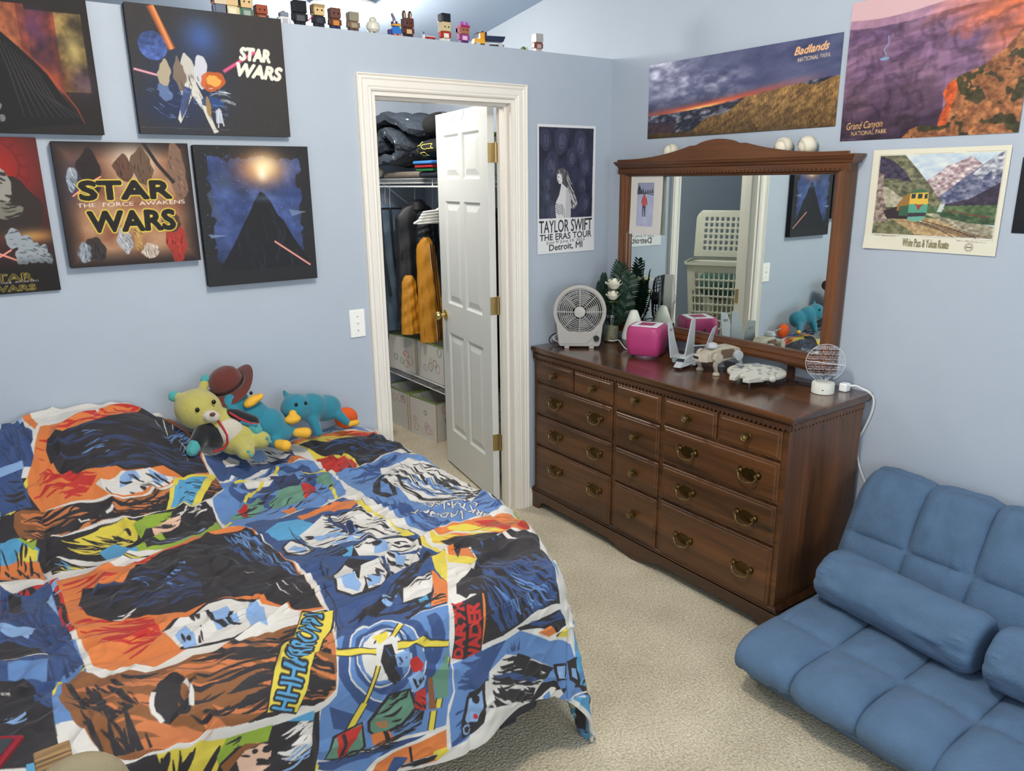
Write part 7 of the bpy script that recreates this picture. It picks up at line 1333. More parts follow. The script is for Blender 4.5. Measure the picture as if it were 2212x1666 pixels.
def bolster(a,b,r,label):
    a,b=Vector(a),Vector(b); L_=(b-a).length; n=72; rings=[]
    prof=[(0,.02),(.0,.5),(.003,.80),(.010,.90),(.022,.96),(.045,.995),(.08,1)]
    pr=[(t*1.0,k) for t,k in prof]+[(L_*.3,1.02),(L_*.5,1.0),(L_*.7,1.02)]+[(L_-t,k) for t,k in prof[::-1]]
    # refine
    q=[]; 
    for i in range(len(pr)-1):
        m_=8 if pr[i+1][0]-pr[i][0]>.03 else 2
        for j in range(m_): f_=j/m_; q.append((pr[i][0]*(1-f_)+pr[i+1][0]*f_,pr[i][1]*(1-f_)+pr[i+1][1]*f_))
    q.append(pr[-1]); d=(b-a).normalized(); u=Vector((0,0,1)); w=d.cross(u).normalized(); u=w.cross(d)
    for t,k in q:
        e=min(t,L_-t); rr=[]
        for i in range(n):
            an=2*PI*i/n; g=.010*math.sin(an*26+3*math.sin(an*3))*math.exp(-abs(e-.035)/.03)*(1 if e>.005 else .4); wv=.012*float(vnoise(np.array(t*14.),np.array(an*2.5+9),4)-.5)
            rad=r*(k+g/ r*.35)+wv*k; rr.append(a+d*t+u*rad*math.sin(an)*.97+w*rad*math.cos(an))
        rings.append(rr)
    o=MB().loft(rings).build('bolster_cushion',suede,angle=60); tag(o,label,'cushion','blue bolsters on the floor sofa'); return o
bolster((-.425,-1.655,.308),(-.470,-2.200,.308),.098,'blue cylindrical bolster lying on the sofa end nearest the dresser')
bolster((-.470,-2.225,.308),(-.475,-2.80,.308),.098,'blue cylindrical bolster cut by the right frame edge')
# ================================================================== soft toys on the bed (generic)
def plush(m,parts,par,name='body',vox=.007,it=6): 
    b=MB()
    for c,r,*ro in parts: b.ell(c,r,20,12,ro[0] if ro else None)
    return b.build(name,m,par,world=True,remesh=vox,smooth=it)
def seg(a,b,r0,r1,n=6):
    a,b=Vector(a),Vector(b); return [(a.lerp(b,i/(n-1)),(r0+(r1-r0)*i/(n-1),)*3) for i in range(n)]
def roty(d): return Matrix.Rotation(math.radians(d),3,'Y')
yel=mat('yellow_plush',(186,176,92),.95,bump=.5,bscale=220,var=.10,vscale=30,sheen=.4); cream=mat('cream_plush',(206,196,178),.95,bump=.5,bscale=220,sheen=.4); teal=mat('teal_plush',(40,124,144),.9,bump=.2,bscale=220,sheen=.4); teald=mat('soft_teal',(76,160,160),.95,bump=.4,bscale=220,sheen=.3); bil=mat('yellow_felt',(232,176,56),.85,bump=.15,bscale=200); orn=mat('orange_felt',(224,92,34),.85); eye=mat('bead_eye',(16,14,14),.12); velv=mat('black_velvet',(18,18,22),.9,sheen=.5); redp=mat('red_piping',(172,44,56),.7)
bd=thing('plush_bear','yellow plush bear with cream belly and a black vest edged in red','soft toy',(-2.08,-.24,.72))
plush(yel,[((-2.165,-.165,.885),(.084,.078,.076),roty(20)),((-2.085,-.185,.80),(.075,.066,.090),roty(-38)),((-2.05,-.20,.765),(.078,.068,.07))]+seg((-2.05,-.22,.745),(-2.045,-.285,.730),.040,.033)+seg((-2.02,-.20,.745),(-1.975,-.25,.750),.040,.034)+[((-2.222,-.14,.935),(.020,.014,.020)),((-2.125,-.13,.965),(.020,.014,.020))],bd)
plush(cream,[((-2.075,-.232,.795),(.050,.030,.062),roty(-38)),],bd,'belly'); plush(cream,[((-2.140,-.238,.872),(.034,.022,.024),roty(20))],bd,'muzzle')
for p in ((-2.236,-.135,.940),(-2.118,-.125,.980)): MB().ell(p,(.020,.012,.020)).build('ear',teald,bd,world=True)
for p in ((-2.185,-.242,.905),(-2.125,-.236,.922)): MB().ell(p,(.0075,.006,.0085)).build('eye',eye,bd,world=True)
MB().ell((-2.140,-.260,.884),(.010,.007,.007),16,10).build('nose',mat('brown_nose',(92,52,44),.5),bd,world=True)
plush(velv,[((-2.135,-.200,.790),(.050,.056,.058),roty(-30))]+seg((-2.15,-.20,.83),(-2.20,-.245,.785),.034,.030),bd,'vest_left'); plush(velv,seg((-2.06,-.205,.85),(-1.995,-.225,.815),.032,.030),bd,'vest_right')
MB().tube([(-2.118,-.236,.850),(-2.108,-.252,.825),(-2.098,-.256,.795),(-2.098,-.252,.765),(-2.115,-.250,.745),(-2.150,-.240,.738)],.0045,8).build('vest_piping',redp,bd,world=True); MB().tube([(-2.075,-.232,.872),(-2.045,-.240,.845),(-2.005,-.250,.820),(-1.985,-.252,.815)],.0045,8).build('vest_piping',redp,bd,world=True)
for a,b in (((-2.205,-.250,.785),(-2.225,-.262,.765)),((-1.998,-.232,.812),(-1.985,-.240,.785))): plush(teald,seg(a,b,.025,.022),bd,'paw')
for p in ((-2.045,-.316,.738),(-2.038,-.317,.722),(-1.962,-.282,.762),(-1.953,-.283,.746)): MB().ell(p,(.0065,.004,.0065),12,8).build('paw_pad',teald,bd,world=True)
b1=thing('plush_bird','upright teal plush bird with a yellow beak, leaning under the hat','soft toy',(-1.93,-.20,.70))
plush(teal,[((-2.035,-.150,.885),(.058,.055,.055)),((-1.975,-.175,.830),(.060,.055,.060)),((-1.925,-.190,.785),(.068,.060,.066)),((-1.900,-.195,.750),(.062,.058,.052))]+seg((-2.065,-.19,.895),(-2.035,-.235,.83),.015,.013)+seg((-2.035,-.235,.83),(-1.99,-.25,.81),.013,.012)+seg((-1.87,-.20,.755),(-1.835,-.22,.745),.022,.018)+seg((-1.925,-.22,.73),(-1.92,-.255,.725),.026,.022),b1)
plush(bil,[((-1.985,-.215,.895),(.036,.024,.018),roty(-28)),((-1.965,-.222,.905),(.026,.020,.012),roty(-28))],b1,'beak',vox=.005,it=3)
for p in ((-2.012,-.197,.915),(-1.975,-.180,.917)): MB().ell(p,(.006,.005,.007)).build('eye',eye,b1,world=True)
for a,b in (((-1.918,-.268,.725),(-1.900,-.295,.722)),((-1.830,-.228,.742),(-1.800,-.245,.740))): plush(bil,seg(a,b,.020,.023),b1,'foot')
b2=thing('plush_bird','teal plush bird lying on its belly, with an orange tail, rightmost toy','soft toy',(-1.72,-.14,.68))
plush(teal,[((-1.800,-.155,.820),(.062,.055,.058)),((-1.735,-.140,.805),(.070,.055,.060)),((-1.665,-.120,.785),(.068,.052,.056))]+seg((-1.745,-.18,.765),(-1.735,-.205,.715),.024,.018)+seg((-1.625,-.16,.755),(-1.600,-.18,.725),.022,.016)+seg((-1.82,-.13,.86),(-1.832,-.12,.888),.014,.008),b2)
plush(bil,[((-1.838,-.215,.795),(.034,.026,.018)),((-1.832,-.205,.812),(.016,.018,.018))],b2,'beak',vox=.005,it=3)
for p in ((-1.815,-.205,.848),(-1.775,-.200,.845)): MB().ell(p,(.0065,.005,.0075)).build('eye',eye,b2,world=True)
plush(bil,seg((-1.590,-.185,.718),(-1.565,-.195,.722),.014,.013),b2,'foot',vox=.005)
MB().ell((-1.565,-.085,.715),(.052,.030,.045),28,16,roty(15)).build('tail',orn,b2,world=True)
# brown felt hat
ht=thing('felt_hat','plain dark red-brown felt hat resting on the upright teal bird','hat',(-2.04,-.13,.94),rot=(math.radians(14),math.radians(-24),0))
hm=mat('brown_felt',(98,44,36),.9,bump=.15,bscale=160,sheen=.3); R=[]
def hring(r,z,n=48,wob=0): return [(r*1.12*math.cos(2*PI*i/n),r*.92*math.sin(2*PI*i/n),z+wob*math.cos(4*PI*i/n)+wob*.9*math.cos(2*PI*i/n)) for i in range(n)]
MB().loft([hring(.092,-.002,wob=.016),hring(.094,.001,wob=.016),hring(.070,.004,wob=.009),hring(.052,.006)],cap=False).build('brim',hm,ht,solid=.004,angle=60)
MB().loft([hring(.054,.004),hring(.055,.020),hring(.053,.045),hring(.047,.064),hring(.034,.077),hring(.014,.083),hring(.002,.083)]).build('crown',hm,ht,angle=60)
MB().loft([hring(.0555,.008),hring(.0565,.010),hring(.0560,.022),hring(.0552,.023)],cap=False).build('hat_band',mat('dark_band',(58,34,28),.8),ht)
# ================================================================== brick toy figures on the wall top (generic)
US=[452,620,650,690,730,765,810,855,885,918,965,1000,1050,1130,1160]; XS=[-1.91,-1.63,-1.58,-1.50,-1.43,-1.36,-1.27,-1.17,-1.11,-1.03,-.93,-.84,-.72,-.51,-.43]
def px(u): return float(np.interp(u,US,XS))
def pm(c): return mat('brick_%d_%d_%d'%c,c,.3)
SKN=(214,180,130)
def studs(m,w,d,z,n=2,k=2):
    for i in range(n):
        for j in range(k): m.lathe([(.0028,z),(.0028,z+.002)],10,((i-(n-1)/2)*w/n,(j-(k-1)/2)*d/k,0))
def figure(u,H,head,body,legs,label,hair=None,ears=None,W_=.040,hat=None,base=True,apron=None,rod=None,rz=0,eyes=True,stud=True,top=None):
    e=thing('brick_figure',label,'figure',(px(u),.052,HL),rz,'brick figures along the wall top'); D=.034; z=0
    if base: MB().box(-.026,.030,-.022,.022,0,.004).build('base_plate',pm((26,28,34)),e); z=.004
    lh=H*.16; 
    for s_ in (-1,1): MB().box(s_*.010-.0085,s_*.010+.0085,-.014,.012,z,z+lh).build('leg',pm(legs),e,bevel=.0008)
    z+=lh; bh=H*.34; MB().box(-W_/2+.002,W_/2-.002,-.015,.013,z,z+bh).build('torso',pm(body),e,bevel=.001)
    if apron: MB().box(-W_/2+.008,W_/2-.008,-.0165,-.014,z+.002,z+bh*.7).build('torso_panel',pm(apron),e)
    for s_ in (-1,1): MB().box(s_*(W_/2+.002)-.004,s_*(W_/2+.002)+.004,-.012,.008,z+bh*.15,z+bh*.92).build('arm',pm(body),e,bevel=.0008)
    z+=bh; hh=H*.50-.004*(1 if base else 0); MB().box(-W_/2-.001,W_/2+.001,-D/2-.003,D/2+.001,z,z+hh*(.8 if hair else 1)).build('head',pm(head),e,bevel=.0012)
    if eyes:
        for s_ in (-1,1): MB().lathe([(.0032,-.0215),(.0032,-.0200)],10,(s_*.009,0,z+hh*.45),'y').build('eye',pm((20,18,18)),e)
    if hair:
        m=MB(); m.box(-W_/2-.003,W_/2+.003,-D/2-.004,D/2+.004,z+hh*.70,z+hh); m.box(-W_/2-.003,W_/2+.003,D/2-.008,D/2+.004,z+hh*.1,z+hh*.72); m.box(-W_/2-.003,-W_/2+.001,-D/2+.002,D/2+.004,z+hh*.25,z+hh*.72); m.box(W_/2-.001,W_/2+.003,-D/2+.002,D/2+.004,z+hh*.25,z+hh*.72)
        m.build('hair',pm(hair),e)
    if stud:
        for k in range(4): MB().lathe([(.0028,z+hh-.0002),(.0028,z+hh+.0018)],10,((k%2-.5)*.018,(k//2-.5)*.016,0)).build('stud',pm(hair or top or head),e)
    zt=z+hh
    if ears:
        c1,c2,eh=ears
        for s_ in (-1,1):
            MB().loft([[(s_*.013+a*.006,b*.0045,zt-.002) for a,b in ((-1,-1),(1,-1),(1,1),(-1,1))],[(s_*.014+a*.0075,b*.0045,zt+eh*.6) for a,b in ((-1,-1),(1,-1),(1,1),(-1,1))],[(s_*.014+a*.003,b*.0035,zt+eh) for a,b in ((-1,-1),(1,-1),(1,1),(-1,1))]]).build('ear',pm(c1),e)
            if c2: MB().box(s_*.014-.003,s_*.014+.003,-.0062,-.0040,zt+.002,zt+eh*.7).build('ear_lining',pm(c2),e)
    if hat:
        c,hh2=hat; MB().box(-W_/2-.002,W_/2+.002,-D/2-.004,D/2+.003,zt-.002,zt+hh2).build('tall_hat',pm(c),e,bevel=.004)
    if rod: MB().cyl((W_/2+.002,-.014,.022),(W_/2+.022,-.024,.042),.0018,n=8).build('rod',pm(rod),e)
    return e
figure(472,.092,(206,190,160),(96,104,124),(70,76,92),'brick figure with grey-blue body and orange hair, first on the wall top',hair=(226,96,32),base=False)
figure(497,.092,SKN,(214,200,156),(90,74,60),'cream-bodied brick figure behind the wide canvas, second on the wall top',hair=(120,84,56),apron=(230,222,190),base=False)
figure(528,.088,SKN,(84,116,96),(70,96,84),'brick figure in a green hood behind the wide canvas',hair=(44,84,60),apron=(160,170,160),base=False)
figure(561,.060,(150,72,40),(110,50,30),(90,44,28),'small chestnut brown brick figure above the wide canvas corner',W_=.040,apron=(170,110,80),base=False,stud=False)
# small white and grey droid-free canister
e=thing('brick_figure','small white and grey canister shaped brick figure, left of the black one','figure',(px(613),.052,HL),0,'brick figures along the wall top')
MB().box(-.018,.018,-.014,.014,.004,.030).build('torso',pm((222,222,220)),e,bevel=.002)
for s_ in (-1,1): MB().box(s_*.021-.003,s_*.021+.003,-.008,.010,0,.028).build('leg',pm((206,208,212)),e,bevel=.001)
MB().box(-.016,.016,-.014,.014,.030,.046).build('head',pm((128,134,146)),e,bevel=.003); MB().box(-.010,.010,-.0155,-.013,.008,.024).build('torso_panel',pm((176,178,184)),e); MB().box(-.006,.006,-.006,.006,.046,.051).build('stud',pm((128,134,146)),e)
figure(650,.092,(26,26,30),(30,30,34),(24,24,28),'tall all-black brick figure holding a thin red rod',W_=.048,apron=(84,86,92),rod=(200,50,90),eyes=False,stud=False)
figure(688,.088,(214,184,130),(34,34,42),(40,42,52),'brick figure with sandy hair and black clothes, right of the black one',hair=(160,136,92),apron=(58,58,66),stud=False)
figure(726,.082,(104,66,54),(96,60,46),(40,52,90),'brown brick figure with an orange chest panel and a blue skirt',apron=(206,130,60),top=(104,66,54))
figure(765,.076,(142,134,116),(126,104,84),(96,70,58),'grey and brown brick figure in front of the lamp glare',apron=(160,146,120),eyes=False)
e=thing('brick_figure','round white brick figure in front of the lamp glare','figure',(px(809),.052,HL),0,'brick figures along the wall top')
MB().box(-.026,.030,-.020,.020,0,.004).build('base_plate',pm((40,40,44)),e)
MB().lathe([(.018,.012),(.027,.022),(.028,.036),(.024,.046),(.018,.050)],24).build('torso',pm((220,216,200)),e); MB().lathe([(.016,.050),(.014,.062),(.008,.068),(.002,.070)],20).build('head',pm((206,202,184)),e)
for s_ in (-1,1): MB().box(s_*.010-.006,s_*.010+.006,-.010,.010,.004,.013).build('leg',pm((210,206,192)),e)
# bright blue bird figure
e=thing('brick_figure','bright blue brick bird on orange feet with a tall dark plume','figure',(px(855),.052,HL),0,'brick figures along the wall top')
for s_ in (-1,1): MB().box(s_*.010-.006,s_*.010+.006,-.018,.008,0,.012).build('foot',pm((226,116,60)),e)
MB().loft([[(-.020,-.014,.012),(.020,-.014,.012),(.020,.014,.012),(-.020,.014,.012)],[(-.020,-.014,.032),(.020,-.014,.032),(.020,.014,.032),(-.020,.014,.032)],[(-.009,-.010,.044),(.009,-.010,.044),(.009,.010,.044),(-.009,.010,.044)]]).build('torso',pm((46,116,196)),e,bevel=.001)
MB().box(-.034,-.020,-.006,.010,.012,.030).build('tail',pm((70,60,120)),e,bevel=.002); MB().box(-.018,.018,-.018,.010,.043,.051).build('beak',pm((226,160,60)),e,bevel=.002); MB().box(-.014,.014,-.010,.012,.051,.062).build('head',pm((56,50,96)),e,bevel=.001)
MB().tube([(-.004,0,.060),(-.006,0,.074),(-.012,0,.084),(-.014,0,.092)],lambda t:.007-.002*t,8).build('plume',pm((50,46,92)),e)
for s_ in (-1,1): MB().box(s_*.009-.0035,s_*.009+.0035,-.012,-.009,.054,.062).build('eye',pm((236,236,236)),e)
figure(883,.078,(92,52,40),(84,46,36),(56,38,34),'brown long-eared brick figure with a tan chest stripe',ears=((70,40,34),(206,170,120),.030),apron=(208,176,126),stud=False)
e=thing('brick_car','tiny red brick car with a white driver figure, between two taller figures','toy car',(px(922),.045,HL),0,'brick figures along the wall top')
MB().box(-.014,.030,-.012,.012,.004,.016).build('car_body',pm((170,40,44)),e,bevel=.001); MB().box(-.014,.030,-.0125,.0125,.0155,.018).build('car_roof',pm((226,222,218)),e)
for x in (-.008,.022): MB().cyl((x,-.0135,.005),(x,.0135,.005),.005,n=12).build('wheel',pm((26,24,26)),e)
MB().box(-.026,-.018,-.006,.006,0,.024).build('driver_body',pm((230,230,236)),e); MB().ell((-.022,0,.029),(.006,.006,.006),12,8).build('driver_head',pm((90,110,150)),e)
figure(963,.082,(206,184,140),(170,42,34),(228,224,214),'guard brick figure with a tall black hat and red coat',hat=((24,26,34),.034),apron=(232,226,212),stud=False)
figure(1000,.078,(160,104,70),(150,60,130),(84,50,110),'magenta haired brick figure with two round lilac buns',hair=(156,34,92),apron=(226,186,214),stud=False)
e=[o for o in bpy.data.objects if o.get('label','').startswith('magenta')][0]
for s_ in (-1,1): MB().cyl((s_*.012+.006,-.004,.086),(s_*.012+.006,.004,.086),.009,n=16).build('hair_bun',pm((170,96,176)),e)
# truck
e=thing('brick_truck','yellow brick truck with a spotted driver and a dark blue tipper bed','toy truck',(px(1056),.055,HL),math.radians(-14),'brick figures along the wall top')
MB().box(-.070,.070,-.014,.014,.008,.014).build('chassis',pm((56,58,60)),e)
MB().box(-.072,-.022,-.018,.018,.014,.034).build('cab',pm((232,168,40)),e,bevel=.001); MB().box(-.073,-.071,-.015,.015,.016,.022).build('bumper',pm((220,214,190)),e)
MB().tube([(-.066,-.015,.034),(-.062,-.015,.058),(-.036,-.015,.062)],.0018,6).build('cab_frame',pm((100,100,104)),e); MB().tube([(-.066,.015,.034),(-.062,.015,.058),(-.036,.015,.062)],.0018,6).build('cab_frame',pm((100,100,104)),e)
MB().box(-.042,-.020,-.012,.012,.034,.062).build('driver_body',pm((222,156,50)),e,bevel=.002); MB().box(-.038,-.024,-.008,.008,.062,.067).build('driver_cap',pm((60,40,30)),e)
MB().loft([[(-.012,-.018,.026),(.066,-.018,.026),(.066,.018,.026),(-.012,.018,.026)],[(-.016,-.021,.048),(.076,-.021,.048),(.076,.021,.048),(-.016,.021,.048)]]).build('tipper_bed',pm((28,36,66)),e,bevel=.002); MB().box(-.020,-.014,-.020,.020,.026,.062).build('bed_headboard',pm((28,36,66)),e)
for x in (-.056,-.014,.052):
    for s_ in (-1,1): MB().cyl((x,s_*.014,.0105),(x,s_*.021,.0105),.0105,n=18).build('wheel',pm((190,190,192)),e)
e=thing('brick_toy','tiny green brick toy with yellow rings near the right end of the wall top','toy',(px(1130),.055,HL),0,'brick figures along the wall top')
MB().loft([[(-.016,-.012,0),(.014,-.012,0),(.014,.012,0),(-.016,.012,0)],[(-.012,-.010,.012),(.012,-.010,.012),(.012,.010,.012),(-.012,.010,.012)],[(-.003,-.004,.022),(.005,-.004,.022),(.005,.004,.022),(-.003,.004,.022)]]).build('green_body',pm((30,120,70)),e)
for s_ in (-1,1): MB().tube([(s_*.014+.005*math.cos(a),-.010,.013+.005*math.sin(a)) for a in [2*PI*i/14 for i in range(14)]],.0014,6,closed=True).build('ring',pm((210,170,70)),e)
figure(1160,.082,(170,166,162),(126,56,52),(196,186,180),'dark red and silver brick figure, last on the wall top',apron=(176,168,160),eyes=False)
# ================================================================== closet
shm=mat('wire_shelf_white',(226,226,224),.4)
def wire_shelf(name,z,y0,y1,label,x0=-.425,lip=.028):
    e=thing(name,label,'shelf',(-.2,(y0+y1)/2,z)); m=MB()
    n=int((y1-y0)/.0165)
    for i in range(n+1):
        y=y0+(y1-y0)*i/n; m.tube([(-.004,y,z),(x0,y,z),(x0-.002,y,z-lip)],.0015,4)
    m.build('cross_wires',shm,e,world=True)
    for x,zz,r in ((x0,z-.002,.0032),(x0-.002,z-lip,.0032),(-.006,z-.003,.0028),(-.2,z-.003,.0028)): MB().cyl((x,y0,zz),(x,y1,zz),r,n=8).build('rail',shm,e,world=True)
    return e
s1=wire_shelf('wire_shelf',.412,.30,1.925,'white wire shelf low in the closet carrying the circle patterned boxes',lip=.045); s2=wire_shelf('wire_shelf',1.700,.30,1.925,'white wire shelf high in the closet carrying rolled bedding')
MB().cyl((-.43,.30,1.650),(-.43,1.925,1.650),.006,n=12).build('hanging_rod',shm,s2,world=True)
for y,yb in ((.45,.45),(1.08,1.115),(1.83,1.905)):
    MB().cyl((-.43,y,1.650),(-.43,y,1.698),.004,n=8).build('rod_hook',shm,s2,world=True); MB().box(-.004,-.001,y-.006,y+.006,1.38,1.70).build('wall_bracket',shm,s2,world=True); MB().cyl((-.41,y,1.688),(-.006,y,1.39),.0045,n=8).build('brace',shm,s2,world=True)
    MB().cyl((-.40,yb,.405),(-.006,yb,.15),.004,n=8).build('brace',shm,s1,world=True)
boxm=mat('box_white_card',(206,204,196),.6); prm=printed('circle_print',.55); rimg=mat('green_rim',(104,134,52),.6); CC=[(196,96,66),(60,96,52),(206,134,58),(70,92,128),(178,112,140),(120,74,60),(88,140,120)]
def circles(w,h,seed):
    A=Art(0,w,0,h,380,(214,212,204)); rg=random.Random(seed)
    for i in range(6):
        cx,cy=rg.uniform(.04,w-.03),rg.uniform(.04,h-.03); r=rg.uniform(.014,.028); c=rg.choice(CC)
        for k in range(3): A.line([(cx+(r+rg.uniform(-.003,.003))*math.cos(a+k)*(1+.06*math.sin(2*a+k)),cy+r*1.12*math.sin(a+k)+rg.uniform(-.001,.001)) for a in np.linspace(0,2*PI,26)],.0026,c)
    A.line([(.002,0),(.002,h)],.005,(190,140,70)); A.line([(w-.002,0),(w-.002,h)],.005,(190,140,70)); return A
def cbox(x,y,z,w,d,h,rz,label,seed):
    """open box: local front faces -x; w along y, d along x"""
    e=thing('storage_box',label,'box',(x,y,z),rz,'circle patterned storage boxes'); t=.004
    m=MB(); m.box(0,d,-w/2,w/2,0,t).box(0,t,-w/2,w/2,0,h).box(d-t,d,-w/2,w/2,0,h).box(0,d,-w/2,-w/2+t,0,h).box(0,d,w/2-t,w/2,0,h); m.build('box_body',boxm,e)
    f=place_print(circles(w,h,seed),'front_print',w,h,prm,e); f.rotation_euler=(0,0,-PI/2); f.location=(-.0008,w/2,h)
    g=place_print(circles(d,h,seed+50),'side_print',d,h,prm,e); g.location=(0,-w/2-.0008,h)
    m=MB()
    for a,b in (((0,-w/2),(d,-w/2)),((d,-w/2),(d,w/2)),((d,w/2),(0,w/2)),((0,w/2),(0,-w/2))): m.cyl((a[0],a[1],h),(b[0],b[1],h),.0045,n=8)
    m.build('rim',rimg,e); return e
cbox(-.435,1.315,0,.315,.36,.270,math.radians(5),'open white box with coloured circles on the closet floor, nearest the door',1)
cbox(-.450,1.665,0,.30,.36,.270,math.radians(2),'open white box with coloured circles on the closet floor, at the left behind the other',7)
cbox(-.405,1.235,.414,.345,.36,.245,math.radians(0),'open white box with coloured circles on the low shelf, right one beside the bin',12)
cbox(-.425,1.60,.414,.30,.36,.245,math.radians(10),'open white box with coloured circles on the low shelf, left one under the jackets',18)
cbox(-.400,.87,.414,.32,.36,.245,0,'open white box under the clear bin, mostly hidden by the door',25)
bn_=thing('clear_bin','clear plastic bin with a red handled lid, in the closet beside the door edge','bin',(-.27,.93,.661))
cl_=mat('clear_plastic',(206,214,212),.2,trans=.75,ior=1.1,alpha=1)
R=[[(sx*a,sy*b,z) for sx,sy in ((-1,-1),(1,-1),(1,1),(-1,1))] for a,b,z in ((.115,.085,0),(.145,.115,.30),(.155,.125,.305),(.155,.125,.315))]
MB().loft(R).build('bin_body',cl_,bn_,bevel=.006); MB().box(-.150,.150,-.118,.118,.3155,.330).build('bin_lid',mat('red_plastic',(166,36,44),.4),bn_,bevel=.005); MB().box(-.10,.10,-.07,.07,.01,.20).build('bin_contents',mat('green_things',(96,122,86),.8,var=.5,vscale=30),bn_,bevel=.02)
tub=thing('toy_tub','tall dark red plastic tub at the left of the closet floor boxes','tub',(-.700,1.47,0)); MB().lathe([(.070,0),(.078,.02),(.095,.36),(.104,.37),(.104,.385),(.096,.385)],32).build('tub_body',mat('tub_red',(140,30,42),.45),tub)
tag(MB().ell((-.672,1.455,.430),(.045,.045,.045)).build('yellow_ball',mat('ball_yellow',(206,176,84),.6)),'yellow ball on top of the red tub in the closet','ball'); tag(MB().ell((-.690,1.46,.530),(.062,.058,.056)).build('blue_ball',mat('ball_blue',(66,104,150),.6)),'blue ball above the yellow one at the closet left edge','ball')
# garments
def fold_body(par,name,m,cx,cy,zt,zb,wt,wb,dt,db,seed,amp=.10,k=9,solid=0,lean=0):
    R=[]; nz=36; n=64; rg=random.Random(seed); ph=[rg.uniform(0,6) for _ in range(3)]
    for j in range(nz+1):
        q=j/nz; z=zt+(zb-zt)*q; w=wt+(wb-wt)*min(1,q*1.25); w*=(.35+.65*min(1,(q*9))**.6); d=dt+(db-dt)*q; r=[]
        for i in range(n):
            a=2*PI*i/n; f=1+amp*min(1,q*2)*(math.sin(a*k+ph[0]+q*2)+.6*math.sin(a*(k+4)+ph[1]-q*3)); pz=.006*math.sin(q*30+a*3+ph[2]); r.append((cx+lean*q+w*math.cos(a),cy+d*math.sin(a)*f+pz*.5,z))
        R.append(r)
    return MB().loft(R).build(name,m,par,world=True,angle=70)
def hook(par,x,y,z): return MB().tube([(x,y,z),(x,y,z+.05),(x+.004,y,1.640),(x-.008,y,1.662),(x+.002,y,1.670),(x+.012,y,1.655)],.0016,6).build('hanger_hook',hk,par,world=True)
gj=mat('grey_blue_nylon',(84,104,122),.55,bump=.2,bscale=30); bj=mat('black_nylon',(20,22,28),.5,bump=.2,bscale=30); yj=mat('amber_nylon',(196,134,36),.45,bump=.25,bscale=26)
j1=thing('hanging_jacket','grey-blue nylon jacket hanging at the left in the closet','jacket',(-.52,1.70,1.5)); fold_body(j1,'jacket_body',gj,-.46,1.70,1.535,.70,.17,.20,.05,.07,3); fold_body(j1,'sleeve',gj,-.585,1.61,1.47,.655,.050,.062,.045,.05,5,k=5,lean=.01); hook(j1,-.44,1.70,1.535)
j2=thing('hanging_jacket','black and amber nylon jacket with striped sleeve hanging in the closet','jacket',(-.42,1.40,1.5)); fold_body(j2,'jacket_body',bj,-.37,1.405,1.545,.80,.15,.17,.05,.06,8); fold_body(j2,'lower_panel',yj,-.475,1.355,1.10,.72,.045,.065,.035,.045,9,amp=.14,k=5); fold_body(j2,'sleeve',yj,-.385,1.285,1.34,.665,.060,.092,.050,.050,11,amp=.14,k=5,lean=.035); fold_body(j2,'sleeve_top',bj,-.37,1.305,1.50,1.30,.050,.066,.04,.045,12,k=5); hook(j2,-.38,1.40,1.545)
MB().lathe([(.045,0),(.06,.03),(.052,.075),(.03,.09)],20,(-.37,1.395,1.48)).build('collar',bj,j2,world=True)
for k,c in enumerate((bj,)*3): 
    x=-.375+.014*k; MB().tube([(x+.035*q,1.232-.006*math.sin(q*9+k),1.30-.63*q) for q in [i/14 for i in range(15)]],.0028,5).build('stripe',c,j2,world=True)
for k in (0,): MB().tube([(-.384+.035*q,1.234-.006*math.sin(q*9),1.30-.63*q) for q in [i/14 for i in range(15)]],.0012,5).build('reflective_edge',shm,j2,world=True)
j3=thing('hanging_trousers','black braces and trousers hanging between the two jackets','trousers',(-.50,1.56,1.5)); MB().cyl((-.60,1.515,1.515),(-.36,1.515,1.515),.006,n=8).build('hanger_bar',blk,j3,world=True)
for x in (-.57,-.50): MB().tube([(x,1.515,1.515),(x+.01,1.512,1.2),(x+.04,1.51,.95)],.009,6).build('strap',blk,j3,world=True)
fold_body(j3,'trouser_leg',bj,-.40,1.515,1.22,.68,.06,.065,.02,.03,21); hook(j3,-.50,1.515,1.515)
hg=thing('coat_hanger','white empty coat hanger on the closet rod beside the door edge','hanger',(-.45,.98,1.5)); MB().tube([(-.62,.985,1.445),(-.43,.985,1.535),(-.24,.985,1.445)],.006,8).build('hanger_shoulders',shm,hg,world=True); MB().tube([(-.62,.985,1.445),(-.24,.985,1.440)],.004,8).build('hanger_bar',shm,hg,world=True)
fold_body(hg,'hanging_cloth',mat('white_cloth',(214,212,206),.8),-.43,.985,1.520,1.44,.12,.17,.012,.014,31); hook(hg,-.43,.985,1.53)
dk=mat('dark_garment',(30,30,38),.8)
for i,(y,l) in enumerate(((.83,1.33),(.70,1.33),(.58,.80),(.46,.9))):
    e=thing('hanging_garment','dark garment hanging behind the open closet door','clothing',(-.28,y,1.5),group='dark clothes behind the door'); fold_body(e,'garment_body',dk,-.27,y,1.53,l-.30,.16,.18,.04,.045,40+i); hook(e,-.40,y,1.52)
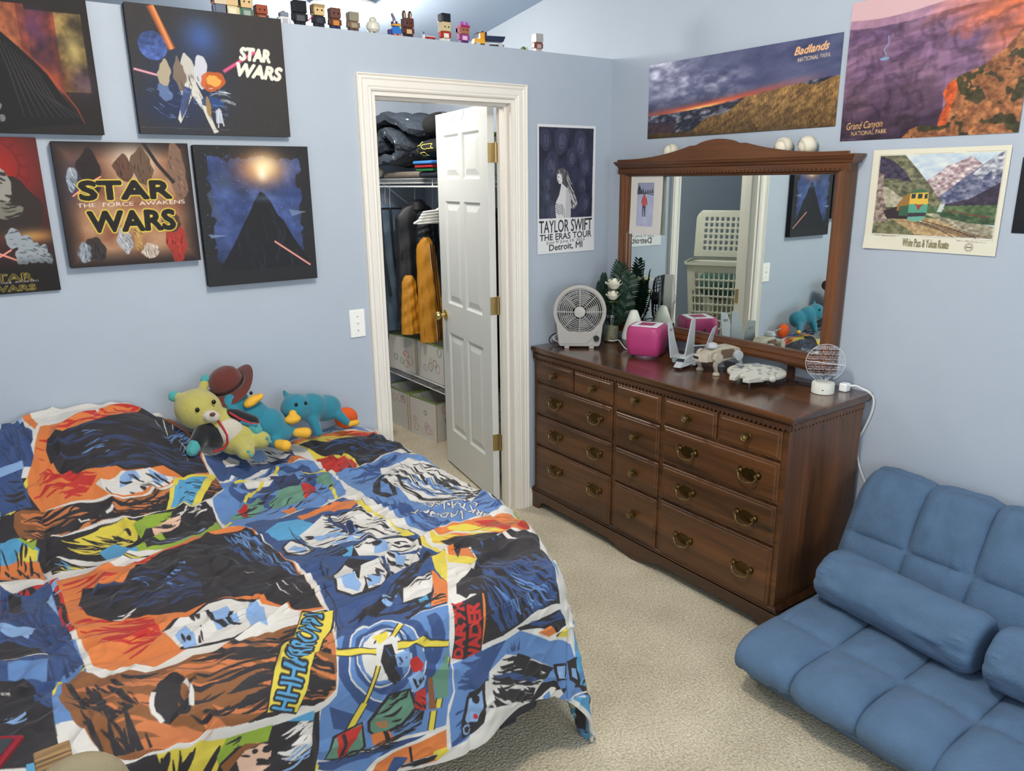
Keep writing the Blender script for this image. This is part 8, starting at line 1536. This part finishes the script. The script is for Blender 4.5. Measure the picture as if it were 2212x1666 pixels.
# bedding on the high shelf
def comforter():
    m=bpy.data.materials.new('speckled_comforter'); m.use_nodes=True; nt=m.node_tree; b=nt.nodes['Principled BSDF']; L=nt.links; tc=nt.nodes.new('ShaderNodeTexCoord')
    v=nt.nodes.new('ShaderNodeTexVoronoi'); v.inputs['Scale'].default_value=13; L.new(tc.outputs['Object'],v.inputs['Vector']); r=nt.nodes.new('ShaderNodeValToRGB'); r.color_ramp.elements[0].position=.10; r.color_ramp.elements[0].color=(.62,.66,.66,1); r.color_ramp.elements[1].position=.13; r.color_ramp.elements[1].color=lin((60,68,78))+[1]
    L.new(v.outputs['Distance'],r.inputs[0]); L.new(r.outputs[0],b.inputs['Base Color']); b.inputs['Roughness'].default_value=.7
    n=nt.nodes.new('ShaderNodeTexNoise'); n.inputs['Scale'].default_value=14; n.inputs['Distortion'].default_value=.4; L.new(tc.outputs['Object'],n.inputs['Vector']); bp=nt.nodes.new('ShaderNodeBump'); bp.inputs['Strength'].default_value=.5; bp.inputs['Distance'].default_value=.04; L.new(n.outputs['Fac'],bp.inputs['Height']); L.new(bp.outputs['Normal'],b.inputs['Normal']); return m
def roll(name,label,cat,m,x0,x1,y0,y1,zb,H,turns,seed,group=None,th=.05):
    """a cloth folded over itself: spiral section extruded along x with ruffles"""
    rg=random.Random(seed); R=[]; cy,cz=(y0+y1)/2,zb+H/2; N=110; pts=[]
    for i in range(N+1):
        t=i/N; a=PI*.1+2*PI*turns*t; k=1-.80*t; pts.append((cy+(y1-y0)/2*k*math.cos(a)*-1+.06*t*(y1-y0),cz+H/2*k*math.sin(a)))
    mb=MB(); rings=[]; nx=16
    for j in range(nx+1):
        q=j/nx; x=x0+(x1-x0)*q; e=.93+.07*math.sin(PI*q)**.3; rr=[]
        for i,(y,z) in enumerate(pts):
            w=.010*math.sin(i*.5+q*9+seed)+.006*math.sin(i*1.3-q*14); rr.append((x+.020*math.sin(i*.21+seed)*(1-q),cy+(y-cy)*e+w*.6,max(zb+th*.45,cz+(z-cz)*e+w)))
        rings.append(rr)
    mb.loft(rings,closed=False); o=mb.build(name,m,None,angle=80,solid=th*.85); md=o.modifiers.new('bevel','BEVEL'); md.width=th*.3; md.segments=3; md.limit_method='ANGLE'; return tag(o,label,cat,group)
roll('rolled_comforter','thick dark grey comforter with pale flecks rolled on the high closet shelf','bedding',comforter(),-.50,-.06,1.22,1.90,1.745,.345,1.6,2,th=.055)
blkb=mat('black_blanket',(18,18,20),.85,bump=.4,bscale=24)
tag(MB().ell((-.36,1.06,2.0),(.13,.095,.075),28,18).build('folded_blanket',mat('black_fleece',(16,17,20),.9,bump=.5,bscale=30),remesh=.012,smooth=3),'black fleece bundle on top of the bedding, beside the door top','bedding')
tag(MB().box(-.47,-.17,.975,1.18,1.703,1.7375).build('folded_blanket',mat('navy_fleece',(34,36,48),.9,bump=.5,bscale=30),bevel=.015,seg=4),'navy fleece at the very bottom of the bright stack on the high shelf','bedding')
e=thing('patterned_blanket','black blanket with yellow loops stacked under the fleece bundle','bedding',(-.34,1.08,1.86)); MB().ell((-.34,1.075,1.866),(.175,.130,.065),32,16).build('blanket_body',blkb,e,world=True)
def surf_loop(c,r,cy0,cz0,ra,rb,n=22):
    o=[]
    for i in range(n):
        a=2*PI*i/n; u,v=cy0+ra*math.cos(a)*(1+.3*math.sin(3*a+ra*90)),cz0+rb*math.sin(a+.5*math.cos(2*a)); d=max(.02,1-(u/r[1])**2-(v/r[2])**2); o.append((c[0]-r[0]*math.sqrt(d)-.001,c[1]+u,c[2]+v))
    return o
for a,b,ra,rb in ((.03,.028,.032,.012),(-.055,.012,.030,.016),(.085,-.008,.018,.014),(-.02,-.030,.024,.010)): MB().tube(surf_loop((-.34,1.075,1.865),(.175,.130,.065),a,b,ra,rb),.0022,6,closed=True).build('yellow_loop',mat('yellow_thread',(206,196,92),.7),e,world=True)
for i,(c,dz,nm) in enumerate((((54,120,190),.0165,'blue'),((178,34,40),-.004,'red'),((20,110,62),-.0245,'green'))):
    MB().box(-.50+.01*i,-.17,.965+.01*i,1.19,1.7725+dz-.0095,1.7725+dz+.0095).build('fold_layer',mat('blanket_'+nm,c,.8,bump=.4,bscale=20),None,bevel=.008,seg=4)
    tag([o for o in bpy.data.objects if o.name.startswith('fold_layer')][-1],'thin %s blanket folded in the bright stack under the black one'%nm,'bedding'); [o for o in bpy.data.objects if o.name.startswith('fold_layer')][-1].name='folded_blanket'
tag(MB().box(-.44,-.05,1.22,1.72,1.703,1.742).build('folded_blanket',mat('taupe_quilt',(120,110,98),.9,bump=.5,bscale=30),bevel=.018,seg=4),'taupe quilt lying flat under the rolled comforter','bedding')
tag(MB().ell((-.44,1.815,1.745),(.05,.085,.038)).build('folded_pillow',mat('cream_cotton',(214,208,188),.85),remesh=.01,smooth=2),'cream pillow end poking out at the left under the comforter','pillow')
e=thing('shelf_tub','grey tub with a green rim on the high shelf behind the door','box',(-.2,.80,1.7)); MB().box(-.36,-.06,.66,.93,1.703,1.925).build('tub_body',mat('tub_grey',(150,156,150),.6),e,world=True,bevel=.01); MB().box(-.37,-.05,.65,.94,1.925,1.942).build('tub_rim',rimg,e,world=True,bevel=.003)
# laundry hamper, seen in the mirror
hp=thing('laundry_hamper','pale beige open laundry hamper with a raised perforated lid, seen in the mirror','hamper',(-1.86,.70,.47),math.radians(60)); hpm=mat('hamper_plastic',(196,194,176),.45)
def rrect(w,d,r,n=10):
    p=[]
    for cx,cy,a0 in ((w/2-r,d/2-r,0),(-w/2+r,d/2-r,90),(-w/2+r,-d/2+r,180),(w/2-r,-d/2+r,270)):
        for i in range(n+1): a=math.radians(a0+90*i/n); p.append((cx+r*math.cos(a),cy+r*math.sin(a)))
    return p
def perim(w,d,r,N):
    p=rrect(w,d,r); p.append(p[0]); P=np.array(p); L=np.concatenate([[0],np.cumsum(np.hypot(*(P[1:]-P[:-1]).T))]); t=np.linspace(0,L[-1],N+1)[:-1]; return np.stack([np.interp(t,L,P[:,0]),np.interp(t,L,P[:,1])],-1)
N=120; rows_=41; H_=.60; vs=[]; fs=[]
for j in range(rows_):
    q=j/(rows_-1); P=perim(.36+.08*q,.27+.06*q,.05,N)
    for x,y in P: vs.append((x,y,.004+H_*q))
for j in range(rows_-1):
    for i in range(N):
        a=vs[j*N+i]; front=a[1]<-.10 and abs(a[0])<.15; 
        hole=front and 4<=j<=35 and (j%4 in(1,2,3)) and (i%3!=0)
        if not hole: fs.append((j*N+i,j*N+(i+1)%N,(j+1)*N+(i+1)%N,(j+1)*N+i))
mb=MB(); mb.add(vs,fs); mb.build('hamper_body',hpm,hp,solid=.003)
P0=perim(.455,.345,.06,N); P1=perim(.475,.365,.065,N); mb=MB(); mb.loft([[(x,y,.600) for x,y in P0],[(x,y,.600) for x,y in P1],[(x,y,.618) for x,y in P1],[(x,y,.618) for x,y in P0]],cap=False); mb.build('hamper_rim',hpm,hp,solid=.002)
MB().box(-.17,.17,-.12,.12,.003,.006).build('hamper_floor',hpm,hp); 
# lid: perforated panel standing up from the back edge
vs=[];fs=[];nx_,nz_=46,40
for j in range(nz_+1):
    for i in range(nx_+1):
        u,v=i/nx_-.5,j/nz_; wv=.46*(1-.0*v); x=u*wv; 
        if v>.8: x*=math.sqrt(max(0,1-((v-.8)/.2)**2*.35))
        vs.append((x,.185+.05*v-.012*(1-(2*u)**2),.625+.35*v))
for j in range(nz_):
    for i in range(nx_):
        hole=(5<=j<=34 and 5<=i<=40 and j%5 in(1,2,3) and i%4 in(1,2)); 
        if not hole: a=j*(nx_+1)+i; fs.append((a,a+1,a+nx_+2,a+nx_+1))
MB().add(vs,fs).build('hamper_lid',hpm,hp,solid=.005)
tag(MB().ell((-1.86,.70,.92),(.15,.11,.13),24,14,Matrix.Rotation(math.radians(60),3,'Z')).build('laundry_bundle',mat('laundry_mix',(70,110,104),.9,bump=.8,bscale=12,var=.7,vscale=12),remesh=.014,smooth=2),'bundle of dark and green laundry inside the open hamper','clothing')
tag(MB().box(-2.10,-1.62,.46,.96,0,.468).build('storage_cube',mat('white_laminate',(220,218,212),.5),bevel=.006),'low white cube under the laundry hamper, hidden in the closet','cabinet')
# ================================================================== near left corner
gw=wood('grained_pine',(70,50,30),(160,126,80),.6,0,0,9.0); ch=thing('wooden_stand','wooden posts and cream padding of a stand cut by the bottom left frame corner','stand',(-2.80,-2.03,0))
MB().box(-2.797,-2.757,-2.030,-1.990,0,1.0).build('post',gw,ch,world=True,bevel=.002)
MB().box(-2.862,-2.822,-2.045,-2.005,0,.985).build('post',gw,ch,world=True,bevel=.002); MB().box(-3.05,-3.01,-1.98,-1.94,0,.985).build('post',gw,ch,world=True,bevel=.002)
MB().box(-3.05,-2.757,-2.03,-2.00,.40,.45).build('stretcher',gw,ch,world=True)
MB().ell((-2.760,-2.085,.982),(.058,.034,.058),32,20).box(-2.80,-2.70,-2.10,-2.07,.60,.98).build('padding',mat('cream_pad',(132,120,94),.9,bump=.3,bscale=200),ch,world=True,remesh=.006,smooth=8)
tb=thing('tablet','grey screened tablet in a dark red case lying at the bottom left frame corner','tablet',(-2.803,-1.935,.9855),rot=(0,0,math.radians(-32)))
MB().box(-.20,0,-.26,0,0,.008).build('tablet_case',mat('red_case',(126,22,36),.4),tb,bevel=.003); MB().box(-.194,-.008,-.252,-.008,.0081,.0088).build('tablet_screen',mat('dark_screen',(52,56,58),.25),tb)
